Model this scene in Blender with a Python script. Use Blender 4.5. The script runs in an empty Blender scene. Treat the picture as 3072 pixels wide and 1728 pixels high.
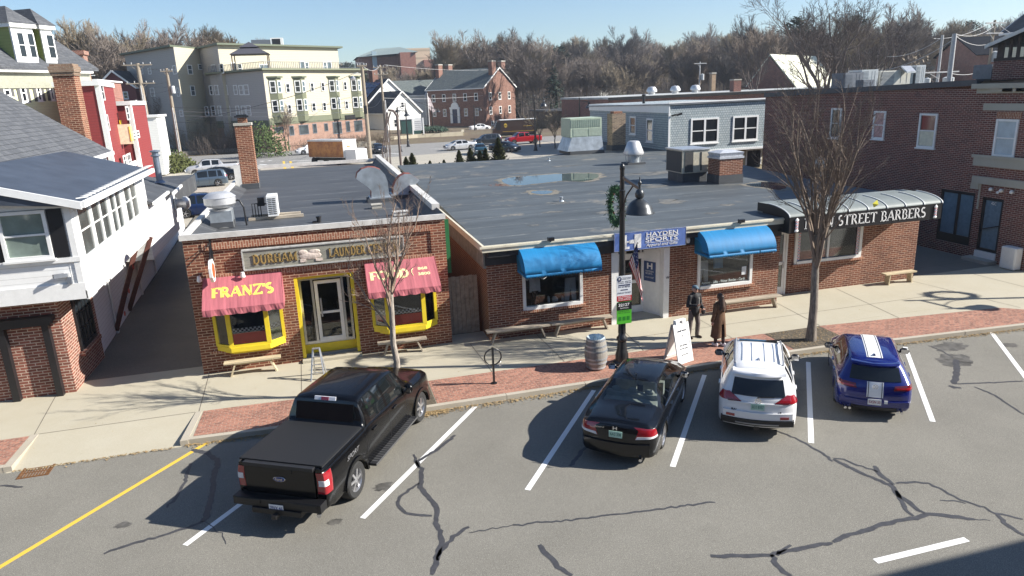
import bpy, bmesh, math, random
import numpy as np
from mathutils import Vector, Matrix
R=math.radians; PI=math.pi
scene=bpy.context.scene; COL=scene.collection
# ---------------- camera ----------------
PITCH,YAW,ROLL,CAMH,FPX=15.5,14.7,-2.35,7.9,2120.0
def cam_basis():
    p,y,r=R(PITCH),R(YAW),R(ROLL)
    f=Vector((math.sin(y)*math.cos(p),math.cos(y)*math.cos(p),-math.sin(p)))
    rt=Vector((math.cos(y),-math.sin(y),0)); up=rt.cross(f)
    return f, rt*math.cos(r)+up*math.sin(r), -rt*math.sin(r)+up*math.cos(r)
CF,CR,CU=cam_basis()
cd=bpy.data.cameras.new('camera'); cam=bpy.data.objects.new('camera',cd); COL.objects.link(cam)
cd.sensor_width=36.0; cd.sensor_fit='HORIZONTAL'; cd.lens=36.0*FPX/3072; cd.clip_end=6000; cd.clip_start=.1
mw=Matrix((CR,CU,-CF)).transposed().to_4x4(); mw.translation=Vector((0,0,CAMH)); cam.matrix_world=mw
scene.camera=cam
# ---------------- light ----------------
SUN_EL=32.0; SUNV=Vector((math.cos(R(-17.5))*math.cos(R(SUN_EL)),math.sin(R(-17.5))*math.cos(R(SUN_EL)),math.sin(R(SUN_EL))))
w=bpy.data.worlds.new("World"); scene.world=w; w.use_nodes=True; nt=w.node_tree
bg=nt.nodes['Background']; sk=nt.nodes.new('ShaderNodeTexSky'); sk.sky_type='NISHITA'; sk.sun_disc=False
sk.sun_elevation=R(SUN_EL); sk.sun_rotation=R(107.5); sk.altitude=50; sk.air_density=1.0; sk.dust_density=0.3; sk.ozone_density=4.5
nt.links.new(sk.outputs[0],bg.inputs[0]); bg.inputs[1].default_value=0.075
sl=bpy.data.lights.new('sun','SUN'); sl.energy=5.0; sl.angle=R(0.5); sl.color=(1,.95,.87)
so=bpy.data.objects.new('sun',sl); COL.objects.link(so); so.rotation_euler=SUNV.to_track_quat('Z','Y').to_euler(); so.location=(60,-20,60)
scene.view_settings.view_transform='Standard'; scene.view_settings.look='None'; scene.view_settings.exposure=1.0; scene.view_settings.gamma=1.0
scene.render.engine='CYCLES'
scene.cycles.max_bounces=6; scene.cycles.transparent_max_bounces=12
# ---------------- materials ----------------
MATS={}
def _nt(name):
    m=bpy.data.materials.new(name); m.use_nodes=True; t=m.node_tree; return m,t,t.nodes['Principled BSDF']
def nd(t,typ,**k):
    n=t.nodes.new(typ)
    for a,b in k.items(): setattr(n,a,b)
    return n
def rgb(c): return (c[0],c[1],c[2],1)
def mth(t,op,a,b=None,c=None):
    n=nd(t,'ShaderNodeMath',operation=op)
    for i,v in enumerate((a,b,c)):
        if v is None: continue
        if isinstance(v,(int,float)): n.inputs[i].default_value=v
        else: t.links.new(v,n.inputs[i])
    return n.outputs[0]
def mixc(t,f,a,b):
    n=nd(t,'ShaderNodeMix',data_type='RGBA')
    for s,v in ((n.inputs[0],f),(n.inputs[6],a),(n.inputs[7],b)):
        if isinstance(v,(int,float)): s.default_value=v
        elif isinstance(v,tuple): s.default_value=rgb(v)
        else: t.links.new(v,s)
    return n.outputs[2]
def noise(t,vec,scale,detail=3,rough=.6):
    n=nd(t,'ShaderNodeTexNoise'); n.inputs['Scale'].default_value=scale; n.inputs['Detail'].default_value=detail; n.inputs['Roughness'].default_value=rough
    if vec is not None: t.links.new(vec,n.inputs['Vector'])
    return n.outputs[0]
def ramp(t,f,a,b):
    n=nd(t,'ShaderNodeMapRange'); n.inputs[1].default_value=a; n.inputs[2].default_value=b; t.links.new(f,n.inputs[0]); return n.outputs[0]
def objc(t): return nd(t,'ShaderNodeTexCoord').outputs['Object']
def wallmap(t):
    tc=nd(t,'ShaderNodeTexCoord'); s=nd(t,'ShaderNodeSeparateXYZ'); t.links.new(tc.outputs['Object'],s.inputs[0])
    n=nd(t,'ShaderNodeSeparateXYZ'); t.links.new(tc.outputs['Normal'],n.inputs[0])
    ax=mth(t,'ABSOLUTE',n.outputs[0]); ay=mth(t,'ABSOLUTE',n.outputs[1]); az=mth(t,'ABSOLUTE',n.outputs[2])
    g=mth(t,'GREATER_THAN',ax,ay)
    u=mth(t,'ADD',mth(t,'MULTIPLY',s.outputs[1],g),mth(t,'MULTIPLY',s.outputs[0],mth(t,'SUBTRACT',1,g)))
    fl=mth(t,'GREATER_THAN',az,.95)
    v=mth(t,'ADD',mth(t,'MULTIPLY',s.outputs[2],mth(t,'SUBTRACT',1,fl)),mth(t,'MULTIPLY',s.outputs[1],fl))
    u=mth(t,'ADD',mth(t,'MULTIPLY',u,mth(t,'SUBTRACT',1,fl)),mth(t,'MULTIPLY',s.outputs[0],fl))
    c=nd(t,'ShaderNodeCombineXYZ'); t.links.new(u,c.inputs[0]); t.links.new(v,c.inputs[1])
    return c.outputs[0],u,v
def bump(t,b,h,strength=.3,dist=.02):
    n=nd(t,'ShaderNodeBump'); n.inputs['Strength'].default_value=strength; n.inputs['Distance'].default_value=dist
    t.links.new(h,n.inputs['Height']); t.links.new(n.outputs[0],b.inputs['Normal'])
def mat(name,c,rough=.7,metal=0,var=.12,scale=6,emis=None,spec=.5,coat=0,bumps=0):
    if name in MATS: return MATS[name]
    m,t,b=_nt(name); MATS[name]=m
    b.inputs['Roughness'].default_value=rough; b.inputs['Metallic'].default_value=metal
    b.inputs['Specular IOR Level'].default_value=spec
    b.inputs['Coat Weight'].default_value=coat; b.inputs['Coat Roughness'].default_value=.03
    if var>0:
        o=objc(t); f=ramp(t,noise(t,o,scale,4),.3,.7)
        t.links.new(mixc(t,f,tuple(x*(1-var) for x in c),tuple(min(1,x*(1+var)) for x in c)),b.inputs['Base Color'])
        if bumps: bump(t,b,noise(t,o,scale*6,3),bumps,.01)
    else: b.inputs['Base Color'].default_value=rgb(c)
    if emis: b.inputs['Emission Color'].default_value=rgb(c); b.inputs['Emission Strength'].default_value=emis
    return m
def brick(name,c1,c2,mort,bw=.24,bh=.078,ms=.011,stain=.5,rot=False,pale=.25):
    if name in MATS: return MATS[name]
    m,t,b=_nt(name); MATS[name]=m
    vec,u,v=wallmap(t); n=nd(t,'ShaderNodeTexBrick'); t.links.new(vec,n.inputs['Vector'])
    if rot:
        c=nd(t,'ShaderNodeCombineXYZ'); t.links.new(v,c.inputs[0]); t.links.new(u,c.inputs[1]); t.links.new(c.outputs[0],n.inputs['Vector'])
    n.inputs['Scale'].default_value=1; n.inputs['Mortar Size'].default_value=ms; n.inputs['Mortar Smooth'].default_value=.2
    n.inputs['Brick Width'].default_value=bw; n.inputs['Row Height'].default_value=bh; n.inputs['Bias'].default_value=-.1
    n.inputs['Color1'].default_value=rgb(c1); n.inputs['Color2'].default_value=rgb(c2); n.inputs['Mortar'].default_value=rgb(mort)
    o=objc(t); f=ramp(t,noise(t,o,1.3,5,.75),.42,.72)
    dk=mixc(t,mth(t,'MULTIPLY',f,stain),n.outputs[0],tuple(x*.45 for x in c1))
    f2=ramp(t,noise(t,o,14,2),.4,.8)
    t.links.new(mixc(t,mth(t,'MULTIPLY',f2,pale),dk,tuple(min(1,x*1.5+.03) for x in c2)),b.inputs['Base Color'])
    b.inputs['Roughness'].default_value=.85; b.inputs['Specular IOR Level'].default_value=.25
    bump(t,b,mth(t,'SUBTRACT',1,n.outputs[1]),.6,.012)
    return m
def siding(name,c,pitch=.12,gap=.1,rough=.6,vert=False):
    if name in MATS: return MATS[name]
    m,t,b=_nt(name); MATS[name]=m; vec,u,v=wallmap(t)
    fr=mth(t,'FRACT',mth(t,'DIVIDE',u if vert else v,pitch)); g=mth(t,'LESS_THAN',fr,gap)
    f=ramp(t,noise(t,vec,5,4),.3,.7)
    base=mixc(t,f,tuple(x*.93 for x in c),c)
    t.links.new(mixc(t,mth(t,'MULTIPLY',g,.45),base,tuple(x*.35 for x in c)),b.inputs['Base Color'])  # dark line: painted shade under each clapboard, joints on vertical boards
    b.inputs['Roughness'].default_value=rough
    bump(t,b,mth(t,'SUBTRACT',1,fr),.4,.02); return m
def shingle(name,c1,c2,bw=.3,bh=.13,ms=.012,mort=None,rough=.9,jit=.5):
    if name in MATS: return MATS[name]
    m,t,b=_nt(name); MATS[name]=m; vec,u,v=wallmap(t)
    wob=noise(t,vec,2.5,2); ad=nd(t,'ShaderNodeVectorMath',operation='MULTIPLY_ADD')
    cc=nd(t,'ShaderNodeCombineXYZ'); t.links.new(wob,cc.inputs[0]); cc.inputs[1].default_value=0
    t.links.new(cc.outputs[0],ad.inputs[0]); ad.inputs[1].default_value=(jit*.3,0,0); t.links.new(vec,ad.inputs[2])
    n=nd(t,'ShaderNodeTexBrick'); t.links.new(ad.outputs[0],n.inputs['Vector'])
    n.inputs['Scale'].default_value=1; n.inputs['Mortar Size'].default_value=ms; n.inputs['Brick Width'].default_value=bw; n.inputs['Row Height'].default_value=bh
    n.inputs['Color1'].default_value=rgb(c1); n.inputs['Color2'].default_value=rgb(c2); n.inputs['Mortar'].default_value=rgb(mort or tuple(x*.4 for x in c1))
    f=ramp(t,noise(t,objc(t),1.5,4),.3,.75)
    t.links.new(mixc(t,mth(t,'MULTIPLY',f,.3),n.outputs[0],tuple(x*.7 for x in c1)),b.inputs['Base Color'])
    b.inputs['Roughness'].default_value=rough; bump(t,b,mth(t,'SUBTRACT',1,n.outputs[1]),.5,.015); return m
def glass(name,tint=(.75,.8,.8),refl=.25,rough=.02):
    if name in MATS: return MATS[name]
    m=bpy.data.materials.new(name); m.use_nodes=True; t=m.node_tree; MATS[name]=m
    for x in list(t.nodes): t.nodes.remove(x)
    o=nd(t,'ShaderNodeOutputMaterial'); tr=nd(t,'ShaderNodeBsdfTransparent'); tr.inputs[0].default_value=rgb(tint)
    gl=nd(t,'ShaderNodeBsdfGlossy'); gl.inputs['Roughness'].default_value=rough
    lw=nd(t,'ShaderNodeFresnel'); lw.inputs[0].default_value=1.5
    f=mth(t,'MINIMUM',mth(t,'ADD',mth(t,'MULTIPLY',lw.outputs[0],1.2),refl*.3),1)
    mx=nd(t,'ShaderNodeMixShader'); t.links.new(f,mx.inputs[0]); t.links.new(tr.outputs[0],mx.inputs[1]); t.links.new(gl.outputs[0],mx.inputs[2]); t.links.new(mx.outputs[0],o.inputs[0])
    return m
# ---------------- mesh builder ----------------
class MB:
    def __init__(s): s.v=[]; s.f=[]; s.m=[]
    def add(s,vs,fs,m=0):
        n=len(s.v); s.v+= [tuple(v) for v in vs]; s.f+=[tuple(i+n for i in f) for f in fs]; s.m+=[m]*len(fs); return s
    def box(s,x0,y0,z0,x1,y1,z1,m=0):
        x0,x1=min(x0,x1),max(x0,x1); y0,y1=min(y0,y1),max(y0,y1); z0,z1=min(z0,z1),max(z0,z1)
        return s.add([(x0,y0,z0),(x1,y0,z0),(x1,y1,z0),(x0,y1,z0),(x0,y0,z1),(x1,y0,z1),(x1,y1,z1),(x0,y1,z1)],
              [(0,3,2,1),(4,5,6,7),(0,1,5,4),(1,2,6,5),(2,3,7,6),(3,0,4,7)],m)
    def fbox(s,o,a,b,c,m=0):   # box from corner o with edge vectors a,b,c
        o,a,b,c=Vector(o),Vector(a),Vector(b),Vector(c)
        if a.cross(b).dot(c)<0: a,b=b,a
        P=[o,o+a,o+a+b,o+b]; P+= [p+c for p in P]
        return s.add(P,[(0,3,2,1),(4,5,6,7),(0,1,5,4),(1,2,6,5),(2,3,7,6),(3,0,4,7)],m)
    def bar(s,p,q,w,h=None,up=(0,0,1),m=0):   # rectangular bar p->q
        h=h or w; p,q=Vector(p),Vector(q); d=(q-p).normalized(); r=d.cross(Vector(up))
        if r.length<1e-4: r=d.cross(Vector((1,0,0)))
        r.normalize(); u=r.cross(d)
        return s.fbox(p-r*w/2-u*h/2,r*w,u*h,q-p,m)
    def quad(s,*p,m=0): return s.add(p,[tuple(range(len(p)))],m)
    def prism(s,poly,z0,z1,m=0):
        n=len(poly); area=sum(poly[i][0]*poly[(i+1)%n][1]-poly[(i+1)%n][0]*poly[i][1] for i in range(n))
        if area<0: poly=poly[::-1]
        f=lambda p,z: (p[0],p[1],z+(p[2] if len(p)>2 else 0))
        return s.add([f(p,z0) for p in poly]+[f(p,z1) for p in poly],[tuple(range(n))[::-1],tuple(range(n,2*n))]+[(i,(i+1)%n,n+(i+1)%n,n+i) for i in range(n)],m)
    def extr(s,poly,vec,m=0):  # extrude arbitrary 3d polygon along vec
        n=len(poly); P=[Vector(p) for p in poly]; V=Vector(vec)
        nm=Vector((0,0,0))
        for i in range(n): nm+=P[i].cross(P[(i+1)%n])
        if nm.dot(V)<0: P=P[::-1]
        return s.add(P+[p+V for p in P],[tuple(range(n))[::-1],tuple(range(n,2*n))]+[(i,(i+1)%n,n+(i+1)%n,n+i) for i in range(n)],m)
    def tube(s,pts,r,n=8,caps=True,m=0):
        pts=[Vector(p) for p in pts]; k=len(pts); rs=r if hasattr(r,'__len__') else [r]*k
        base=len(s.v); V=[]; ref=None
        for i,p in enumerate(pts):
            d=(pts[min(i+1,k-1)]-pts[max(i-1,0)]); d=d.normalized() if d.length>1e-9 else Vector((0,0,1))
            if ref is None:
                ref=d.orthogonal().normalized()
            a=(ref-d*ref.dot(d)); a=a.normalized() if a.length>1e-6 else d.orthogonal().normalized(); ref=a; b=d.cross(a)
            for j in range(n):
                t=2*PI*j/n; V.append(p+(a*math.cos(t)+b*math.sin(t))*rs[i])
        F=[(i*n+j,i*n+(j+1)%n,(i+1)*n+(j+1)%n,(i+1)*n+j) for i in range(k-1) for j in range(n)]
        if caps: F+=[tuple(range(n))[::-1],tuple(range((k-1)*n,k*n))]
        return s.add(V,F,m)
    def lathe(s,prof,o=(0,0,0),n=20,axis='z',m=0,closed=False):
        V=[]; o=Vector(o)
        for r,z in prof:
            for j in range(n):
                t=2*PI*j/n; a,b=r*math.cos(t),r*math.sin(t)
                V.append(o+Vector({'z':(a,b,z),'y':(a,z,-b),'x':(z,a,b)}[axis]))
        k=len(prof); F=[(i*n+j,i*n+(j+1)%n,(i+1)*n+(j+1)%n,(i+1)*n+j) for i in range(k-1) for j in range(n)]
        if closed: F+=[((k-1)*n+j,(k-1)*n+(j+1)%n,(j+1)%n,j) for j in range(n)]
        return s.add(V,F,m)
    def ball(s,c,r,n=12,k=8,m=0):
        rx,ry,rz=r if hasattr(r,'__len__') else (r,r,r); V=[];c=Vector(c)
        for i in range(k+1):
            a=PI*i/k-PI/2
            for j in range(n):
                t=2*PI*j/n; V.append((c[0]+rx*math.cos(a)*math.cos(t),c[1]+ry*math.cos(a)*math.sin(t),c[2]+rz*math.sin(a)))
        return s.add(V,[(i*n+j,i*n+(j+1)%n,(i+1)*n+(j+1)%n,(i+1)*n+j) for i in range(k) for j in range(n)],m)
    def merge(s,o,mx=None):
        n=len(s.v); s.v+=[tuple(mx@Vector(v)) if mx else v for v in o.v]; s.f+=[tuple(i+n for i in f) for f in o.f]; s.m+=o.m; return s
    def mesh(s,name,mats,smooth=None,weld=False):
        me=bpy.data.meshes.new(name); me.from_pydata([tuple(v) for v in s.v],[],s.f)
        mats=mats if isinstance(mats,(list,tuple)) else [mats]
        for q in mats: me.materials.append(q)
        if any(s.m): me.polygons.foreach_set('material_index',s.m)
        if weld:
            bm=bmesh.new(); bm.from_mesh(me); bmesh.ops.remove_doubles(bm,verts=bm.verts,dist=1e-4); bm.to_mesh(me); bm.free()
        if smooth:
            me.polygons.foreach_set('use_smooth',[True]*len(me.polygons))
            try: me.set_sharp_from_angle(angle=R(smooth))
            except Exception: pass
        me.update(); return me
    def build(s,name,mats,parent=None,smooth=None,weld=False,loc=None):
        o=bpy.data.objects.new(name,s.mesh(name,mats,smooth,weld)); COL.objects.link(o)
        if parent: o.parent=parent
        if loc: o.location=loc
        return o
def tag(o,label,cat,group=None):
    o['label']=label; o['category']=cat
    if group: o['group']=group
    return o
def thing(name,label,cat,loc=(0,0,0),rz=0,group=None):
    o=bpy.data.objects.new(name,None); COL.objects.link(o); o.location=loc; o.rotation_euler=(0,0,rz); o.empty_display_size=.3
    return tag(o,label,cat,group)
def struct(o,kind='structure'):
    o['kind']=kind; return o
def dup(root,loc,rz=None,label=None,scale=None,group=None):
    r=root.copy(); COL.objects.link(r); r.location=loc
    if rz is not None: r.rotation_euler=(0,0,rz)
    if scale is not None: r.scale=scale if hasattr(scale,'__len__') else (scale,)*3
    if label: r['label']=label
    if group: r['group']=group
    def rec(a,b):
        for ch in list(a.children):
            if ch is r: continue
            c=ch.copy(); COL.objects.link(c); c.parent=b; rec(ch,c)
    rec(root,r); return r
# text
def text_mesh(body,bold=0.0,shear=0.0,spacing=1.0,extrude=.0):
    cu=bpy.data.curves.new('t','FONT'); cu.body=body; cu.offset=bold; cu.shear=shear; cu.space_character=spacing; cu.align_x='LEFT'; cu.resolution_u=3; cu.space_line=.95
    ob=bpy.data.objects.new('t',cu); COL.objects.link(ob); dg=bpy.context.evaluated_depsgraph_get(); me=bpy.data.meshes.new_from_object(ob.evaluated_get(dg))
    vs=[tuple(v.co) for v in me.vertices]; fs=[tuple(p.vertices) for p in me.polygons]
    bpy.data.objects.remove(ob); bpy.data.curves.remove(cu); bpy.data.meshes.remove(me); return vs,fs
def fit(vs,o,u,v,w,h,off=0.0,bow=None):
    xs=[a[0] for a in vs]; ys=[a[1] for a in vs]; x0,x1,y0,y1=min(xs),max(xs),min(ys),max(ys)
    o,u,v=Vector(o),Vector(u).normalized(),Vector(v).normalized(); n=u.cross(v)
    return [o+u*((a[0]-x0)/(x1-x0)*w)+v*((a[1]-y0)/max(1e-6,(y1-y0))*h)+n*off for a in vs]
def text(body,o,u,v,w,h,m,parent,name='lettering',bold=0.0,shear=0.0,spacing=1.0,thick=.01,serif=False,mb=None):
    if serif: vs,fs=serif_mesh(body,serif)
    else: vs,fs=text_mesh(body,bold,shear,spacing)
    if not vs: return None
    P=fit(vs,o,u,v,w,h,thick); n=len(P); nv=Vector(u).normalized().cross(Vector(v).normalized())*(thick*.8)
    q=mb or MB(); q.add(P,fs)
    # rim thickness
    cnt={}
    for f in fs:
        for i in range(len(f)):
            a,b=f[i],f[(i+1)%len(f)]; cnt[(a,b)]=cnt.get((a,b),0)+1
    ed=[e for e in cnt if (e[1],e[0]) not in cnt]
    if thick>.004:
        V=[];F=[]
        for a,b in ed:
            k=len(V); V+=[P[a],P[b],P[b]-nv,P[a]-nv]; F.append((k,k+3,k+2,k+1))
        q.add(V,F)
    if mb is not None: return None
    return q.build(name,m,parent)
# simple serif stroke alphabet, cap height 1
def _arc(cx,cy,rx,ry,a0,a1,n=10): return [(cx+rx*math.cos(R(a0+(a1-a0)*i/n)),cy+ry*math.sin(R(a0+(a1-a0)*i/n))) for i in range(n+1)]
T_,t_=1.0,.45
SER={
'A':(.86,[([(.08,0),(.43,1)],t_),([(.43,1),(.78,0)],T_),([(.22,.34),(.66,.34)],t_)],[(.08,0),(.78,0)]),
'B':(.74,[([(.2,0),(.2,1)],T_),([(.2,.96)]+_arc(.36,.74,.2,.22,90,-90)+[(.2,.52)],.7),([(.2,.52)]+_arc(.38,.28,.26,.24,90,-90)+[(.2,.04)],.7)],[(.14,0),(.14,1)]),
'C':(.78,[(_arc(.45,.5,.35,.47,50,310,16),.8)],[]),
'D':(.84,[([(.2,0),(.2,1)],T_),([(.2,.96)]+_arc(.36,.5,.36,.46,90,-90)+[(.2,.04)],.8)],[(.14,0),(.14,1)]),
'E':(.7,[([(.2,0),(.2,1)],T_),([(.2,.96),(.62,.96),(.62,.8)],t_),([(.2,.52),(.52,.52)],t_),([(.2,.04),(.64,.04),(.64,.2)],t_)],[(.14,0),(.14,1)]),
'F':(.66,[([(.2,0),(.2,1)],T_),([(.2,.96),(.62,.96),(.62,.78)],t_),([(.2,.5),(.5,.5)],t_)],[(.2,0),(.14,1)]),
'H':(.88,[([(.2,0),(.2,1)],T_),([(.68,0),(.68,1)],T_),([(.2,.52),(.68,.52)],t_)],[(.2,0),(.2,1),(.68,0),(.68,1)]),
'I':(.4,[([(.2,0),(.2,1)],T_)],[(.2,0),(.2,1)]),
'L':(.68,[([(.2,0),(.2,1)],T_),([(.2,.04),(.62,.04),(.62,.22)],t_)],[(.14,0),(.2,1)]),
'M':(1.06,[([(.17,0),(.17,1)],t_),([(.17,1),(.53,.1)],T_),([(.53,.1),(.88,1)],t_),([(.88,0),(.88,1)],T_)],[(.17,0),(.13,1),(.88,0),(.92,1)]),
'N':(.92,[([(.18,0),(.18,1)],t_),([(.18,1),(.74,0)],T_),([(.74,0),(.74,1)],t_)],[(.18,0),(.14,1),(.74,1)]),
'O':(.88,[(_arc(.44,.5,.35,.46,0,360,20),.85)],[]),
'P':(.7,[([(.2,0),(.2,1)],T_),([(.2,.96)]+_arc(.36,.72,.22,.24,90,-90)+[(.2,.48)],.7)],[(.2,0),(.14,1)]),
'R':(.8,[([(.2,0),(.2,1)],T_),([(.2,.96)]+_arc(.36,.73,.22,.23,90,-90)+[(.2,.5)],.7),([(.4,.5),(.72,0)],T_)],[(.2,0),(.14,1),(.74,0)]),
'S':(.64,[(_arc(.33,.73,.2,.23,50,270,9)+_arc(.33,.27,.22,.23,90,-130,9),.85)],[]),
'T':(.8,[([(.4,0),(.4,1)],T_),([(.1,.8),(.1,.96),(.7,.96),(.7,.8)],t_)],[(.4,0)]),
'U':(.86,[([(.2,1),(.2,.35)]+_arc(.43,.3,.23,.27,180,360,8)+[(.66,1)],.8)],[(.2,1),(.66,1)]),
'Z':(.74,[([(.1,.8),(.1,.96),(.62,.96),(.1,.04),(.66,.04),(.66,.22)],.6)],[]),
"'":(.22,[([(.1,.7),(.12,1)],.9)],[]),' ':(.4,[],[]),
}
def serif_mesh(body,wt=.13):
    V=[];F=[];x=0
    def stroke(pts,w):
        n=len(pts); P=[Vector((a+x,b)) for a,b in pts]; L=[];Rr=[]
        for i in range(n):
            d0=(P[i]-P[i-1]) if i>0 else (P[1]-P[0]); d1=(P[i+1]-P[i]) if i<n-1 else d0
            d=(d0.normalized()+d1.normalized()); d=d.normalized() if d.length>1e-4 else d0.normalized()
            nn=Vector((-d.y,d.x)); s=w/2/max(.5,nn.dot(Vector((-d0.normalized().y,d0.normalized().x))))
            L.append(P[i]+nn*s); Rr.append(P[i]-nn*s)
        k=len(V)
        for i in range(n): V.append((L[i].x,L[i].y,0)); V.append((Rr[i].x,Rr[i].y,0))
        for i in range(n-1): F.append((k+2*i+1,k+2*i+3,k+2*i+2,k+2*i))
    for ch in body:
        wd,st,se=SER.get(ch,SER[' '])
        for p,w in st: stroke(p,wt*w)
        for a,b in se: stroke([(a-.13,b+(.03 if b<.5 else -.03)),(a+.13,b+(.03 if b<.5 else -.03))],.06)
        x+=wd*.98
    return V,F
# wall with rectangular openings: wall lies in plane o + a*u + b*z, thickness t inward (-n)
def wall_mb(o,u,L,H,t,n,holes=(),mb=None,z0=0,m=0):
    mb=mb or MB(); o,u,n=Vector(o),Vector(u),Vector(n)
    xs=sorted(set([0,L]+[h[0] for h in holes]+[h[1] for h in holes])); zs=sorted(set([z0,H]+[h[2] for h in holes]+[h[3] for h in holes]))
    for i in range(len(xs)-1):
        j=0
        while j<len(zs)-1:
            cx=(xs[i]+xs[i+1])/2
            def inh(k): cz=(zs[k]+zs[k+1])/2; return any(h[0]<cx<h[1] and h[2]<cz<h[3] for h in holes)
            if inh(j): j+=1; continue
            k=j
            while k+1<len(zs)-1 and not inh(k+1): k+=1
            mb.fbox(o+u*xs[i]+Vector((0,0,zs[j])),u*(xs[i+1]-xs[i]),-n*t,Vector((0,0,zs[k+1]-zs[j])),m); j=k+1
    return mb
def window(parent,o,u,n,w,h,fw=.08,style='dh',fm=None,pm=None,proud=.06,sill=True,mun=None,shutters=None):
    """o: lower-left corner of the frame on the wall"""
    o,u,n=Vector(o),Vector(u),Vector(n); z=Vector((0,0,1)); fm=fm or M_white; pm=pm or M_pane
    b=MB(); P=lambda a,c,d=0: o+u*a+z*c+n*d
    def fb(a0,c0,a1,c1,d0=-.02,d1=proud): b.fbox(P(a0,c0,d0),u*(a1-a0),z*(c1-c0),n*(d1-d0))
    fb(0,0,fw,h); fb(w-fw,0,w,h); fb(fw,h-fw,w-fw,h); fb(fw,0,w-fw,fw)
    cols=1
    if style=='dh': fb(fw,h*.5-fw*.25,w-fw,h*.5+fw*.3,-.02,proud*.7)
    if style=='pair': fb(w/2-fw*.6,fw,w/2+fw*.6,h-fw); fb(fw,h*.5-fw*.25,w/2-fw*.6,h*.5+fw*.3,-.02,proud*.7); fb(w/2+fw*.6,h*.5-fw*.25,w-fw,h*.5+fw*.3,-.02,proud*.7)
    if mun:
        c,r=mun
        for i in range(1,c): a=fw+(w-2*fw)*i/c; fb(a-.02,fw,a+.02,h-fw,-.02,proud*.5)
        for i in range(1,r): a=fw+(h-2*fw)*i/r; fb(fw,a-.02,w-fw,a+.02,-.02,proud*.48)
    if sill: fb(-fw*.5,-.06,w+fw*.5,-.001,-.02,proud+.05)
    f=b.build('window',fm,parent)
    MB().fbox(P(fw,fw,.004),u*(w-2*fw),z*(h-2*fw),n*.012).build('pane',pm,f)
    if shutters:
        sw,sm=shutters
        for a in (-sw-.02,w+.02):
            MB().fbox(P(a,0,.0),u*sw,z*h,n*.05).build('shutter',sm,parent)
    return f
def P2W(px,py,z):   # photo pixel -> point on the horizontal plane z (used to read sizes off the photograph)
    d=FPX*CF+(px-1536)*CR-(py-864)*CU; t=(z-CAMH)/d.z; return Vector((d.x*t,d.y*t,z))
def P2Y(px,py,Y):
    d=FPX*CF+(px-1536)*CR-(py-864)*CU; t=Y/d.y; return Vector((d.x*t,Y,CAMH+d.z*t))
M_white=mat('white_paint',(.78,.78,.76),.5,var=.05); M_pane=mat('dark_window_glass',(.015,.02,.025),.06,var=0,spec=.8)
M_black=mat('black_paint',(.012,.012,.014),.4,var=.1); M_black_metal=mat('black_metal',(.015,.016,.018),.35,var=.15,spec=.6)
X_,Y_,Z_=Vector((1,0,0)),Vector((0,1,0)),Vector((0,0,1))
# ================= GROUND =================
ROADZ=-.13
def terrain(x,y):
    z=-.15
    if y>127: z+=min(1,(y-127)/16)*(1.0 if x<14 else max(.25,1.0-(x-14)*.05))
    if y>195: z+=min(1,(y-195)/240)**1.1*8.5
    if x>60 and y>20: z+=min(1,(x-60)/120)*4*min(1,(y-20)/60)
    if x<-70: z+=min(1,(-70-x)/150)*4
    return z
def asphalt(name,c,speck=.35,patch=.15):
    m,t,b=_nt(name); MATS[name]=m; o=objc(t)
    a=ramp(t,noise(t,o,55,2,.8),.25,.75); p=ramp(t,noise(t,o,.45,4,.65),.3,.7); st=ramp(t,noise(t,o,1.7,3,.6),.62,.75)
    c1=mixc(t,a,tuple(x*(1-speck) for x in c),tuple(x*(1+speck) for x in c))
    c2=mixc(t,mth(t,'MULTIPLY',mth(t,'SUBTRACT',1,p),patch),c1,tuple(x*.55 for x in c))
    c3=mixc(t,mth(t,'MULTIPLY',st,.16),c2,tuple(x*.5 for x in c))
    wn=noise(t,o,90,1,.5); c4=mixc(t,mth(t,'MULTIPLY',mth(t,'GREATER_THAN',wn,.62),.6),c3,tuple(min(1,x*1.9) for x in c))
    t.links.new(c4,b.inputs['Base Color']); b.inputs['Roughness'].default_value=.9; b.inputs['Specular IOR Level'].default_value=.3
    bump(t,b,a,.25,.01); return m
M_road=asphalt('road_asphalt',(.205,.195,.168),.42,.42)
M_alley=asphalt('alley_asphalt',(.17,.155,.13),.4,.5)
M_lot=asphalt('lot_asphalt',(.40,.37,.31),.12,.35)
M_road2=asphalt('back_road_asphalt',(.24,.235,.225),.15,.2)
def concrete(name,c,patch=.35):
    m,t,b=_nt(name); MATS[name]=m; o=objc(t)
    a=ramp(t,noise(t,o,30,3,.8),.3,.7); p=ramp(t,noise(t,o,.8,5,.7),.35,.7); sp=mth(t,'GREATER_THAN',noise(t,o,7,3,.7),.7)
    c1=mixc(t,a,tuple(x*.93 for x in c),tuple(min(1,x*1.05) for x in c))
    c2=mixc(t,mth(t,'MULTIPLY',p,patch),c1,(c[0]*.8,c[1]*.76,c[2]*.68)); c3=mixc(t,mth(t,'MULTIPLY',sp,.3),c2,tuple(x*.6 for x in c))
    t.links.new(c3,b.inputs['Base Color']); b.inputs['Roughness'].default_value=.9; bump(t,b,a,.15,.01); return m
M_conc=concrete('sidewalk_concrete',(.44,.405,.315)); M_stone=concrete('grey_stone',(.42,.40,.35)); M_granite=concrete('granite_kerb',(.44,.40,.33),.6)
M_paver=brick('brick_pavers',(.20,.10,.075),(.40,.19,.13),(.33,.27,.22),.2,.1,.008,.35,pale=.6)
M_litter=mat('leaf_litter',(.20,.145,.085),.95,var=.5,scale=2.5)
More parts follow.
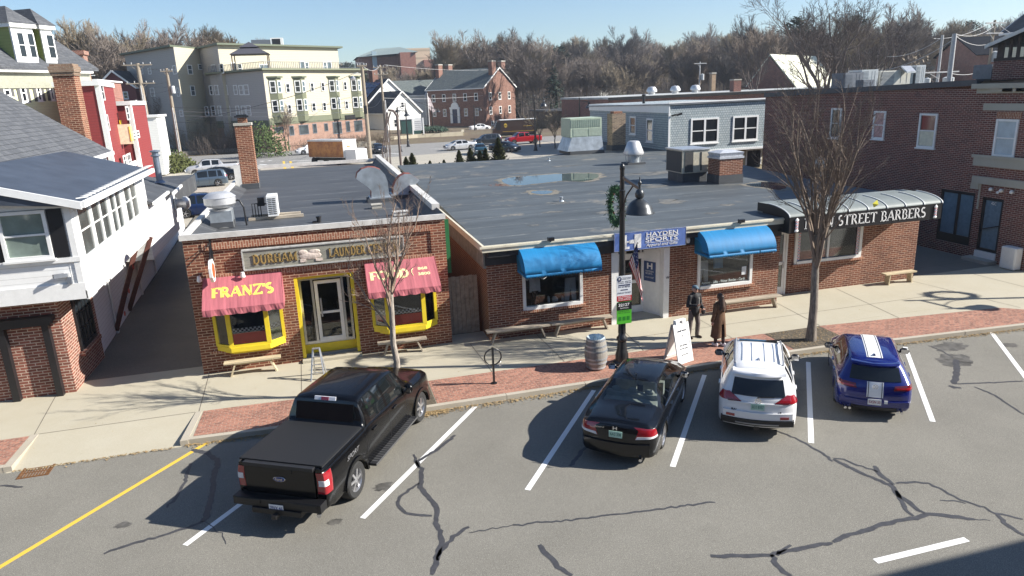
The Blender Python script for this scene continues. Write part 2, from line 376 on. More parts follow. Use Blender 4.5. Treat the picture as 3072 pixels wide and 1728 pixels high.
# terrain sheet
mb=MB(); xs=[-900,-600,-400]+list(range(-300,-60,20))+list(range(-60,120,12))+list(range(120,500,24))+[520,600,750,1000,1300]
ys=[-300,-100,-30,0,60,110,120,126,128,131,134,138,142,146,150,156,164,174,186]+list(range(200,460,20))+[500,600,800,1200,1800]
mb.add([(x,y,terrain(x,y)-(0.0 if y>126.5 or x<-75 or x>85 else .02)) for y in ys for x in xs],[(j*len(xs)+i,j*len(xs)+i+1,(j+1)*len(xs)+i+1,(j+1)*len(xs)+i) for j in range(len(ys)-1) for i in range(len(xs)-1)])
m_g,t_,b_=_nt('ground_cover'); o_=objc(t_)
a_=ramp(t_,noise(t_,o_,.07,5,.7),.4,.6); n2_=ramp(t_,noise(t_,o_,1.2,4,.7),.3,.7)
t_.links.new(mixc(t_,n2_,mixc(t_,a_,(.13,.095,.06),(.17,.15,.085)),(.10,.07,.05)),b_.inputs['Base Color']); b_.inputs['Roughness'].default_value=1
struct(mb.build('ground',m_g,smooth=60))
# main street + alley + rear lot
struct(MB().prism([(-80,-14),(95,-14),(95,17.6),(-80,17.6)],ROADZ-.02,ROADZ).build('main_street',M_road))
struct(MB().prism([(-7.55,21.9),(-3.9,21.9),(-3.9,60),(-9.4,60)],-.1,-.004).build('alley_pavement',M_alley))
lot=MB(); lot.prism([(-45,52),(95,52),(95,111),(34,111),(24,103),(10,100),(-45,98)],ROADZ-.012,ROADZ-.004)
struct(lot.build('parking_lot',M_lot))
struct(MB().prism([(-45,98.1),(10,100.1),(24,103.1),(34,111.1),(95,111.1),(95,124),(-45,126.5)],ROADZ-.012,ROADZ-.006).build('back_road',M_road2))
struct(MB().prism([(28,127),(95,113),(120,126),(60,150),(24,152)],.0,.02).build('side_road',M_road2)) if False else None
# sidewalk slab
KERB=[(-3.9,17.33),(-1.7,17.22),(1.95,17.12),(6.5,17.13),(12.8,17.2),(15.2,17.15),(16.9,16.9),(21.5,16.6),(60,16.0)]
sw=MB()
sw.prism([(-60,19.0),(60,19.0),(60,22.5),(22.7,22.5),(22.7,34),(27.5,34),(60,34),(60,22.5),(60,19)][:2]+[(60,34),(22.6,34),(22.6,22.6),(-60,22.6)],-.3,0)
sw.prism([(a,b+.15) for a,b in KERB]+[(60,19.0),(-3.82,19.0)],-.3,-.004)
sw.prism([(-60,17.45),(-7.75,17.45),(-7.75,19.0),(-60,19.0)],-.3,-.004)
SWALK=struct(sw.build('sidewalk',M_conc)); struct(MB().prism([(22.75,22.7),(27.38,22.75),(27.38,34),(22.75,34)],-.1,.003).build('side_alley',concrete('shadow_dark_concrete',(.20,.19,.165))))  # alley concrete coloured darker to deepen the cast shadow lying there
ap=MB(); ap.add([(-7.75,17.25,ROADZ+.004),(-3.98,17.25,ROADZ+.004),(-3.9,19.0,-.001),(-7.75,19.0,-.001),(-7.75,17.25,-.3),(-3.98,17.25,-.3),(-3.9,19,-.3),(-7.75,19,-.3)],[(0,1,2,3),(0,4,5,1)])
struct(ap.build('driveway_apron',M_conc))
kb=MB()
def kerbpoly(pts,w=.15,zt=.004,zb=ROADZ-.05,seg=2.2):
    for i in range(len(pts)-1):
        a,b=Vector(pts[i]+(0,)),Vector(pts[i+1]+(0,)); L=(b-a).length; n=max(1,round(L/seg)); d=(b-a)/L; nn=Vector((-d.y,d.x,0))
        for k in range(n):
            p=a+d*(L*k/n+.006); kb.fbox(p+Z_*zb+nn*random.uniform(-.006,.006),d*(L/n-.012),nn*w,Z_*(zt-zb))
random.seed(3)
kerbpoly(KERB); kerbpoly([(-60,17.3),(-7.8,17.3)])
kb.add([(-4.0,17.3,ROADZ-.02),(-3.82,17.3,ROADZ-.02),(-3.72,19.0,-.1),(-3.88,19.0,-.1),(-4.0,17.3,.006),(-3.82,17.3,.006),(-3.72,19.0,.006),(-3.88,19.0,.006)],[(0,3,2,1),(4,5,6,7),(0,1,5,4),(1,2,6,5),(2,3,7,6),(3,0,4,7)])
kb.add([(-7.8,17.3,ROADZ-.02),(-7.62,17.3,ROADZ-.02),(-7.6,19.0,-.1),(-7.78,19.0,-.1),(-7.8,17.3,.006),(-7.62,17.3,.006),(-7.6,19.0,.006),(-7.78,19.0,.006)],[(0,3,2,1),(4,5,6,7),(0,1,5,4),(1,2,6,5),(2,3,7,6),(3,0,4,7)])
struct(kb.build('kerb',M_granite))
bs=MB()
K2=[(a,b+.15) for a,b in KERB]
bs.prism([(-3.72,17.49),(-1.7,17.375),(.55,17.31),(.55,18.88),(-3.68,19.0)],-.1,.002)
bs.prism([(2.35,17.27),(6.5,17.285),(12.8,17.355),(13.35,17.34),(13.35,18.9),(2.35,18.9)],-.1,.002)
bs.prism([(15.45,17.26),(16.9,17.055),(21.5,16.755),(24.2,16.7),(22.3,18.25),(15.45,18.9)],-.1,.002)
bs.prism([(-60,17.46),(-7.81,17.46),(-7.79,18.95),(-60,18.95)],-.1,.002)
struct(bs.build('brick_paving',M_paver))
dirt=MB(); dirt.prism([(13.37,17.33),(15.2,17.3),(15.43,17.26),(15.43,18.88),(13.37,18.88)],-.1,.006); dirt.prism([(.57,17.3),(2.33,17.27),(2.33,18.88),(.57,18.88)],-.1,.006)
struct(dirt.build('tree_pit_soil',mat('soil',(.10,.08,.055),1,var=.4,scale=9,bumps=.6)))
# sidewalk joints
jt=MB()
for a,b in (((-3.9,21.8),(-3.8,19)),((4.15,21.5),(4.25,18.9)),((6.45,21.6),(6.5,18.9)),((9.3,21.0),(9.1,18.9)),((15.75,21.6),(15.5,18.9)),((18.95,22.4),(18.4,18.62)),((22.3,22.2),(22.9,18.0)),((1.7,21.8),(1.7,18.9)),((-1.2,21.8),(-1.15,18.9)),((12.2,21.6),(12.2,18.9)),((-8.0,21.6),(-7.7,19)),((-11.5,21.6),(-11.4,19)),((9.2,20.1),(22.6,20.3)),((25.2,24),(25.4,17.2)),((22.8,23.6),(27.4,23.8)),((-7.7,19.0),(-3.9,19.0))):
    p,q=Vector(a+(0,)),Vector(b+(0,)); d=(q-p).normalized(); nn=Vector((-d.y,d.x,0))*.009
    jt.quad(p-nn+Z_*.004,q-nn+Z_*.004,q+nn+Z_*.004,p+nn+Z_*.004)
struct(jt.build('sidewalk_joint',mat('joint_dark',(.13,.11,.09),1,var=.3)),'structure')
# road paint
def paint_mat(name,c):
    m,t,b=_nt(name); MATS[name]=m; o=objc(t); f=mth(t,'GREATER_THAN',noise(t,o,14,6,.85),.64)
    t.links.new(mixc(t,mth(t,'MULTIPLY',f,.6),c,(.22,.21,.2)),b.inputs['Base Color']); b.inputs['Roughness'].default_value=.7; return m
M_pw=paint_mat('white_road_paint',(.80,.80,.78)); M_py=paint_mat('yellow_road_paint',(.72,.47,.06))
def line(a,b,w,m,name='road_marking',z=ROADZ+.004):
    p,q=Vector(a+(z,)),Vector(b+(z,)); d=(q-p).normalized(); nn=Vector((-d.y,d.x,0))*w/2
    L=(q-p).length; k=max(2,int(L/.25)); mb=MB(); V=[]
    for i in range(k+1):
        c=p+d*L*i/k; j=random.uniform(-.006,.006); V+=[c-nn*(1+j*3),c+nn*(1+j*3)]
    mb.add(V,[(2*i,2*i+2,2*i+3,2*i+1) for i in range(k)]); return struct(mb.build(name,m))
for a,b in (((-3.22,12.91),(-.1,17.0)),((.08,12.72),(3.32,17.02)),((3.47,12.64),(6.65,16.9)),((6.74,12.5),(10.0,16.8)),((10.2,12.42),(13.3,16.6)),((13.55,12.36),(16.76,16.6)),((16.95,12.35),(20.18,16.68))):
    line(a,b,.125,M_pw)
line((-6.9,12.7),(-3.4,17.26),.115,M_py)
line((8.5,8.52),(10.45,8.52),.13,M_pw); line((2.5,8.5),(4.4,8.5),.13,M_pw) if False else None
# rear lot paint
for px in ((880,455+25),):
    pass
for (a,b,c,m) in (((700+720/4.77,360+590/4.77),(700+740/4.77,360+700/4.77),.3,M_py),((700+815/4.77,360+590/4.77),(700+850/4.77,360+690/4.77),.3,M_py),((700+840/4.77,360+585/4.77),(700+1120/4.77,360+575/4.77),.35,M_pw),((700+910/4.77,360+603/4.77),(700+1120/4.77,360+603/4.77),.25,M_pw),((700+390/4.77,360+590/4.77),(700+440/4.77,360+590/4.77),.6,M_pw),((700+500/4.77,360+582/4.77),(700+540/4.77,360+582/4.77),.6,M_pw),((700+370/4.77,360+635/4.77),(700+470/4.77,360+640/4.77),.5,M_pw),((1115,455),(1200,462),.25,M_pw),((1290,447),(1330,446),.2,M_pw)):
    p=P2W(a[0],a[1],ROADZ); q=P2W(b[0],b[1],ROADZ); line((p.x,p.y),(q.x,q.y),c,m,z=ROADZ+.003)
# crack sealant
o4=lambda L:[(2500+x/1.75,900+y/1.75) for x,y in L]; ov=lambda L:[(x*1.1925,y*1.1925) for x,y in L]; oL=lambda L:[(x/2.5067,1150+y/2.5067) for x,y in L]
CR_=[(ov([(1145,1095),(1100,1130),(1052,1160),(1060,1195),(1055,1225),(1080,1255),(1100,1275),(1095,1310),(1112,1360),(1100,1400),(1085,1449)]),.1),
(ov([(1055,1215),(1005,1250),(1000,1270),(1020,1290),(1085,1298)]),.07),(ov([(1040,1143),(1054,1175)]),.06),(ov([(1180,1325),(1140,1350),(1110,1385),(1100,1410)]),.09),
(ov([(1357,1370),(1380,1400),(1405,1425),(1440,1449)]),.1),(ov([(1950,1082),(2010,1105),(2060,1135),(2097,1161)]),.06),
(o4([(0,835),(100,885),(200,930),(300,970),(350,1030),(420,1080),(475,1120)]),.1),(o4([(0,830),(60,835),(120,865),(230,900)]),.055),(o4([(215,870),(250,920),(315,968)]),.1),(o4([(330,1000),(360,1060),(380,1100),(425,1135)]),.08),
(o4([(330,962),(400,955),(500,962),(580,1000),(660,1045),(740,1075),(800,1090),(850,1120),(920,1130),(990,1150)]),.06),(o4([(560,1050),(640,1056),(700,1065)]),.04),(o4([(860,1125),(900,1170),(950,1205),(1000,1235)]),.09),
(o4([(-255,1405),(-150,1415),(0,1270),(60,1235),(180,1210),(250,1180),(350,1155),(430,1145),(500,1125),(580,1130),(660,1140),(740,1150)][2:]),.11),(o4([(740,1150),(830,1158)]),.03),
(ov([(1788,1398),(1850,1400),(1940,1395),(1990,1385),(2080,1366),(2096,1363)]),.1),(ov([(1940,1395),(1960,1430),(1985,1449)]),.1),(ov([(1955,1397),(1985,1370)]),.08),
(o4([(645,312),(650,370),(637,440)]),.16),(o4([(605,450),(635,458),(670,463)]),.14),(o4([(650,440),(800,435),(900,430),(1001,425)]),.07),(o4([(740,455),(850,500),(930,555),(1001,600)]),.06),(o4([(500,240),(560,262),(625,300)]),.04),
(oL([(1440,500),(1550,520),(1635,570),(1640,590),(1610,700),(1590,850),(1550,1000),(1520,1040)]),.13),(oL([(1530,1035),(1400,1090),(1200,1150),(1000,1200),(790,1275)]),.08),(oL([(1430,600),(1400,720),(1370,780),(1320,870),(1260,930)]),.07),(oL([(1540,1040),(1600,1080),(1660,1130),(1700,1210)]),.02),(oL([(0,770),(100,773),(175,780)]),.07),
([(1763,1336),(1738,1365),(1710,1397)],.09),(ov([(1290,1320),(1400,1312),(1500,1300),(1600,1288),(1700,1275),(1800,1262)]),.05),(ov([(1180,1340),(1290,1322)]),.03)]
random.seed(11); ck=MB()
for pts,wd in CR_:
    W=[P2W(x,y,ROADZ+.0045) for x,y in pts]; Q=[W[0]]
    for i in range(len(W)-1):
        n=max(2,int((W[i+1]-W[i]).length/.09))
        for k in range(1,n+1):
            c=W[i].lerp(W[i+1],k/n); Q.append(c+Vector((random.gauss(0,.014),random.gauss(0,.014),0)))
    V=[];n=len(Q)
    for i,c in enumerate(Q):
        d=(Q[min(i+1,n-1)]-Q[max(i-1,0)]).normalized(); nn=Vector((-d.y,d.x,0)); e=min(1,.7+min(i,n-1-i)*.2)
        V+=[c-nn*wd*.5*e*random.uniform(.75,1.25),c+nn*wd*.5*e*random.uniform(.75,1.25)]
    ck.add(V,[(2*i,2*i+2,2*i+3,2*i+1) for i in range(n-1)])
struct(ck.build('crack_sealant',mat('tar_sealant',(.055,.055,.06),.55,var=.25,scale=12)))
# oil stains
stn=MB()
for (px,py,r) in ((1005,1565,.12),(2860,1080,.5),(2850,1040,.45),(1150,1460,.18),(3030,1035,.2),(370,1575,.13),(445,1180+20,0)):
    if not r: continue
    c=P2W(px,py,ROADZ+.0035); n=22; V=[c+Vector((math.cos(2*PI*i/n)*r*random.uniform(.6,1.15)*1.3,math.sin(2*PI*i/n)*r*random.uniform(.6,1.1),0)) for i in range(n)]
    stn.add([c]+V,[(0,1+i,1+(i+1)%n) for i in range(n)])
struct(stn.build('oil_stain',mat('oil_stain',(.10,.095,.085),.6,var=.5,scale=5)))
# gutter leaves
random.seed(5); lv=MB()
def leafpt(x,y,z,s):
    a=random.uniform(0,6.28); t=random.uniform(-.5,.5); u=Vector((math.cos(a),math.sin(a),t))*s; v=Vector((-math.sin(a),math.cos(a),random.uniform(-.4,.4)))*s*.7; c=Vector((x,y,z+.01))
    lv.quad(c-u,c+v,c+u,c-v)
def kY(x):
    for i in range(len(KERB)-1):
        if KERB[i][0]<=x<=KERB[i+1][0]: a,b=KERB[i],KERB[i+1]; return a[1]+(b[1]-a[1])*(x-a[0])/(b[0]-a[0])
    return 17.3
for i in range(5200):
    x=random.uniform(-3.9,21.5); 
    if random.random()<.2: x=random.uniform(1.3,2.6)
    y=kY(x)-abs(random.gauss(0,.085))*(1.6 if 1<x<6 else 1)-.015; leafpt(x,y,ROADZ+.012,random.uniform(.012,.032))
for i in range(350): leafpt(random.uniform(-7.6,-4.1),17.3-abs(random.gauss(0,.06)),ROADZ+.01,random.uniform(.01,.028))
for i in range(500): leafpt(random.uniform(13.4,15.4),random.uniform(17.4,18.8),.02,random.uniform(.01,.025))
for i in range(160): leafpt(random.uniform(-8,24),random.uniform(17.5,21.6),.004,random.uniform(.008,.02))
lo=lv.build('fallen_leaves',mat('dead_leaves',(.30,.21,.10),.9,var=.5,scale=9)); struct(lo,'stuff')
# storm drain
t=thing('storm_drain','rusty iron storm drain grate in the road at the driveway corner','storm drain',(-7.07,17.2,ROADZ))
g=MB(); g.box(-.33,-.36,-.03,.33,-.31,.012).box(-.33,.31,-.03,.33,.36,.012).box(-.33,-.31,-.03,-.28,.31,.012).box(.28,-.31,-.03,.33,.31,.012)
for i in range(9): x=-.25+.0625*i; g.box(x-.016,-.31,-.03,x+.016,.31,.006)
for y in (-.1,.1): g.box(-.28,y-.015,-.03,.28,y+.015,.009)
g.build('grate',mat('rust',(.19,.085,.03),.8,.3,var=.5,scale=14),t); MB().box(-.3,-.33,-.1,.3,.33,-.02).build('pit',M_black,t)
# road behind fire lane etc
st=MB()
def wallline(pts,h,w,z=-.15,m=0,jit=.04):
    for i in range(len(pts)-1):
        a,b=Vector(pts[i]+(z,)),Vector(pts[i+1]+(z,)); L=(b-a).length; n=max(1,int(L/1.4)); d=(b-a)/L; nn=Vector((-d.y,d.x,0))
        for k in range(n): st.fbox(a+d*L*k/n-nn*(w/2+random.uniform(0,jit)),d*(L/n-.03),nn*(w+random.uniform(0,jit)),Z_*(h+random.uniform(-jit,jit)))
wallline([(-45,127.8),(-21.7,128.4),(-11.9,129.6),(6.1,127.2),(10,127.8)],.75,.5)
tag(st.build('stone_wall',brick('rubble',(.36,.33,.27),(.30,.27,.22),(.2,.18,.15),.6,.25,.03)),'long low grey rubble wall along the far side of the back road','stone wall')
st=MB(); wallline([(11.5,134),(18.5,136.5),(27.5,137.5),(29.2,146)],1.0,.5)
tag(st.build('retaining_wall',concrete('tan_stone',(.5,.45,.34))),'curved tan stone retaining wall under the white sign board','retaining wall')
# ================= FRANZ-TYPE BRICK SHOP (LEFT) =================
M_brick=brick('red_brick',(.13,.045,.028),(.28,.10,.055),(.52,.37,.25),.27,.085,.012)
M_brick_sold=brick('soldier_brick',(.27,.10,.06),(.33,.135,.08),(.55,.40,.28),.21,.075,.012,rot=True)
M_membrane=None
def roofmat(name,c,seam=1.9,axis='y',tan=.3,rot=0):
    m,t,b=_nt(name); MATS[name]=m; o=objc(t)
    s=nd(t,'ShaderNodeSeparateXYZ'); t.links.new(o,s.inputs[0])
    wob=noise(t,o,.35,2); v=mth(t,'ADD',s.outputs[1],mth(t,'MULTIPLY',wob,.5))
    mp=nd(t,'ShaderNodeMapping'); mp.inputs['Scale'].default_value=(.25,1.2,1); t.links.new(o,mp.inputs[0])
    stx=ramp(t,noise(t,mp.outputs[0],1.0,6,.72),.35,.72)
    fr=mth(t,'FRACT',mth(t,'DIVIDE',v,seam)); near=mth(t,'LESS_THAN',fr,.03); near2=ramp(t,fr,.22,.0)
    brk=ramp(t,noise(t,o,1.1,4,.7),.38,.62)
    tn=ramp(t,noise(t,o,.42,5,.72),.58,.74)
    c1=mixc(t,stx,tuple(x*.72 for x in c),tuple(x*1.35 for x in c))
    c2=mixc(t,mth(t,'MULTIPLY',mth(t,'MULTIPLY',near,brk),.75),c1,(.30,.30,.28))
    c3=mixc(t,mth(t,'MULTIPLY',mth(t,'MULTIPLY',near2,tn),tan),c2,(.36,.30,.22))
    c4=mixc(t,mth(t,'MULTIPLY',tn,tan*.8),c3,(.30,.26,.20))
    t.links.new(c4,b.inputs['Base Color']); b.inputs['Roughness'].default_value=.62; bump(t,b,noise(t,o,8,3),.12,.02); return m
M_roofA=roofmat('rubber_roof',(.062,.066,.072),tan=.08); M_roofB=roofmat('rolled_roof',(.078,.090,.097),tan=1.0)
M_flash=mat('white_flashing',(.62,.60,.56),.5,var=.15,scale=3); M_yellow=mat('yellow_paint',(.78,.60,.03),.5,var=.06); M_alu=mat('aluminium',(.55,.56,.57),.35,.7,var=.1)
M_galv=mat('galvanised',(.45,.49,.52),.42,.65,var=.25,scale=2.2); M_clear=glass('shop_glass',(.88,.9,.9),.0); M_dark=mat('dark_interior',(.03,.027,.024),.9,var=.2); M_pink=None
def cloth(name,c,streak=.25,rough=.8):
    m,t,b=_nt(name); MATS[name]=m; o=objc(t); mp=nd(t,'ShaderNodeMapping'); mp.inputs['Scale'].default_value=(7,.6,.6); t.links.new(o,mp.inputs[0])
    f=ramp(t,noise(t,mp.outputs[0],1.4,4,.7),.3,.75); t.links.new(mixc(t,f,tuple(x*(1-streak) for x in c),tuple(min(1,x*(1+streak)) for x in c)),b.inputs['Base Color']); b.inputs['Roughness'].default_value=rough; return m
M_awn=cloth('faded_red_canvas',(.42,.12,.14)); M_blue=cloth('blue_canvas',(.004,.185,.42),.12,.6)
SH=thing('brick_shop','low red brick takeaway shop with two pink awnings and yellow bay windows','shop building',(0,0,0))
X0,X1,YF,ZT=-4.05,3.62,21.85,4.2
# front facade with openings: recess for the entrance, bay windows, and a sunken sign panel
mb=MB(); L=X1-X0; U=lambda x:x-X0
holes=[(U(-1.12),U(.66),0,2.72),(U(-3.5),U(-1.62),.85,2.1),(U(1.18),U(3.12),.85,2.1),(U(-3.55),U(3.15),3.06,3.8)]
wall_mb((X0,YF,-.1),X_,L,ZT+.1,.3,-Y_,[(a,b,c+.1,d+.1) for a,b,c,d in holes],mb)
mb.box(-3.55,YF+.04,3.06,3.15,YF+.3,3.8)            # back of the sunken panel
mb.box(X0,YF+.3,-.1,X0+.3,46,3.9); mb.box(X1-.3,YF+.3,-.1,X1,46,3.9); mb.box(X0+.3,45.7,-.1,X1-.3,46,3.9); mb.box(X0-.01,YF+.3,3.0,X0+.03,46,4.2)
mb.build('wall',M_brick,SH)
sd=MB(); sd.box(-3.55,YF-.03,3.8,3.15,YF+.02,4.0); sd.box(-3.55,YF-.028,2.9,3.15,YF+.018,3.06); sd.build('brick_course',M_brick_sold,SH)
rf=MB(); rf.box(X0+.28,YF+.28,3.75,X1-.28,45.72,3.92)
rf.add([(X0-.03,YF-.02,4.2),(X0+.6,YF-.02,4.2),(X0+.6,YF+.6,3.93),(X1-.3,YF+.6,3.93),(X1+.02,YF-.02,4.2)],[(0,1,2)]) if False else None
def cant(mb,p,q,h0,h1,w,inn):  # canted roof edge strip
    p,q,inn=Vector(p),Vector(q),Vector(inn); mb.quad(p+Z_*h1,q+Z_*h1,q+inn*w+Z_*h0,p+inn*w+Z_*h0)
cant(rf,(X0,YF,0),(X1,YF,0),3.925,4.22,.75,(0,1,0)); cant(rf,(X0,46,0),(X0,YF,0),3.925,4.22,.6,(1,0,0)); cant(rf,(X1,YF,0),(X1,46,0),3.925,4.30,.35,(-1,0,0))
rf.build('roof',M_roofA,SH)
fl=MB(); fl.box(X0-.06,YF-.07,4.14,X1+.03,YF+.02,4.30); fl.box(X0-.06,YF+.02,4.13,X0+.12,46,4.27); fl.box(X1-.16,YF+1.4,4.22,X1+.1,46,4.42); fl.box(X0-.06,46,4.0,X1+.1,46.1,4.2); fl.build('flashing',M_flash,SH)
# recess
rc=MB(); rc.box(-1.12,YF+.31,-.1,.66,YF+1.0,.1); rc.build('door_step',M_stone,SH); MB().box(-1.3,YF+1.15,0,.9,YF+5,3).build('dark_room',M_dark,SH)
MB().box(-1.14,YF-.22,-.05,.68,YF+.1,.09).build('front_step',M_conc,SH)
fr=MB(); yd=YF+.42
fr.box(-1.12,YF+.02,.1,-1.02,yd+.1,2.72).box(.56,YF+.02,.1,.66,yd+.1,2.72).box(-1.02,YF+.1,2.62,.56,yd+.1,2.72).box(-1.02,yd-.05,.12,.56,yd+.1,.4); fr.build('door_surround',M_yellow,SH)
fa=MB()
for x in (-.98,-.62,.30,.50): fa.box(x-.04,yd-.02,.4,x+.03,yd+.06,2.62)
fa.box(-.98,yd-.018,2.5,.5,yd+.058,2.62).box(-.98,yd-.018,.4,.5,yd+.058,.5); fa.build('door_frame',M_alu,SH)
dr=MB(); dr.box(-.56,yd-.05,.46,-.46,yd+.0,2.46).box(.14,yd-.05,.46,.25,yd,2.46).box(-.46,yd-.05,2.36,.14,yd,2.46).box(-.46,yd-.05,.46,.14,yd,.6).box(-.46,yd-.045,1.38,.14,yd,1.45)
d=dr.build('door',M_white,SH); MB().box(-.43,yd-.1,1.3,-.38,yd-.052,1.9).build('handle',M_alu,d)
MB().box(-.97,yd+.01,.5,.5,yd+.02,2.5).build('door_glass',M_clear,SH)
M_red=mat('red_board',(.85,.03,.03),.5,var=.1); M_yelsign=mat('yellow_sign',(.85,.80,.35),.6,var=.1)
def checker(name,s=.06):
    m,t,b=_nt(name); n=nd(t,'ShaderNodeTexChecker'); n.inputs['Scale'].default_value=1/s; v,u,w_=wallmap(t)
    c=nd(t,'ShaderNodeVectorMath',operation='ADD'); t.links.new(v,c.inputs[0]); c.inputs[1].default_value=(.01,.01,.03); t.links.new(c.outputs[0],n.inputs[0]); n.inputs[1].default_value=(.75,.75,.75,1); n.inputs[2].default_value=(.01,.01,.01,1); t.links.new(n.outputs[0],b.inputs['Base Color']); return m
M_check=checker('black_white_check')
def bay(xa,xb,za,zb,signs):
    dpt=.36; y0=YF-.02; y1=YF-dpt; P=[(xa,y0),(xa+.42,y1),(xb-.42,y1),(xb,y0)]
    b=MB(); hp=[(xa-.03,y0),(xa+.4,y1-.04),(xb-.4,y1-.04),(xb+.03,y0)]
    b.prism(hp,za-.14,za); b.prism(hp,zb,zb+.08)
    b.prism([(xa+.15,y0),(xa+.45,y1+.06),(xb-.45,y1+.06),(xb-.15,y0)],za-.22,za-.141)
    for i in range(4):
        x,y=P[i]; w=.05 if i in(0,3) else .065
        b.prism([(x-w,y-.02),(x+w,y-.02),(x+w,y+.09),(x-w,y+.09)],za,zb)
    for i in range(3):
        a,c=Vector(P[i]+(0,)),Vector(P[i+1]+(0,)); dd=(c-a).normalized(); nn=Vector((dd.y,-dd.x,0))
        for z in (za,zb-.07): b.fbox(a+Z_*z-nn*.03,c-a,nn*.05,Z_*.07)
    wn=b.build('bay_window',M_yellow,SH)
    for i in range(3):
        a,c=Vector(P[i]+(0,)),Vector(P[i+1]+(0,)); dd=(c-a).normalized(); nn=Vector((dd.y,-dd.x,0)); L_=(c-a).length
        MB().fbox(a+Z_*(za+.07)-nn*.01,c-a,-nn*.01,Z_*(zb-za-.14)).build('pane',M_clear,wn)
        MB().fbox(a+dd*.07+Z_*(za+.44)-nn*.035,dd*(L_-.14),-nn*.012,Z_*.13).build('checker_band',M_check,wn)
        if i==1: MB().fbox(a+dd*.07+Z_*(za+.08)-nn*.05,dd*(L_-.14),-nn*.015,Z_*.33).build('red_counter_board',M_red,wn)
        elif signs:
            MB().fbox(a+dd*.06+Z_*(za+.56)-nn*.05,dd*(L_-.12),-nn*.012,Z_*.27).build('window_shade',mat('pale_shade',(.6,.6,.48),.8),wn)
            s=MB().fbox(a+dd*.06+Z_*(za+.08)-nn*.04,dd*(L_-.12),-nn*.012,Z_*.33).build('open_sign_board',M_yelsign,wn)
            text('OPEN',a+dd*.09+Z_*(za+.17)-nn*.03,dd,Z_,L_-.2,.14,mat('faint_orange',(.5,.38,.12),.6,var=0),wn,thick=.006)
        else: MB().fbox(a+dd*.06+Z_*(za+.2)-nn*.05,dd*(L_-.12),-nn*.012,Z_*.2).build('red_counter_board',M_red,wn)
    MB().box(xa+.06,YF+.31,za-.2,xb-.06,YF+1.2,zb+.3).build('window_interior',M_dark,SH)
bay(-3.52,-1.6,.85,1.98,True); bay(1.16,3.14,.85,1.98,False)
MB().box(2.05,YF-.27,.93,2.3,YF-.26,1.25).build('paper_notice',M_white,SH)
MB().box(-3.75,YF-.05,.62,-1.42,YF-.001,.7).build('sill_course',M_brick_sold,SH)
# awnings: canvas wedge with scalloped valance
def wedge(x0,x1,ztop,zbot,dep,lab):
    a=MB(); n=28; y0=YF-.01; y1=YF-dep
    top=[(x0+.02+(x1-x0-.04)*i/n,y0,ztop) for i in range(n+1)]; bot=[(x0+(x1-x0)*i/n,y1+.008*math.sin(i*1.7),zbot) for i in range(n+1)]
    a.add(top+bot,[(i,n+1+i,n+2+i,i+1) for i in range(n)])
    val=[(x0+(x1-x0)*i/n,y1-.015+.02*math.sin(i*1.3+1),zbot-.17-.025*abs(math.sin(i*PI/4))) for i in range(n+1)]
    a.add(bot+val,[(i,n+1+i,n+2+i,i+1) for i in range(n)])
    for x in (x0,x1): a.quad((x,y0,ztop),(x,y0,zbot-.0),(x,y1,zbot)); a.quad((x,y0,zbot),(x,y0,zbot-.16),(x,y1,zbot-.18),(x,y1,zbot))
    o=a.build('awning',M_awn,SH); o['label']=lab; sm=o.modifiers.new('thickness','SOLIDIFY'); sm.thickness=.008; return o
ztop,zbot,dp=2.98,2.24,.95
aw1=wedge(-3.66,-1.44,ztop,zbot,dp,'faded pink awning with yellow lettering over the left bay'); aw2=wedge(1.02,3.22,ztop,zbot,dp,'faded pink awning over the right bay')
sv=Vector((0,dp,ztop-zbot)); sl_=sv.length; svn=sv.normalized()
M_ylet=mat('yellow_lettering',(.85,.72,.12),.6,var=.05); M_clet=mat('cream_lettering',(.82,.70,.36),.6,var=.1)
def aon(x,f): return Vector((x,YF-dp,zbot))+sv*f
text("FRANZ'S",aon(-3.42,.32),X_,svn,1.74,.42,M_ylet,aw1,serif=.26,thick=.006)
text("FOOD",aon(1.12,.36),X_,svn,1.2,.38,M_clet,aw2,serif=.26,thick=.006)
text("868",aon(2.62,.58),X_,svn,.3,.11,M_clet,aw2,bold=.03,thick=.006); text("3800",aon(2.6,.4),X_,svn,.38,.11,M_clet,aw2,bold=.03,thick=.006)
ph=MB(); ph.tube([aon(2.47,.65)-Y_*.01,aon(2.42,.6)-Y_*.012,aon(2.41,.52)-Y_*.012,aon(2.45,.42)-Y_*.01],.014,5); ph.build('phone_symbol',M_clet,aw2)
# sign board
def plank(name,c):
    m,t,b=_nt(name); MATS[name]=m; o=objc(t); mp=nd(t,'ShaderNodeMapping'); mp.inputs['Scale'].default_value=(.7,6,14); t.links.new(o,mp.inputs[0])
    f=ramp(t,noise(t,mp.outputs[0],1.5,6,.75),.3,.7); t.links.new(mixc(t,f,tuple(x*.5 for x in c),tuple(min(1,x*1.35) for x in c)),b.inputs['Base Color']); b.inputs['Roughness'].default_value=.9; bump(t,b,f,.4,.01); return m
M_weather=plank('weathered_wood',(.30,.29,.24)); M_bench=plank('bench_wood',(.42,.36,.28)); M_fresh=plank('pale_wood',(.55,.46,.30)); M_gold=mat('gold_lettering',(.36,.24,.08),.6,var=.25,scale=12)
SG=thing('shop_sign','long weathered grey board with gold carved lettering above the takeaway entrance','sign',(0,YF,3.4))
b=MB(); b.box(-2.45,-.1,-.26,2.25,.02,.29); b.build('board',M_weather,SG)
fr=MB(); fr.box(-2.48,-.13,.29,2.28,.01,.33).box(-2.48,-.13,-.3,2.28,.01,-.26).box(-2.49,-.13,-.26,-2.45,.01,.29).box(2.25,-.13,-.26,2.29,.01,.29); fr.build('frame',mat('faded_grey_trim',(.42,.42,.40),.8,var=.25),SG)
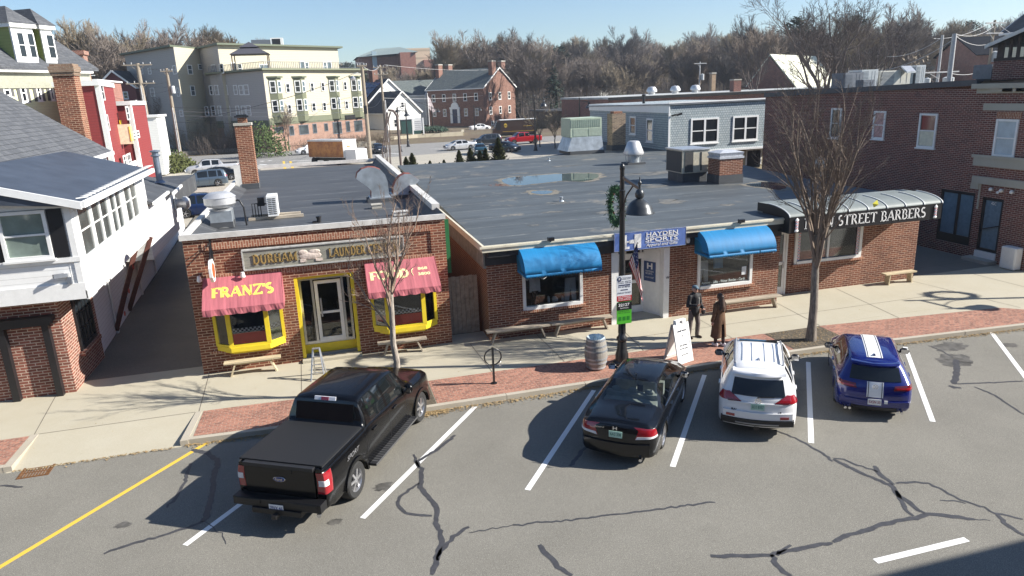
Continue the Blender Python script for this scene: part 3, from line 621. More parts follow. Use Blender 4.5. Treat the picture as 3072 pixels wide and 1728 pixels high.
text('DURHAM',(-2.2,-.1,-.14),X_,Z_,1.28,.3,M_gold,SG,serif=.19,thick=.03); text('LAUNDER CENTER',(.0,-.1,-.13),X_,Z_,2.1,.3,M_gold,SG,serif=.19,thick=.03)
em=MB(); em.ball((-.55,-.1,-.02),(.34,.03,.12),14,6); em.ball((-.75,-.1,.1),(.14,.03,.08),10,6); em.ball((-.42,-.1,.1),(.18,.03,.07),10,6); em.box(-.85,-.12,-.2,-.68,-.1,-.1); em.box(-.4,-.12,-.2,-.2,-.1,-.12)
em.build('peeled_emblem',mat('peeled_paint',(.62,.52,.45),.8,var=.45,scale=9),SG)
# hanging octagonal sign
HS=thing('hanging_sign','small white octagonal bracket sign with a red centre at the brick shop corner','sign',(-3.3,YF-.45,3.28))
oc=[(0+.03*0,.42*math.cos(R(22.5+45*i)),.36*math.sin(R(22.5+45*i))) for i in range(8)]
MB().extr([(-.04,a*.85,b_*.95) for _,a,b_ in oc],(.08,0,0)).build('panel',M_white,HS)
for sx in (-.046,.041): MB().extr([(sx,a*.6,b_*.65) for _,a,b_ in oc],(.005,0,0)).build('red_centre',mat('orange_red',(.55,.10,.03),.5,var=.15),HS)
MB().bar((0,-.05,.34),(0,.45,.75),.03).bar((0,.45,.75),(0,-.1,.72),.025).bar((0,.44,.2),(0,.44,.95),.06).build('bracket',M_black_metal,HS)
# flood lamps on the facade
for x,lab in ((-3.72,'white ball spotlight left of the hanging sign'),(-2.52,'white ball spotlight below the left end of the weathered board')):
    l=thing('spotlight',lab,'light',(x,YF,3.02)); MB().bar((0,0,.05),(0,-.14,.05),.04).build('bracket',M_alu,l); q=MB(); q.lathe([(.0,.08),(.05,.07),(.06,0),(.075,-.07),(.05,-.1),(0,-.1)],(0,-.2,0),12); q.build('lamp_head',M_white,l,smooth=50)
# wires on facade
# ---- roof items ----
M_hood=mat('fan_aluminium',(.62,.62,.62),.4,.5,var=.08)
F=thing('exhaust_fan','round silver exhaust fan at the front left corner of the brick shop roof','roof fan',(-3.3,25.1,3.93))
c=MB(); c.box(-.36,-.3,.0,.36,.4,.2); c.build('curb_flashing',M_roofA,F); c=MB(); c.box(-.34,-.28,.2,.34,.38,.56); c.build('curb_box',M_galv,F)
c=MB(); c.lathe([(0,.5),(.34,.55),(.38,.6),(.2,.62),(.24,.64),(.42,.7),(.5,.78),(.5,.9),(.5,.99),(.52,1.0),(.47,1.04),(.4,1.1),(.3,1.15),(.12,1.16),(0,1.16)],(0,.05,0),28); c.build('fan_housing',M_hood,F,smooth=40)
c=MB(); c.tube([(.4,.1,.82),(.55,.0,.86),(.62,0,.84),(.72,0,.6),(.74,0,-.01)],.03,8); c.build('conduit',M_black,F,smooth=50)
A=thing('heat_pump','white outdoor heat pump unit on timbers on the brick shop roof','air conditioner',(-1.72,26.1,3.93))
c=MB(); c.box(-.85,-.16,0,1.0,-.02,.1).box(-.8,.45,0,.9,.58,.1); c.build('timber',M_bench,A)
c=MB(); c.box(-.17,-.3,.12,.17,.55,.82); c.build('casing',M_white,A)
c=MB()
for i in range(9): c.box(-.13,-.312,.2+.065*i,-.01,-.3,.225+.065*i).box(.01,-.312,.2+.065*i,.13,-.3,.225+.065*i)
c.build('louvre',M_black,A)
c=MB(); c.box(-.5,.1,.45,-.28,.42,.75); [c.tube([(-.7+.09*i,.1+.05*i,.0),(-.7+.09*i,.1+.05*i,.55),(-.2,.2,.5)],.018,5) for i in range(4)]; c.build('pipework',M_black,A)
# brick chimney on left parapet
Cn=thing('chimney','tall slim brick chimney with metal cap at the left edge of the shop roof','chimney',(-3.25,36.3,3.93))
c=MB(); c.box(-.36,-.3,.25,.36,.35,2.95); c.build('stack',M_brick,Cn); c=MB(); c.box(-.4,-.34,2.95,.4,.39,3.07); c.build('crown',M_stone,Cn)
c=MB(); c.box(-.39,-.33,0,.39,.38,.25); c.build('base_flashing',M_roofA,Cn); c=MB(); c.box(-.66,-.3,-.0,-.37,-.02,1.15); c.build('parapet_end',M_flash,Cn)
c=MB(); c.box(-.2,-.18,3.07,.2,.2,3.3); c.build('flue',M_brick,Cn); c=MB(); c.box(-.32,-.3,3.32,.32,.32,3.4).box(-.22,-.2,3.4,.22,.2,3.45); c.build('cap',M_black_metal,Cn)
# curved sheet metal ducts
M_rust=mat('rusty_red_sheet',(.27,.08,.05),.7,.3,var=.45,scale=4)
def hood(loc,lab,poly):
    D=thing('duct_hood',lab,'roof duct',loc); q=MB(); q.extr([(x,-.3,z) for x,z in poly],(0,.62,0)); k=len(poly); q.m=[0,0]+[1]*k
    q.build('elbow',[M_galv,M_rust],D); q=MB(); q.box(-.5,-.42,-.02,.5,.5,.12); q.build('base_flashing',M_roofA,D); MB().box(-.42,-.38,.12,.42,.42,.17).build('flange',M_galv,D)
hood((2.2,28.6,3.93),'left galvanised curved duct hood with rusty edge on the brick shop roof',[(-.35,.1),(-.32,.42),(-.42,.58),(-.86,.95),(-.8,1.16),(-.62,1.3),(-.38,1.36),(-.12,1.34),(.1,1.24),(.26,1.04),(.34,.75),(.36,.1)])
hood((3.1,29.2,3.93),'right galvanised curved duct hood leaning towards the neighbouring roof',[(-.34,.1),(-.3,.42),(-.18,.68),(0,.86),(.2,.95),(.44,.93),(.78,.66),(.52,.4),(.46,.32),(.3,.22),(.26,.1)])
for i,(x,y,s,lab) in enumerate(((2.55,24.6,(.5,.3,.14),'low flat roof vent near the front edge of the brick shop roof'),(1.9,26.6,(.36,.3,.16),'low wooden block lying on the roof in front of the duct hoods'))):
    v=MB(); v.box(-s[0]/2,-s[1]/2,0,s[0]/2,s[1]/2,s[2]*.8).box(-s[0]/2-.02,-s[1]/2-.02,s[2]*.8,s[0]/2+.02,s[1]/2+.02,s[2]); o=v.build('roof_vent',[M_flash,M_stone][i],loc=(x,y,3.93)); tag(o,lab,'roof vent')
v=MB(); v.lathe([(.07,0),(.07,.12),(.09,.13),(.09,.2),(0,.21)],n=10); v.box(-.22,-.05,0,-.05,.05,.05); tag(v.build('vent_pipe',M_black,loc=(-.2,24.5,3.93)),'short black vent pipe near the front of the brick shop roof','pipe')
# fence between shops
FG=thing('wooden_gate','tall weathered plank gate closing the gap between the two shops','gate',(4.2,22.6,0))
for i in range(7): MB().box(-.52+.15*i,-.02,.02,-.38+.15*i,.02,2.02+.02*(i%2)).build('plank',mat('dark_plank',(.34,.27,.20),.9,var=.3),FG)
MB().box(-.5,.02,.4,.5,.06,.5).box(-.5,.02,1.6,.5,.06,1.7).build('rail',M_bench,FG)
MB().box(3.63,22.5,2.2,3.86,22.53,4.0).build('green_panel',mat('green_paint',(.02,.14,.05),.5,var=.1),SH)
# ================= LONG SHOP BUILDING (sports shop + barbers) =================
M_brick2=brick('brown_brick',(.125,.045,.03),(.25,.092,.052),(.45,.33,.24),.27,.08,.012)
M_brick3=brick('orange_brick',(.16,.07,.04),(.22,.10,.055),(.40,.28,.19),.27,.08,.012,.15)
HB=thing('shop_building','long single storey brick building with a wide flat grey roof holding rain puddles','shop building',(0,0,0))
HX0,HX1,HY,HZ=4.85,15.72,21.6,3.22; BX1=22.7; BY=22.5
mb=MB(); U=lambda x:x-HX0
wall_mb((HX0,HY,-.1),X_,HX1-HX0,2.95,.28,-Y_,[(U(6.02),U(8.12),.9,2.4),(U(9.17),U(11.33),0,2.75),(U(12.42),U(14.6),.9,2.4)],mb)
mb.box(HX0,HY+.28,-.1,HX0+.28,50.4,2.9); mb.box(HX1-.28,HY+.28,-.1,HX1,BY+.3,2.9)
wall_mb((HX1,BY,-.1),X_,BX1-HX1,3.0,.28,-Y_,[(.02,.98,0,2.6),(1.28,4.3,1.15,2.8)],mb)
mb.box(BX1-.28,BY+.28,-.1,BX1,34,3.0)
mb.build('wall',M_brick2,HB)
MB().box(HX0-.012,HY+.002,-.1,HX0-.001,50,2.9).build('side_wall_facing',M_brick3,HB)
rf=MB(); rf.prism([(HX0-.12,HY-.28),(15.6,HY-.28),(15.6,21.6),(22.6,21.6),(22.9,30),(23.9,36.7),(25.3,48),(25.3,63),(19.5,56),(18.2,51.5),(15,49.3),(5.3,50.4)],3.1,3.25); rf.build('roof',M_roofB,HB)
fa=MB(); fa.box(HX0-.2,HY-.36,3.05,15.62,HY-.281,3.26); fa.box(HX0-.2,HY-.281,3.05,HX0-.121,50.4,3.27); fa.box(HX0-.28,HY-.40,3.18,15.62,HY-.361,3.24); fa.build('fascia_trim',mat('cream_trim',(.62,.58,.46),.55,var=.12,scale=3),HB)
so=MB(); so.box(HX0,HY-.28,2.86,HX1,HY+.2,3.05); so.box(HX0-.05,HY-.06,2.55,HX1,HY-.001,2.86); so.build('dark_fascia',mat('dark_board',(.025,.026,.03),.6,var=.2),HB)
so=MB(); so.box(HX0-.1,HY,2.45,HX0-.013,50,3.04); so.build('side_fascia',mat('weathered_fascia',(.22,.22,.20),.7,var=.3),HB)
MB().box(HX0+.5,HY+1.6,0,22.3,HY+1.7,2.9).build('interior_wall',mat('shop_interior',(.10,.09,.08),.9,var=.3),HB)
MB().box(HX0+.3,HY+.3,.75,9.0,HY+1.55,.8).box(12.3,HY+.3,.75,15.3,HY+1.55,.8).build('display_shelf',mat('display_shelf_wood',(.25,.2,.15),.8),HB)
def shopwin(x0,x1,z0,z1,y,mull=None,fw=.1):
    f=MB(); f.box(x0,y-.06,z0,x0+fw,y+.08,z1).box(x1-fw,y-.06,z0,x1,y+.08,z1).box(x0+fw,y-.055,z1-fw,x1-fw,y+.08,z1).box(x0+fw,y-.09,z0,x1-fw,y+.08,z0+.11)
    if mull: f.box(mull-.04,y-.04,z0+.11,mull+.04,y+.06,z1-fw)
    wn=f.build('window',M_white,HB); MB().box(x0+fw,y+.0,z0+.11,x1-fw,y+.012,z1-fw).build('pane',M_clear,wn)
    MB().box(x0-.1,y-.1,z0-.09,x1+.1,y-.0,z0-.001).build('sill',M_brick_sold,HB); return wn
shopwin(6.02,8.12,.9,2.4,HY); shopwin(12.42,14.6,.9,2.4,HY); shopwin(17.0,20.02,1.15,2.8,BY,18.5,.12)
def dome(x0,x1,lab):   # round blue awning: quarter barrel with end caps and scalloped hem
    a=MB(); n=20; yb=HY-.065; R_=.98; Hh=.74; zb=2.35; k=9
    def pt(i,j):
        x=x0+(x1-x0)*i/n; t=PI/2*j/k; return (x,yb-R_*math.sin(t)*.98,zb+Hh*math.cos(t))
    V=[pt(i,j) for i in range(n+1) for j in range(k+1)]; a.add(V,[(i*(k+1)+j,i*(k+1)+j+1,(i+1)*(k+1)+j+1,(i+1)*(k+1)+j) for i in range(n) for j in range(k)])
    m_=56; hem=[(x0+(x1-x0)*i/m_,yb-R_*.98-.004*(i%2),zb) for i in range(m_+1)]; h2=[(x0+(x1-x0)*i/m_,yb-R_*.98-.01,zb-.07-.05*(i%2)) for i in range(m_+1)]
    a.add(hem+h2,[(i,m_+1+i,m_+2+i,i+1) for i in range(m_)])
    for x,s in ((x0,0),(x1,n)):
        V=[(x,yb,zb)]+[pt(s,j) for j in range(k+1)]; a.add(V,[(0,j,j+1) for j in range(1,k+1)])
        V=[];q=16
        for i in range(q+1): y=yb-R_*.98*i/q; V+=[(x,y,zb),(x,y,zb-.07-.05*(i%2))]
        a.add(V,[(2*i,2*i+1,2*i+3,2*i+2) for i in range(q)])
    o=a.build('awning',M_blue,HB,smooth=35,weld=True); o['label']=lab; sm=o.modifiers.new('t','SOLIDIFY'); sm.thickness=.01
dome(5.85,8.42,'rounded bright blue awning left of the entrance'); dome(12.25,14.85,'rounded bright blue awning right of the entrance')
# recessed entrance
yr=HY+.95
e=MB(); e.box(9.17,HY-.03,0,9.42,HY+.28,2.65).box(11.12,HY-.03,0,11.33,HY+.28,2.65); e.box(9.42,HY+.28,0,9.47,yr,2.65)
e.fbox((11.14,HY+.28,0),(-.35,.67,0),(.04,.02,0),(0,0,2.65)); e.box(9.42,yr-.05,2.15,10.95,yr+.05,2.22).box(9.42,yr-.05,2.55,10.95,yr+.05,2.65).box(9.42,HY-.02,2.62,11.12,HY+.25,2.75)
for x in (9.5,10.1,10.7): e.box(x-.03,yr-.04,2.22,x+.03,yr+.04,2.55)
e.build('entrance_surround',M_white,HB); MB().box(9.42,HY+.2,.0,11.3,HY+1.6,.012).build('entrance_floor',M_stone,HB)
dr=MB()
for x0,x1 in ((9.47,9.95),(9.99,10.82)):
    dr.box(x0,yr-.03,.02,x0+.1,yr+.03,2.14).box(x1-.1,yr-.03,.02,x1,yr+.03,2.14).box(x0+.1,yr-.03,2.0,x1-.1,yr+.03,2.14).box(x0+.1,yr-.03,.02,x1-.1,yr+.03,.28).box(x0+.1,yr-.03,1.12,x1-.1,yr+.03,1.24)
d=dr.build('door',M_white,HB); MB().box(9.57,yr-.004,.28,10.72,yr+.004,2.0).build('pane',M_clear,d); MB().box(10.06,yr-.08,1.0,10.09,yr-.04,1.2).build('handle',M_alu,d)
M_navy=mat('navy_board',(.035,.07,.19),.5,var=.08); M_signblue=mat('faded_blue_board',(.10,.17,.43),.5,var=.12,scale=3)
# side plaque in the recess
pl=thing('shop_plaque','small navy plaque with white letters on the angled white wall inside the recessed entrance','sign',(0,0,0))
a0=Vector((10.82,HY+.90,1.2)); dv=Vector((.35,-.67,0)).normalized(); nn=dv.cross(Z_)
MB().fbox(a0+nn*.0,dv*.5,Z_*.72,nn*.02).build('board',M_navy,pl)
text('H',a0+dv*.14+Z_*.45+nn*.025,dv,Z_,.24,.22,M_white,pl,bold=.04,thick=.004); text('HAYDEN\nSPORTS',a0+dv*.08+Z_*.25+nn*.025,dv,Z_,.34,.15,M_white,pl,thick=.004); text('44 MAIN STREET',a0+dv*.06+Z_*.12+nn*.025,dv,Z_,.38,.05,M_white,pl,thick=.004)
text('44',Vector((11.2,HY-.035,1.42)),X_,Z_,.12,.1,M_black,HB,'house_number',shear=.3,thick=.006)
# main sign
SS=thing('shop_sign','blue board sign with white lettering above the recessed entrance between the blue awnings','sign',(9.1,HY-.42,2.66))
MB().box(0,0,0,2.62,.04,.62).build('board',M_signblue,SS); e=MB(); e.box(0,-.006,0,2.62,.0,.012).box(0,-.006,.608,2.62,.0,.62).box(0,-.006,.012,.012,.0,.608).box(2.608,-.006,.012,2.62,0,.608); e.build('edge',M_alu,SS)
e=MB(); e.box(.2,-.012,.06,.44,-.001,.54).box(.54,-.012,.24,.74,-.001,.36).box(.72,-.012,.06,.96,-.001,.54) ; e.box(.44,-.012,.06,.54,-.001,.14); e.box(.44,-.0125,.28,.54,-.001,.33); e.build('letter_h_emblem',M_white,SS)
text('HAYDEN',(1.15,-.004,.42),X_,Z_,1.15,.14,M_white,SS,bold=.01,spacing=1.05); text('SPORTS',(1.12,-.004,.235),X_,Z_,1.18,.14,M_white,SS,bold=.01); text('Apparel and Gifts',(1.14,-.004,.05),X_,Z_,1.16,.13,M_white,SS,shear=.2)
e=MB(); e.box(1.12,-.012,.395,2.34,-.001,.408).box(1.12,-.012,.2,2.34,-.001,.21); e.build('rule',M_white,SS)
# small fittings
for x,lab in ((6.9,'small black flood lamp on the fascia above the left blue awning'),(13.8,'small black flood lamp on the fascia above the right blue awning')):
    t=thing('flood_lamp',lab,'light',(x,HY-.38,3.3)); MB().box(-.1,-.14,-.04,.1,0,.07).build('lamp_head',M_black,t); MB().box(-.02,-.02,-.1,.02,.06,-.03).build('bracket',M_black,t)
t=thing('security_camera','white dome camera on the dark fascia between the blue sign and the right awning','camera',(11.95,HY-.1,2.74)); q=MB(); q.lathe([(.0,.09),(.06,.08),(.07,0),(.05,-.08),(0,-.1)],(0,-.05,0),12); q.build('housing',M_white,t,smooth=50)
# display goods
M_tee=mat('white_cotton',(.70,.72,.74),.8); M_teeb=mat('pale_blue_cotton',(.30,.50,.68),.8); M_cloth2=mat('grey_cotton',(.48,.52,.56),.8)
def tee(x,y,z,s,m,lab,pants=False):
    b=MB()
    if pants: b.extr([(x-.25*s,y,z+.6*s),(x+.25*s,y,z+.6*s),(x+.3*s,y,z-.5*s),(x+.08*s,y,z-.5*s),(x,y,z+.2*s),(x-.08*s,y,z-.5*s),(x-.3*s,y,z-.5*s)],(0,.05,0))
    else: b.extr([(x-.12*s,y,z+.5*s),(x+.12*s,y,z+.5*s),(x+.42*s,y,z+.28*s),(x+.33*s,y,z+.1*s),(x+.22*s,y,z+.2*s),(x+.24*s,y,z-.4*s),(x-.24*s,y,z-.4*s),(x-.22*s,y,z+.2*s),(x-.33*s,y,z+.1*s),(x-.42*s,y,z+.28*s)],(0,.06,0))
    return tag(b.build('display_garment',m),lab,'garment')
tee(6.5,HY+.16,1.75,.8,M_tee,'white T-shirt hanging at the left of the left shop window'); tee(7.75,HY+.16,1.35,.72,M_cloth2,'pale grey sweatpants standing at the right of the left shop window',True)
tee(13.35,HY+.15,1.85,.75,M_teeb,'pale blue T-shirt hanging in the middle of the right shop window'); tee(12.75,HY+.16,1.45,.7,M_tee,'white trousers hanging at the left of the right shop window',True)
tee(14.1,HY+.2,2.1,.6,M_tee,'white folded top hanging at the upper right of the right shop window')
tee(6.5,HY+.14,1.2,.45,M_black,'dark leggings under the white T-shirt in the left shop window',True)
for i,(x,w_,h,lab) in enumerate(((6.55,.16,.12,'small white box at the left end of the left window sill'),(7.0,.07,.2,'small white bottle on the left window sill'),(7.22,.2,.16,'pair of white mugs beside the bottle on the left window sill'),(7.5,.07,.15,'white candle jar near the right of the left window sill'))):
    b=MB(); b.box(-w_/2,-.05,0,w_/2,.05,h*.75); b.box(-w_/3,-.035,h*.75,w_/3,.035,h); tag(b.build('display_item',M_tee,loc=(x,HY+.28,1.0)),lab,'display item')
text('Apparel - Gifts - Water Bottles - Cards',(12.6,HY-.004,1.03),X_,Z_,1.75,.13,mat('window_vinyl',(.62,.70,.68),.6,var=0),HB,'window_lettering',thick=.003)
MB().box(14.2,HY-.006,1.25,14.38,HY-.001,1.55).build('window_sticker',M_tee,HB)
# barber part: canopy, sign, door
RB=mat('canopy_sheet',(.20,.225,.22),.6,.1,var=.12,scale=2); cx0,cx1=15.55,22.05; yf=20.92; zb=2.74; zs=3.3
c=MB(); k=12; ribs=8
def cp(t,dr=0): a=PI/2*t; return (yf+1.25*(1-math.cos(a))-dr*math.cos(a),zs+.02+.3*math.sin(a)+dr*math.sin(a))
V=[];
for x in (cx0,cx1):
    for j in range(k+1): y,z=cp(j/k); V.append((x,y,z))
c.add(V,[(j,k+1+j,k+2+j,j+1) for j in range(k)])
CN=c.build('canopy_roof',RB,HB,smooth=30); c=MB()
for i in range(ribs+1):
    x=cx0+(cx1-cx0)*i/ribs
    for j in range(k):
        a=cp(j/k,.03);b_=cp((j+1)/k,.03);a2=cp(j/k);b2=cp((j+1)/k); c.add([(x-.02,*a2),(x+.02,*a2),(x+.02,*a),(x-.02,*a),(x-.02,*b2),(x+.02,*b2),(x+.02,*b_),(x-.02,*b_)],[(2,3,7,6),(1,2,6,5),(3,0,4,7)])
c.build('canopy_rib',mat('canopy_rib_grey',(.5,.52,.52),.5),HB)
for x in (cx0-.01,cx1+.01):
    c=MB(); P=[(x,yf+1.9,zs),(x,yf,zs)]+[(x,*cp(j/k)) for j in range(k+1)]+[(x,yf+1.9,zs+.3)]
    c.quad(*P); c.build('canopy_end',M_black,HB)
c=MB(); c.box(cx0+.01,yf+1.25,3.25,cx1-.01,yf+1.9,3.6); c.build('canopy_back',RB,HB)
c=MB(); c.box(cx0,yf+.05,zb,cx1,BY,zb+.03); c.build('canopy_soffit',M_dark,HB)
BS=thing('shop_sign','black fascia sign with white serif lettering and barber poles under the curved metal canopy','sign',(0,0,0))
MB().box(cx0,yf,zb,cx1,yf+.049,zs+.015).box(cx1-.05,yf+.05,zb+.031,cx1,BY-.0,zs-.001).box(cx0,yf+.05,zb+.031,cx0+.05,BY,zs-.001).build('board',M_black,BS)
text('MAIN STREET BARBERS',(16.15,yf-.004,zb+.1),X_,Z_,5.18,.4,M_white,BS,serif=.15,thick=.012)
def pole(x):
    b=MB(); b.lathe([(0,0),(.07,0),(.085,.04),(.06,.08)],(0,0,0),10); b.lathe([(.06,.08),(.06,.38)],(0,0,0),10,m=1); b.lathe([(.06,.38),(.08,.4),(.07,.44),(0,.5)],(0,0,0),10)
    p=b.build('barber_pole',[M_white,M_stripe],BS,smooth=40); p.location=(x,yf-.035,zb+.05); p.scale=(1,.3,1)
def stripemat(name,s=.11,slope=.6):
    m,t,b=_nt(name); MATS[name]=m; v,u,w_=wallmap(t); f=mth(t,'FRACT',mth(t,'DIVIDE',mth(t,'ADD',w_,mth(t,'MULTIPLY',u,slope)),s))
    c1=mixc(t,mth(t,'GREATER_THAN',f,.25),(.5,.02,.03),(.8,.8,.8)); c2=mixc(t,mth(t,'GREATER_THAN',f,.5),c1,(.03,.05,.2)); c3=mixc(t,mth(t,'GREATER_THAN',f,.75),c2,(.8,.8,.8)); t.links.new(c3,b.inputs['Base Color']); return m
M_stripe=stripemat('barber_stripes'); pole(15.83); pole(21.75)
for x in (17.14,19.78): MB().box(x,BY-.03,1.28,x+.11,BY-.012,2.68).build('striped_window_tape',M_stripe,HB)
f=MB(); f.box(15.74,BY-.04,0,15.8,BY+.04,2.6).box(16.63,BY-.04,0,16.7,BY+.04,2.6).box(15.8,BY-.04,2.5,16.63,BY+.04,2.6); f.build('door_frame',M_white,HB)
f=MB(); f.box(15.8,BY-.02,.02,15.92,BY+.03,2.49).box(16.52,BY-.02,.02,16.63,BY+.03,2.49).box(15.92,BY-.02,2.36,16.52,BY+.03,2.49).box(15.92,BY-.02,.02,16.52,BY+.03,.32).box(15.92,BY-.02,1.18,16.52,BY+.03,1.3); d=f.build('door',M_white,HB)
MB().box(15.92,BY-.003,.32,16.52,BY+.003,2.36).build('pane',M_clear,d); MB().box(16.54,BY-.07,1.05,16.57,BY-.021,1.3).build('handle',M_alu,d)
MB().box(16.0,BY-.03,1.72,16.35,BY-.01,1.88).build('open_sign_board',M_black,HB); text('OPEN',(16.04,BY-.035,1.75),X_,Z_,.26,.1,M_white,HB,thick=.004)
t=thing('wall_lamp','tiny white lamp on the brick pier beside the barber shop door','light',(15.35,HY-.05,2.05)); MB().tube([(0,.05,0),(0,-.1,.02),(-.02,-.14,-.08)],.025,6).build('arm',M_white,t)
# ---- things on the long roof ----
RZ=3.25
def place(x,y): return (x,y,RZ)
G=thing('rooftop_unit','pale green ribbed air conditioning unit at the back of the long roof','air conditioner',place(19.3,51.0))
b=MB(); b.box(-1.3,-1.1,1.25,1.15,1.0,2.6); b.build('cabinet',mat('pale_green_metal',(.40,.47,.36),.5,var=.1),G)
b=MB()
for i in range(14): b.box(-1.25+.17*i,-1.13,1.95,-1.17+.17*i,-1.101,2.5)
b.box(-1.1,-1.12,1.3,.0,-1.101,1.85).box(.1,-1.12,1.3,1.1,-1.101,1.85); b.build('grille',mat('green_grey',(.30,.36,.29),.6),G)
b=MB(); b.add([(-1.6,-1.2,.25),(1.25,-1.2,.25),(1.25,1.2,.25),(-1.6,1.2,.25),(-1.2,-1.1,1.25),(1.15,-1.1,1.25),(1.15,1,1.25),(-1.2,1,1.25)],[(4,5,6,7),(0,1,5,4),(1,2,6,5),(2,3,7,6),(3,0,4,7)]); b.build('duct_base',M_galv,G); MB().box(-1.4,-1.25,0,1.3,1.2,.25).build('curb',M_roofA,G)
C2=thing('chimney','mottled tan brick chimney beside the green rooftop unit','chimney',place(22.35,51.6)); b=MB(); b.box(-.55,-.5,.4,.55,.5,2.75); b.build('stack',brick('tan_brick',(.30,.22,.15),(.12,.08,.06),(.4,.34,.26),.3,.09,.012,.1),C2); MB().box(-.6,-.55,0,.6,.55,.4).build('base_flashing',M_roofA,C2); MB().box(-.35,-.35,2.75,.35,.35,2.9).build('flue',M_brick,C2)
MV=thing('mushroom_vent','white conical roof ventilator standing near the middle of the long roof','roof vent',place(19.0,41.2)); b=MB(); b.lathe([(.42,.55),(.62,.6),(.64,.7),(.38,1.35),(.30,1.42),(.05,1.44),(0,1.44)],n=24); b.build('cone',M_hood,MV,smooth=40); b=MB(); b.lathe([(.36,.1),(.36,.55)],n=16); b.build('throat',M_galv,MV)
MB().box(-.6,-.5,0,.6,.5,.12).build('base_flashing',M_roofA,MV); b=MB(); [b.bar((.45*math.cos(a),.45*math.sin(a),.1),(.58*math.cos(a),.58*math.sin(a),.6),.03) for a in (0,1.57,3.14,4.71)]; b.build('strut',M_alu,MV)
A2=thing('rooftop_unit','boxy beige and dark grey air conditioning cabinet beside the square brick chimney','air conditioner',place(17.75,32.3))
b=MB(); b.box(-.62,-.8,.45,.85,.9,1.55); b.build('cabinet',mat('beige_metal',(.50,.46,.36),.5,var=.15),A2); b=MB(); b.box(-.64,-.7,.5,-.621,.85,1.5).box(-.5,-.825,.5,-.05,-.801,1.5); b.box(.35,-.82,.55,.42,-.801,1.45); b.build('coil_grille',mat('coil_grey',(.05,.05,.05),.6,var=.3,scale=30),A2); b=MB(); b.box(-.68,-.85,1.56,.88,.95,1.62); b.build('top_cover',M_alu,A2); MB().box(-.55,-.7,0,.78,.82,.45).build('curb',M_roofA,A2)
C3=thing('chimney','short square red brick chimney with white cap in front of the beige rooftop unit','chimney',place(18.95,30.6)); b=MB(); b.box(-.62,-.5,.42,.62,.55,1.18); b.build('stack',M_brick2,C3); MB().box(-.65,-.53,0,.65,.58,.42).build('base_flashing',M_roofA,C3)
b=MB(); b.box(-.66,-.54,1.18,.66,.59,1.28).add([(-.6,-.48,1.28),(.6,-.48,1.28),(.6,.53,1.28),(-.6,.53,1.28),(-.66,-.54,1.46),(.66,-.54,1.46),(.66,.59,1.46),(-.66,.59,1.46),(-.3,-.2,1.56),(.3,-.2,1.56),(.3,.25,1.56),(-.3,.25,1.56)],[(0,1,5,4),(1,2,6,5),(2,3,7,6),(3,0,4,7),(4,5,9,8),(5,6,10,9),(6,7,11,10),(7,4,8,11),(8,9,10,11)]); b.build('cap',mat('grey_white_cap',(.55,.57,.6),.5,.3,var=.2),C3)
for i,(x,y,lab) in enumerate(((9.95,28.9,'small grey pipe vent in a pale dust patch near the front of the long roof'),(15.2,46.6,'small grey pipe vent far back on the long roof'))):
    b=MB(); b.lathe([(.12,0),(.1,.03),(.05,.05),(.05,.14),(.08,.14),(.08,.2),(0,.21)],n=10); tag(b.build('vent_pipe',M_galv,loc=(x,y,RZ)),lab,'pipe')
PW=thing('vent_hatch','tilted metal roof flap at the front right of the long roof',"roof vent",(14.95,21.9,RZ)) if False else None
# puddles
m,t_,b_=_nt('rain_water'); b_.inputs['Base Color'].default_value=(.012,.02,.03,1); b_.inputs['Roughness'].default_value=.015; b_.inputs['Specular IOR Level'].default_value=1.0; b_.inputs['IOR'].default_value=1.6
def puddle(pts,lab,jit=.05):
    W=[P2W(x,y,RZ) for x,y in pts]; Q=[]
    n=len(W)
    for i in range(n):
        a,b2,c,d=W[i-1],W[i],W[(i+1)%n],W[(i+2)%n]
        for k in range(5):
            t=k/5; Q.append(.5*((2*b2)+(c-a)*t+(2*a-5*b2+4*c-d)*t*t+(-a+3*b2-3*c+d)*t**3)+Vector((random.gauss(0,jit*.4),random.gauss(0,jit),0)))
    ct=sum(Q,Vector())/len(Q)
    rim=MB(); r2=[ct+(q-ct)*(1.0)+ (q-ct).normalized()*random.uniform(.08,.5)+Z_*.005 for q in Q]; rim.quad(*r2); struct(rim.build('puddle_silt',M_silt))
    p=MB(); p.quad(*[q+Z_*.009 for q in Q]); o=p.build('puddle',m); o['kind']='structure'; return o
M_silt=mat('dried_silt',(.17,.155,.125),.9,var=.35,scale=5)
random.seed(8)
puddle([(1512,549),(1507,541),(1530,533),(1600,527),(1680,522),(1745,520),(1790,522),(1796,530),(1775,540),(1740,545),(1690,543),(1640,548),(1570,556),(1535,556)],'')
puddle([(1592,577),(1610,573),(1640,572),(1658,575),(1648,581),(1620,583)],'',.02)
puddle([(2236,554),(2270,548),(2310,547),(2350,552),(2362,560),(2340,570),(2310,566),(2290,562),(2262,560)],'')
sl2=MB()
for px,py,rx,ry in ((1678,608,.55,.5),(2010,605,.7,.8),(1840,636,1.1,.4),(1660,636,.5,.25),(1950,520,1.6,.9),(1960,560,1.2,.5),(1600,676,.3,.2),(2180,615,.4,.3),(1890,545,1.0,.5),(1700,498,1.2,.5),(1560,520,.8,.4),(2130,640,.4,.2)):
    c=P2W(px,py,RZ)+Z_*.004; n=26; V=[c]+[c+Vector((math.cos(2*PI*i/n)*rx*random.uniform(.45,1.1),math.sin(2*PI*i/n)*ry*random.uniform(.45,1.1),0)) for i in range(n)]; sl2.add(V,[(0,1+i,1+(i+1)%n) for i in range(n)])
for px,py in ((1500,556),):
    for i in range(60): c=P2W(px+random.gauss(0,14),py+random.gauss(0,1.5),RZ); leafpt(c.x,c.y,RZ,.05) if False else None
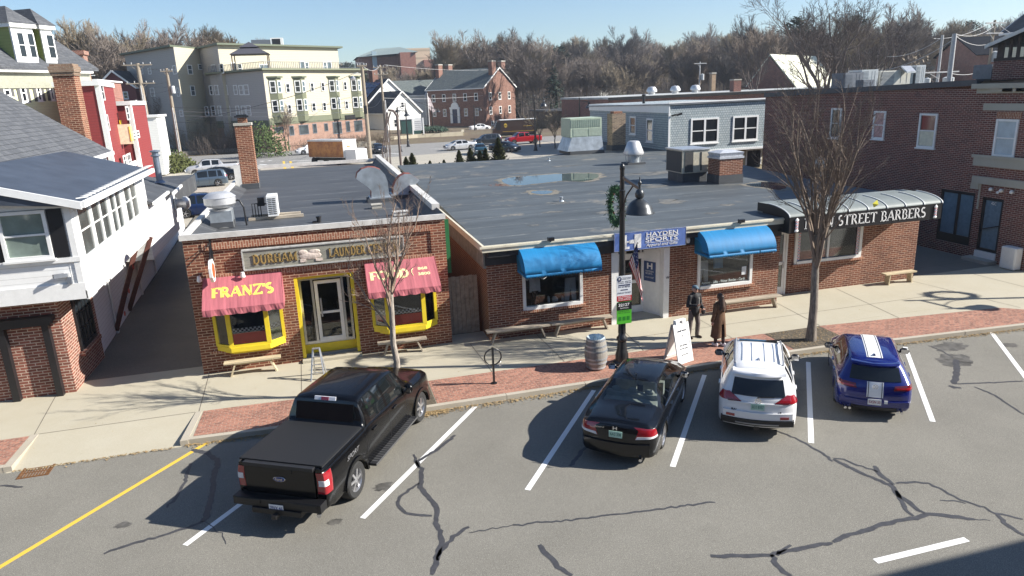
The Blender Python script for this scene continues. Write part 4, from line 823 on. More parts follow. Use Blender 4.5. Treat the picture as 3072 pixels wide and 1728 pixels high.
m_s,ts,bs_=_nt('dust_patch'); os_=objc(ts); fs_=ramp(ts,noise(ts,os_,1.6,5,.75),.4,.62); ts.links.new(mixc(ts,fs_,(.075,.085,.09),(.17,.16,.14)),bs_.inputs['Base Color']); bs_.inputs['Roughness'].default_value=.85
struct(sl2.build('roof_dust_patch',m_s))
lf=MB(); 
for i in range(90):
    c=P2W(1500+random.gauss(0,16),556+random.gauss(0,2),RZ); a=random.uniform(0,6.28); s=random.uniform(.03,.08); u=Vector((math.cos(a),math.sin(a),.2))*s; v=Vector((-math.sin(a),math.cos(a),.1))*s*.5; c=c+Z_*.02; lf.quad(c-u,c+v,c+u,c-v)
struct(lf.build('roof_leaves',mat('reddish_leaves',(.22,.11,.08),.9,var=.4)),'stuff')
# ================= RIGHT BRICK BUILDING =================
M_bd=brick('dark_red_brick',(.10,.035,.03),(.21,.068,.05),(.42,.33,.28),.24,.082,.011,.3)
RBg=thing('brick_building','tall dark red brick building with stone bands at the right edge','building',(0,0,0))
XW=27.4
mb=MB(); O=lambda y: 40-y    # wall faces -X ; u runs towards -Y
Lw=40-21.35
wall_mb((XW,40,0),-Y_,Lw,7.25,.35,-X_,[(O(26.15),O(24.35),.5,2.85),(O(24.0),O(22.98),.4,2.75)],mb,z0=-.2)
mb.box(XW+.35,21.35,-.2,44,21.7,7.6); mb.box(XW+.35,39.6,-.2,60,40,7.2); mb.build('wall',M_bd,RBg)
rr=MB(); rr.add([(XW-.03,40,7.12),(XW-.03,21.3,7.65),(60,21.3,7.65),(60,40,7.12)],[(0,3,2,1),(0,1,2,3)]) ; rr.build('roof',M_roofA,RBg)
rr=MB(); rr.add([(XW-.12,40,6.95),(XW-.12,24.9,7.38),(XW+.0,24.9,7.38),(XW,40,6.95),(XW-.12,40,7.22),(XW-.12,24.9,7.62),(XW+.3,24.9,7.62),(XW+.3,40,7.22)],[(0,3,2,1),(4,5,6,7),(0,1,5,4),(1,2,6,5),(2,3,7,6),(3,0,4,7)]); rr.build('parapet_flashing',mat('dark_flashing',(.03,.04,.055),.45,var=.2),RBg)
b=MB(); b.box(XW-.1,21.35,4.05,XW,24.6,4.5).box(XW-.16,21.35,4.4,XW-.1,24.66,4.52); b.box(XW-.06,21.35,6.36,XW,24.5,6.64); b.box(XW-.1,21.35,3.3,XW,24.55,3.6).box(XW-.07,24.2,3.05,XW,24.6,3.3).box(XW-.05,24.12,2.2,XW,24.18,3.3)
b.box(XW-.08,21.35,7.05,XW,24.9,7.25).box(XW-.28,21.35,7.25,XW,25.0,7.45); 
for i in range(5): b.box(XW-.2,21.8+.6*i,7.12,XW-.081,20.75+.6*i,7.25)
b.build('stone_band',concrete('pale_limestone',(.42,.40,.34),.6),RBg)
MB().box(XW-.012,22.75,6.03,XW,23.85,6.3).build('soldier_lintel',M_brick_sold,RBg)
M_blind=mat('window_blind',(.45,.52,.55),.6,var=.15,scale=2); M_pinkc=mat('pink_curtain',(.5,.3,.28),.7,var=.3)
for y1,y0,z0,z1,kind in ((33.85,33.05,4.75,6.35,0),(30.7,29.9,4.87,6.25,2),(27.8,26.78,4.62,6.18,1),(23.8,22.8,4.5,6.02,3)):
    f=window(RBg,(XW,y1,z0),-Y_,-X_,y1-y0,z1-z0,.09,'dh',pm=M_pane if kind in(0,1) else (M_pinkc if kind==2 else M_blind))
    if kind==1: MB().box(XW-.022,y0+.1,z0+.1,XW-.017,y1-.1,z0+.75).build('blind',mat('cream_blind',(.65,.62,.48),.6),f)
b=MB(); z0,z1=.5,2.85
b.box(XW+.05,24.35,z0,XW+.15,26.15,z0+.38).box(XW+.05,24.35,2.72,XW+.15,26.15,z1)
for y in (24.35,25.15,26.05): b.box(XW+.05,y,z0,XW+.15,y+.12,z1)
wn=b.build('shop_window',M_black,RBg); MB().box(XW+.1,24.4,z0,XW+.112,26.1,z1).build('pane',mat('frosted_blue_film',(.13,.21,.27),.25,var=.15,scale=3),wn)
b=MB(); b.box(XW+.05,22.98,.42,XW+.15,23.1,2.75).box(XW+.05,23.88,.42,XW+.15,24.0,2.75).box(XW+.05,23.1,.42,XW+.15,23.88,.55).box(XW+.05,23.1,2.63,XW+.15,23.88,2.75); b.bar((XW+.03,23.88,1.35),(XW+.03,23.1,1.6),.04)
d=b.build('door',M_black,RBg); MB().box(XW+.1,23.1,.55,XW+.112,23.88,2.63).build('pane',mat('frosted_blue_film'if False else 'door_film',(.14,.21,.27),.25,var=.15),d)
text('42C',(XW+.095,23.62,2.45),-Y_,Z_,.24,.12,M_white,RBg,'door_number',thick=.004)
b=MB(); b.box(XW-.5,22.9,.0,XW,24.2,.14); b.build('door_step',M_stone,RBg); MB().box(XW-.05,22.98,.14,XW+.05,24.0,.42).build('threshold',M_white,RBg)
for y,lab in ((23.58,'round white wall lamp above the black door, leftmost of three'),(23.1,'double spotlight above the black door, middle one of three'),(22.62,'square white wall lamp right of the black door')):
    t=thing('wall_lamp',lab,'light',(XW,y,3.12)); q=MB(); q.ball((-.1,0,0),(.08,.08,.08),10,6); 
    if y==23.1: q.ball((-.14,.1,-.08),(.06,.06,.06),8,5)
    q.build('lamp_head',M_white,t,smooth=60); MB().box(-.04,-.06,-.06,0,.06,.06).build('back_plate',M_alu,t)
wb=MB(); wb.box(XW-.45,21.75,.02,XW-.05,22.42,.95); o=wb.build('utility_box',M_white); bv=o.modifiers.new('b','BEVEL'); bv.width=.05; bv.segments=2; tag(o,'white rounded box standing against the dark brick wall at the right edge','utility box')
t=thing('exhaust_hood','round grey exhaust hood on the dark brick wall behind the bare street tree','wall vent',(XW,34.0,3.3)); q=MB(); q.lathe([(0,-.02),(.3,0),(.42,.2),(.42,.42),(.2,.5),(0,.5)],(0,0,0),16,'x'); q.v=[(-v[0],v[1],v[2]) for v in q.v]; q.f=[f[::-1] for f in q.f]; q.build('housing',M_galv,t,smooth=40); MB().box(-.12,-.3,-.7,0,.3,-.3).build('junction_box',M_galv,t)
# penthouse with louvred top at the far right on the roof
PH=thing('brick_penthouse','brick rooftop structure with a slatted open loft at the upper right corner','rooftop structure',(30.0,21.2,7.55))
p_=PH
MB().box(0,0,0,9,5.45,.82).build('wall',M_bd,p_); b=MB(); b.box(-.03,0,.82,.15,5.45,.95)
for i in range(14): y=.1+.38*i; b.box(0,y,.95,.08,y+(.3 if i in(13,9,5) else .13),1.45+(5.5-y)*.32)
b.build('slat_screen',mat('dark_timber',(.045,.03,.025),.7,var=.3),p_)
b=MB(); b.fbox((-.3,5.7,1.42),(0,-6.5,2.1),(10,0,.0),(0,0,.1)); b.build('roof',M_roofA,p_); b=MB(); b.fbox((-.36,5.7,1.39),(0,-6.5,2.1),(.05,0,0),(0,0,.16)); b.build('rake_board',M_flash,p_)
# HVAC cluster on roof
def hv(x,y,sx,sy,h,lab,m,extra=0):
    t=thing('rooftop_unit',lab,'air conditioner',(x,y,7.2-.028*(y-37)));  b=MB(); b.box(-sx/2,-sy/2,.15,sx/2,sy/2,h); b.build('cabinet',m,t); b=MB(); [(b.box(-sx/2+.04,-sy/2-.012,.25+.08*i,-sx/2+sx*.42,-sy/2-.001,.29+.08*i),b.box(-sx/2-.012,-sy/2+.08,.25+.08*i,-sx/2-.001,sy/2-.08,.29+.08*i)) for i in range(int((h-.3)/.08))]; b.box(sx*.12,-sy/2-.01,.3,sx*.13,-sy/2-.001,h-.1).box(sx*.3,-sy/2-.01,.3,sx*.31,-sy/2-.001,h-.1)
    b.build('louvre_panel',M_grey2,t); MB().box(-sx/2+.1,-sy/2+.1,0,sx/2-.1,sy/2-.1,.15).build('curb',M_black,t)
    if extra: b=MB(); b.fbox((sx*.1,-sy/2-.5,.9),(0,.5,.35),(.7,0,0),(0,0,.1)); b.build('rain_hood',M_alu,t)
M_grey2=mat('grey_metal',(.16,.175,.2),.5,.3,var=.15); M_beige2=mat('light_beige_metal',(.55,.54,.47),.5,var=.1)
hv(32.0,38.4,1.3,1.2,1.05,'grey louvred rooftop unit left of the metal hood on the dark brick building',M_grey2); hv(33.3,38.6,1.2,1.2,1.2,'taller silver rooftop unit with rounded top behind the street tree crown',M_alu); hv(35.5,38.8,2.5,1.2,1.1,'long beige rooftop unit with an angled rain hood',M_beige2,1); hv(37.2,38.6,.7,1.0,1.35,'tall narrow grey rooftop unit at the right end of the row',M_alu)
hv(31.8,36.6,.8,.6,.55,'small low dark grey condenser in front of the rooftop units',M_grey2); hv(31.6,27.9,1.6,1.0,.8,'grey hooded rooftop unit with white label beside the brick loft',M_grey2)
# ================= BUILDING ACROSS THE STREET (its shadow falls on the road) =================
OB=thing('brick_building','brick building across the street whose shadow crosses the road corner','building',(0,0,0))
b=MB(); b.box(21.7,-14,-.2,60,3.77,9.0); b.build('wall',M_brick,OB); MB().box(21.5,-14.2,9.0,60.2,3.8,9.04).build('roof',M_roofA,OB)
for i,(x0,x1,y1,h,lab) in enumerate(((2.5,20.5,-7.5,9.5,'unseen dark brick row building behind the viewpoint, added to block sky light'),(-19,1.5,-7,8.5,'unseen tall brick shop left of the viewpoint, added to block sky light'),(-48,-20,-7.5,10,'unseen long brick block at the far left, added to block sky light'))):  # unseen row opposite, added to cut sky fill in the shaded street
    o=thing('brick_building',lab,'building',(0,0,0)); MB().box(x0,-24,-.2,x1,y1,h).build('wall',M_bd,o); MB().box(x0-.1,-24,h,x1+.1,y1+.15,h+.3).build('roof',M_roofA,o)
    for k in range(int((x1-x0)/3)): window(o,(x0+3*k+2,y1,4.2),-X_,Y_,1.2,1.9,.1)
for i in range(6): window(OB,(24+5.5*i+1.4,3.77,4.8),-X_,Y_,1.4,2.0,.1)
# ================= LEFT WHITE HOUSE WITH BRICK BASE =================
M_sid=siding('white_clapboard',(.80,.80,.78),.15,.08); M_brickL=brick('pink_brown_brick',(.28,.10,.07),(.14,.055,.04),(.58,.47,.38),.27,.085,.012)
M_sid2=siding('white_panel_siding',(.78,.80,.83),.14,.1)
LH=thing('white_house','white clapboard house with an overhanging upper storey on a brick base at the left edge','house',(0,0,0))
b=MB()
wall_mb((-24,21.75,-.1),X_,16.45,3.1,.3,-Y_,[(24-7.6-3.1,24-7.6-2.35,.95,2.3)],b) if False else b.box(-24,21.75,-.1,-7.5,22.0,3.05)
b.box(-7.8,22.0,-.1,-7.5,24.75,3.05); b.build('wall',M_brickL,LH)
b=MB(); b.fbox((-7.62,24.75,-.1),(-1.55,26.5,0),(-.3,0,0),(0,0,3.15)); b.build('lower_side_wall',M_sid2,LH)
b=MB()   # corner boards and panel posts
for f,m_ in ((0,0),(.1,0),(.31,0),(.47,0)): b.fbox((-7.59-1.55*f,24.75+26.5*f,-.1),(.05,0,0),(0,.16,0),(0,0,2.9))
b.build('panel_post',M_white,LH)
# rear part of the side wall (full height, flush with the overhang)
b=MB(); b.fbox((-6.9,31.0,1.9),(-.2,7.4,0),(-1.2,0,0),(0,0,2.1)); b.build('rear_wall',M_sid,LH)
# upper storey
ux,uy=-6.55,21.15
b=MB()
wall_mb((-24,uy,3.0),X_,24+ux,2.55,.25,-Y_,[(24-8.2,24-7.15,1.15,2.38)],b)
wall_mb((ux,uy+.0,3.0),Vector((-.035,1,0)).normalized(),10.6,2.5,.25,Vector((1,.035,0)),[(.55,1.75,.95,2.35),(2.0,4.0,.95,2.35),(4.3,5.9,.95,2.35),(6.5,8.6,.95,2.35)],b)
b.box(-24,uy+.25,2.9,ux-.3,31.0,3.0); b.build('upper_wall',M_sid,LH)
b=MB(); b.box(-24,uy-.05,2.9,ux+.05,uy+.01,3.35).box(-24,uy-.06,3.95,ux+.06,uy-.001,4.08).box(-24,uy-.05,5.42,ux+.02,uy-.001,5.6).box(ux-.12,uy-.04,3.35,ux+.03,uy-.001,5.5); b.fbox((ux+.02,uy-.05,2.88),(-.36,10.6,0),(.06,0,0),(0,0,.25)); b.build('trim_board',M_white,LH)
b=MB(); b.box(-24,uy-.3,3.34,ux+.0,uy-.05,3.38) if False else None
# roof (single slope, rising to the left)
def slab(mb,P,th,m=0):
    P=[Vector(p) for p in P]; n=len(P); mb.add(P+[p-Z_*th for p in P],[tuple(range(n)),tuple(range(n,2*n))[::-1]]+[(i,n+i,n+(i+1)%n,(i+1)%n) for i in range(n)],m)
M_epdm=mat('blue_black_roofing',(.05,.062,.085),.55,var=.2,scale=1.2)
b=MB(); slab(b,[(-6.15,20.75,5.55),(-6.5,31.3,5.5),(-14,31.3,7.9),(-24,20.75,7.9)][:2]+[(-10.6,31.3,6.75),(-24,31.3,6.95),(-24,20.75,7.2),(-11.5,20.75,7.1)],.1); b.build('roof',M_epdm,LH)
b=MB(); b.fbox((-6.12,20.72,5.42),(-.35,10.6,-.05),(.1,0,0),(0,0,.16)); b.fbox((-6.1,20.70,5.38),(-5.4,0,1.55),(0,.06,0),(0,0,.2)); b.build('gutter',M_white,LH)
b=MB()
b.tube([(-6.25+.25*(i%2)-.035*.2*i,20.9+.2*i,5.66) for i in range(52)],.012,4)
b.build('heat_cable',M_white,LH)
M_lglass=mat('pale_window_glass',(.20,.25,.22),.08,var=.25,scale=1.5,spec=.8)
f=window(LH,(-8.25,uy,4.1),X_,-Y_,1.15,1.3,.09,'dh',pm=M_lglass,shutters=(.36,M_black),proud=.08)
sidev=Vector((-.035,1,0)).normalized(); sn=Vector((1,.035,0)).normalized(); so_=Vector((ux,uy,3.0))
for a,w_ in ((.5,1.3),(1.95,1.02),(2.97,1.02),(4.25,.8),(5.05,.85),(6.45,1.05),(7.5,1.1)):
    window(LH,so_+sidev*a+Z_*.9,sidev,sn,w_,1.5,.07,'dh',pm=mat('side_window_glass',(.07,.085,.085),.08,var=.5,scale=1.2,spec=.8),proud=.05,sill=False)
# lower front pilasters, blind doorway, side window
b=MB(); b.box(-9.05,21.55,0,-8.87,21.74,2.25).box(-7.95,21.55,0,-7.78,21.74,2.25).box(-9.2,21.45,2.25,-7.62,21.74,2.4).box(-9.12,21.5,2.15,-7.7,21.74,2.25); b.build('black_door_surround',M_black,LH)
b=MB(); b.box(-7.505,22.75,.9,-7.44,24.3,1.0).box(-7.505,22.75,2.45,-7.44,24.3,2.55).box(-7.505,22.75,1.0,-7.44,22.85,2.45).box(-7.505,24.2,1.0,-7.44,24.3,2.45)
for i in range(1,3): b.box(-7.5,22.85,1.0+.48*i,-7.46,24.2,1.03+.48*i)
for i in range(1,4): b.box(-7.5,22.85+.34*i,1.0,-7.46,22.88+.34*i,2.45)
w_=b.build('window',M_black,LH); MB().box(-7.5,22.85,1.0,-7.48,24.2,2.45).build('pane',M_pane,w_); MB().box(-7.5,22.65,.78,-7.36,24.4,.9).build('sill',M_brickL,LH)
MB().box(-10.2,21.70,.9,-9.5,21.745,2.3).build('window',M_black,LH)
# diagonal braces
M_brace=mat('dark_brace',(.10,.035,.025),.7,var=.3)
for y in (27.45,30.1): 
    LHb=MB(); LHb.bar((-7.62-.058*(y-24.75),y,.1),(-6.75,y+.35,2.92),.16,.16); LHb.build('diagonal_brace',M_brace,LH)
for zz in (.7,1.5,2.35):
    q=MB(); q.lathe([(0,.0),(.09,.0),(.09,.02),(0,.025)],(0,0,0),10,'x'); f_=(zz-.1)/2.8; o=q.build('reflector',mat('red_reflector',(.5,.08,.06),.3),LH,loc=(-7.62-.16+.085+.87*f_+.12,27.45+.35*f_-.1,zz))
t=thing('flood_lamp','grey floodlight on the white clapboards at the house corner above the brick base','light',(-6.9,uy-.02,3.6)); q=MB(); q.bar((0,0,0),(-.28,-.18,.02),.12,.1).bar((.05,0,-.06),(.05,-.04,-.25),.1); q.build('lamp_head',M_grey2,t); MB().box(-.06,-.05,-.06,.08,.0,.06).build('bracket',M_white,t)
# main shingled roof, ridge along Y
M_shing=shingle('grey_shingles',(.075,.08,.09),(.115,.12,.13),.32,.14,.008,jit=1)
b=MB(); slab(b,[(-8.75,24.5,5.95),(-8.95,36.0,6.05),(-14.9,36.0,10.3),(-14.7,24.5,10.2)],.15); slab(b,[(-14.7,24.5,10.2),(-14.9,36,10.3),(-22,36,5.9),(-22,24.5,5.9)],.15); b.build('main_roof',M_shing,LH)
b=MB(); b.extr([(-9.2,35.6,3),(-9.2,35.6,5.75),(-14.8,35.6,9.9),(-21.5,35.6,5.75),(-21.5,35.6,3)],(0,.2,0)); b.box(-9.3,24.9,3,-9.1,35.6,5.9); b.build('gable_wall',M_sid,LH)
b=MB(); b.fbox((-8.85,24.4,5.78),(-.2,11.7,.1),(.18,0,0),(0,0,.16)); b.build('eave_gutter',M_white,LH)
CH=thing('chimney','large weathered brick chimney rising behind the grey shingle roof at the left','chimney',(-10.35,36.6,0)); CHX=CH
b=MB(); b.box(-.42,-.4,5.5,.42,.45,9.35); b.build('stack',M_brick,CH); b=MB(); b.box(-.46,-.45,9.35,.46,.5,9.5).box(-.5,-.49,9.5,.5,.54,9.75).box(-.45,-.42,9.75,.45,.47,9.85); b.build('crown',brick('sooty_brick',(.20,.12,.08),(.28,.19,.13),(.3,.26,.2)),CH); b=MB(); b.fbox((-.75,-.6,5.6),(1.5,0,-.5),(0,.4,0),(0,0,1.3)); b.build('base_flashing',M_galv,CH)
# lower rear roofs with vent pipe
b=MB(); slab(b,[(-6.75,31.6,4.15),(-6.9,35.6,4.15),(-10,35.6,5.4),(-10,31.6,5.4)],.12); slab(b,[(-6.75,35.7,4.05),(-6.95,39.2,4.05),(-10.6,39.2,5.4),(-10.6,35.7,5.4)],.12); b.box(-11,36.9,3,-7.2,46,3.9); b.build('rear_roof',M_roofA,LH)
b=MB(); b.fbox((-6.72,31.6,4.02),(-.15,4.0,0),(.1,0,0),(0,0,.12)); b.fbox((-6.7,35.7,3.92),(-.2,3.5,0),(.1,0,0),(0,0,.12)); b.build('rear_gutter',M_white,LH)
q=MB(); q.lathe([(.14,0),(.14,1.25),(.22,1.27),(.22,1.32),(.15,1.33),(.15,1.45),(.24,1.47),(.24,1.52),(0,1.56)],n=14); q.lathe([(.26,0),(.15,.12)],n=14); tag(q.build('flue_pipe',mat('bluish_metal',(.20,.24,.30),.4,.6),loc=tuple(P2Y(480,548,37.6)),smooth=40),'tall bluish metal flue pipe on the low rear roof of the white house','flue')
q=thing('exhaust_fan','round silver wall fan hanging at the rear corner of the white house','wall fan',(-6.98,37.9,3.25)); b=MB(); b.lathe([(0,0),(.3,0),(.35,.1),(.35,.5),(.5,.52),(.5,.75),(.3,.95),(0,.97)],(0,0,0),18,'x'); b.build('housing',M_hood,q,smooth=40); MB().box(-.1,-.4,-.4,.02,.4,.4).build('back_plate',M_galv,q); q.scale=(.65,)*3
# ================= BACKGROUND BUILDINGS =================
def ray(px,py): return FPX*CF+(px-1536)*CR-(py-864)*CU
def onface(px,py,A,B):
    A,B=Vector(A),Vector(B); n=Vector((B.y-A.y,-(B.x-A.x),0)); d=ray(px,py); o=Vector((0,0,CAMH)); t=(A-o).dot(n)/d.dot(n); return o+d*t
def xat(px,Y,py=300): return P2Y(px,py,Y).x
def fwin(parent,A,B,r,**k):   # window on the face A->B covering the photo rectangle r
    x0,y0,x1,y1=r; u=(Vector(B)-Vector(A)); u.z=0; u.normalize(); n=Vector((u.y,-u.x,0))
    bl=onface(x0+(0),y1,A,B); br=onface(x1,y1,A,B); tl=onface((x0+x1)/2,y0,A,B)
    return window(parent,bl,u,n,(br-bl).dot(u),tl.z-bl.z,sill=False,**k)
def Zs(o,s): return lambda a,b,c,d:(o[0]+a/s,o[1]+b/s,o[0]+c/s,o[1]+d/s)
# blue-grey shingled building
M_bsh=shingle('blue_grey_shingles',(.33,.39,.41),(.43,.48,.49),.2,.17,.014,(.09,.11,.13),.75,.4)
BB=thing('shingled_house','blue grey cedar shingled two storey building with white paired windows behind the long roof','house',(0,0,0))
b=MB(); b.box(25.05,48.2,3.1,34.6,64,6.5); b.build('wall',M_bsh,BB)
b=MB(); b.box(30.4,48.75,-.1,34.45,63.5,3.0); b.build('lower_wall',siding('tan_board_siding',(.46,.40,.26),.25,.1,vert=True),BB)
b=MB(); b.add([(24.9,48.05,6.52),(34.7,48.05,6.55),(34.7,64.2,6.25),(24.9,64.2,6.25),(24.9,48.05,6.62),(34.7,48.05,6.65),(34.7,64.2,6.35),(24.9,64.2,6.35)],[(4,5,6,7),(0,3,2,1),(0,1,5,4),(1,2,6,5),(2,3,7,6),(3,0,4,7)]); b.build('roof',mat('pale_grey_roof',(.30,.31,.32),.6,var=.25,scale=.8),BB)
b=MB(); b.box(24.96,48.1,5.95,25.045,64,6.5).box(24.97,48.14,3.1,25.12,48.195,5.95).box(24.9,48.02,2.98,34.9,48.195,3.12).box(34.5,48.14,3.12,34.62,48.195,6.5).box(24.9,48.02,6.62,34.75,48.1,6.72); b.build('trim',M_white,BB)
for x0,x1 in ((26.8,29.12),(30.3,32.48)): window(BB,(x0,48.2,3.62),X_,-Y_,x1-x0,1.86,.13,'pair')
for y0,y1,z0,z1 in ((56.2,58.3,3.75,5.68),(53.85,55.0,4.15,5.6),(50.75,51.9,3.7,5.5)): window(BB,(25.05,y1,z0),-Y_,-X_,y1-y0,z1-z0,.13,'pair' if y1-y0>1.5 else 'dh')
b=MB(); b.lathe([(.12,0),(.12,.8),(.17,.82),(.17,.95),(0,.97)],n=10); b.build('vent_pipe',M_black,BB,loc=(27.2,57,6.3))
for i in range(5): b=MB(); x=26.0+1.0*i; b.bar((x,48.0,3.0),(x+.25,47.5,2.9),.03).bar((x+.25,47.5,2.9),(x+.45,48.0,3.05),.03); b.build('gutter_bracket',M_white,BB)
MB().box(31.9,48.7,1.7,32.0,48.749,2.9).box(33.2,48.7,1.7,33.3,48.749,2.9).box(32.0,48.7,2.8,33.2,48.749,2.9).build('lower_window',M_white,BB); MB().box(32.0,48.72,1.5,33.2,48.745,2.8).build('pane',M_pane,BB)
t=thing('flood_lamp','black double floodlight at the left top corner of the blue grey shingled wall','light',(25.2,48.1,5.75)); MB().bar((0,0,0),(.2,-.4,.1),.12).bar((.2,-.35,.05),(.6,-.4,.15),.14).build('lamp_head',M_black,t)
# small porch house right of it
PHs=thing('porch_house','small tan house with a bracketed door canopy between the shingled building and the brick wall','house',(0,0,0))
b=MB(); b.box(35.2,52.5,-.1,41,60,4.6); b.build('wall',siding('grey_green_shakes',(.36,.37,.30),.18,.08),PHs); b=MB(); b.fbox((35.0,51.0,3.1),(3.4,0,0),(0,1.6,1.0),(0,0,.1)); b.bar((35.2,52.4,2.1),(35.2,51.2,3.05),.1).bar((37.6,52.4,2.1),(37.6,51.2,3.05),.1); b.build('canopy',M_stone,PHs); MB().box(36,52.42,0,37.1,52.49,2.3).build('door',mat('olive_door',(.28,.28,.12),.6),PHs); b=MB(); b.box(35,52.3,4.6,41.2,60,4.75); b.build('roof',M_white,PHs)
# long flat-roofed dark brick building behind
xl=xat(1825,86,284); LB=thing('brick_building','long low dark brick building with a pale flat roof behind the blue grey house','building',(0,0,0))
b=MB(); b.box(xl,86,0,95,104,6.5); b.build('wall',M_bd,LB); b=MB(); b.box(xl-.1,85.8,6.5,95.2,104.2,6.75); b.build('roof',mat('pale_roof_gravel',(.42,.43,.42),.7,var=.3,scale=.4),LB); MB().box(xl-.12,85.7,6.35,95.2,85.8,6.72).build('dark_fascia',M_black,LB)
for px in (2105,2160,2190): p=P2Y(px,292,86); b=MB(); b.box(p.x-.8,85.93,4.6,p.x+.8,85.99,5.5); b.build('window',M_white,LB)
def simple(name,label,cat,mb,m,loc,smooth=None,rz=0):
    o=mb.build(name,m,loc=loc,smooth=smooth); o.rotation_euler=(0,0,rz); return tag(o,label,cat)
for i,(px,py,D,lab) in enumerate(((1955,272,96,'leftmost of three round white roof vents on the pale flat roof'),(2025,268,96,'middle one of three round white roof vents on the pale flat roof'),(2085,263,98,'rightmost of three round white roof vents on the pale flat roof'))):
    b=MB(); b.lathe([(.45,0),(.5,.3),(.75,.35),(.75,.6),(.5,1.0),(0,1.1)],n=14); simple('roof_vent',lab,'roof vent',b,M_hood,(xat(px,D),D,6.75),40)
p=P2Y(2205,290,87); C4=thing('chimney','slim dark red chimney with pale cap on the long dark brick building','chimney',(p.x,87,6.2)); MB().box(-.55,-.5,0,.55,.5,2.0).build('stack',M_bd,C4); MB().box(-.6,-.55,2.0,.6,.55,2.15).build('cap',M_stone,C4)
p=P2Y(2147,265,104); C5=thing('chimney','tall narrow tan chimney standing beyond the pale flat roof','chimney',(p.x,105,0)); MB().box(-.35,-.35,0,.35,.35,9.4).build('stack',brick('tan_brick2',(.38,.27,.17),(.3,.2,.13),(.4,.34,.26)),C5); MB().box(-.42,-.42,9.4,.42,.42,9.6).build('cap',M_stone,C5)
# generic gabled house; local x = ridge direction
def gable(name,label,loc,rz,L,W,h,rh,wm,rm,over=.35,cat='house',trim=True,base=-1.5):
    t=thing(name,label,cat,loc,rz); b=MB(); b.box(-L/2,-W/2,base,L/2,W/2,h)
    for s in (-1,1): b.extr([(s*L/2,-W/2,h),(s*L/2,W/2,h),(s*L/2,0,h+rh)],(-s*.2,0,0))
    b.build('wall',wm,t); b=MB(); k=rh/(W/2)
    for s in (-1,1): slab(b,[(-L/2-over,s*(W/2+over),h-over*k+.12),(L/2+over,s*(W/2+over),h-over*k+.12),(L/2+over,0,h+rh+.12),(-L/2-over,0,h+rh+.12)] if s<0 else [(L/2+over,s*(W/2+over),h-over*k+.12),(-L/2-over,s*(W/2+over),h-over*k+.12),(-L/2-over,0,h+rh+.12),(L/2+over,0,h+rh+.12)],.14)
    b.build('roof',rm,t)
    if trim:
        b=MB()
        for e in (-1,1):
            for s in (-1,1): b.bar((e*(L/2+over+.03),s*(W/2+over),h-over*k),(e*(L/2+over+.03),0,h+rh),.06,.3)
            b.box(-L/2-over,e*(W/2+over+.03)-.04,h-over*k-.1,L/2+over,e*(W/2+over+.03)+.04,h-over*k+.12)
        b.build('trim',M_white,t)
    return t
M_slate=shingle('grey_slate',(.10,.12,.12),(.15,.17,.16),.4,.22,.01); M_dkroof=mat('dark_shingle_roof',(.055,.06,.068),.9,var=.3,scale=1); M_wh=siding('white_siding',(.80,.80,.77),.2,.08)
# brick house with four chimneys
B_=Vector((xat(1452,172,330),172,0)); A_=B_-Vector((.64,-.768,0))*18; u=(B_-A_).normalized(); ang=math.atan2(u.y,u.x); L=(B_-A_).length; Wd=13.5
c=(A_+B_)/2+Vector((-u.y,u.x,0))*Wd/2
BH=gable('brick_house','two storey red brick house with slate roof and paired end chimneys',(c.x,c.y,0),ang,L,Wd,9.2,4.6,brick('house_brick',(.16,.075,.055),(.21,.10,.075),(.4,.28,.22),.3,.12,.015),M_slate,.3)
for x in (-L/2+.5,L/2-.5):
    for y in (-2.0,2.0): b=MB(); b.box(x-.55,y-.8,9.5,x+.55,y+.8,15.2); b.build('chimney',M_brickL if False else brick('house_brick',(0,0,0),(0,0,0),(0,0,0)),BH); MB().box(x-.62,y-.87,15.2,x+.62,y+.87,15.45).build('chimney_cap',M_stone,BH)
q=Zs((1060,180),4.528); WH=M_white
for r in ((1070,450,1110,530),(1210,445,1250,528),(1345,443,1388,525),(1483,440,1525,523),(1635,437,1678,520)): window(BH,(0,0,0),X_,-Y_,.1,.1) if False else None
def lwin(t,face,xs,zs,w=1.1,h=1.8,L=0,W=0,**k):
    for x in xs:
        for z in zs:
            if face=='f': window(t,(x-w/2,-W/2,z),X_,-Y_,w,h,.14,'dh',**k)
            if face=='r': window(t,(L/2,x-w/2,z),Y_,X_,w,h,.14,'dh',**k)
            if face=='l': window(t,(-L/2,x+w/2,z),-Y_,-X_,w,h,.14,'dh',**k)
lwin(BH,'f',[-L/2+2.2+i*(L-4.4)/4 for i in range(5)],[6.2],L=L,W=Wd); lwin(BH,'f',[-L/2+2.2,-L/2+2.2+(L-4.4)/4,L/2-2.2-(L-4.4)/4,L/2-2.2],[2.6],L=L,W=Wd); lwin(BH,'r',[-4,0,4],[6.2,2.8],L=L,W=Wd); lwin(BH,'r',[-3.5],[.2],L=L,W=Wd,h=1)
b=MB(); b.box(-1.5,-Wd/2-.25,.9,-.8,-Wd/2,4.3).box(.8,-Wd/2-.25,.9,1.5,-Wd/2,4.3).box(-1.6,-Wd/2-.3,4.3,1.6,-Wd/2,4.8); b.extr([(1.2*math.cos(R(a)),-Wd/2-.2,4.8+1.2*math.sin(R(a))) for a in range(0,181,20)],(0,.2,0)); b.build('door_surround',M_white,BH); MB().box(-.8,-Wd/2-.06,.9,.8,-Wd/2-.001,4.3).build('door',mat('navy_door',(.02,.03,.08),.5),BH)
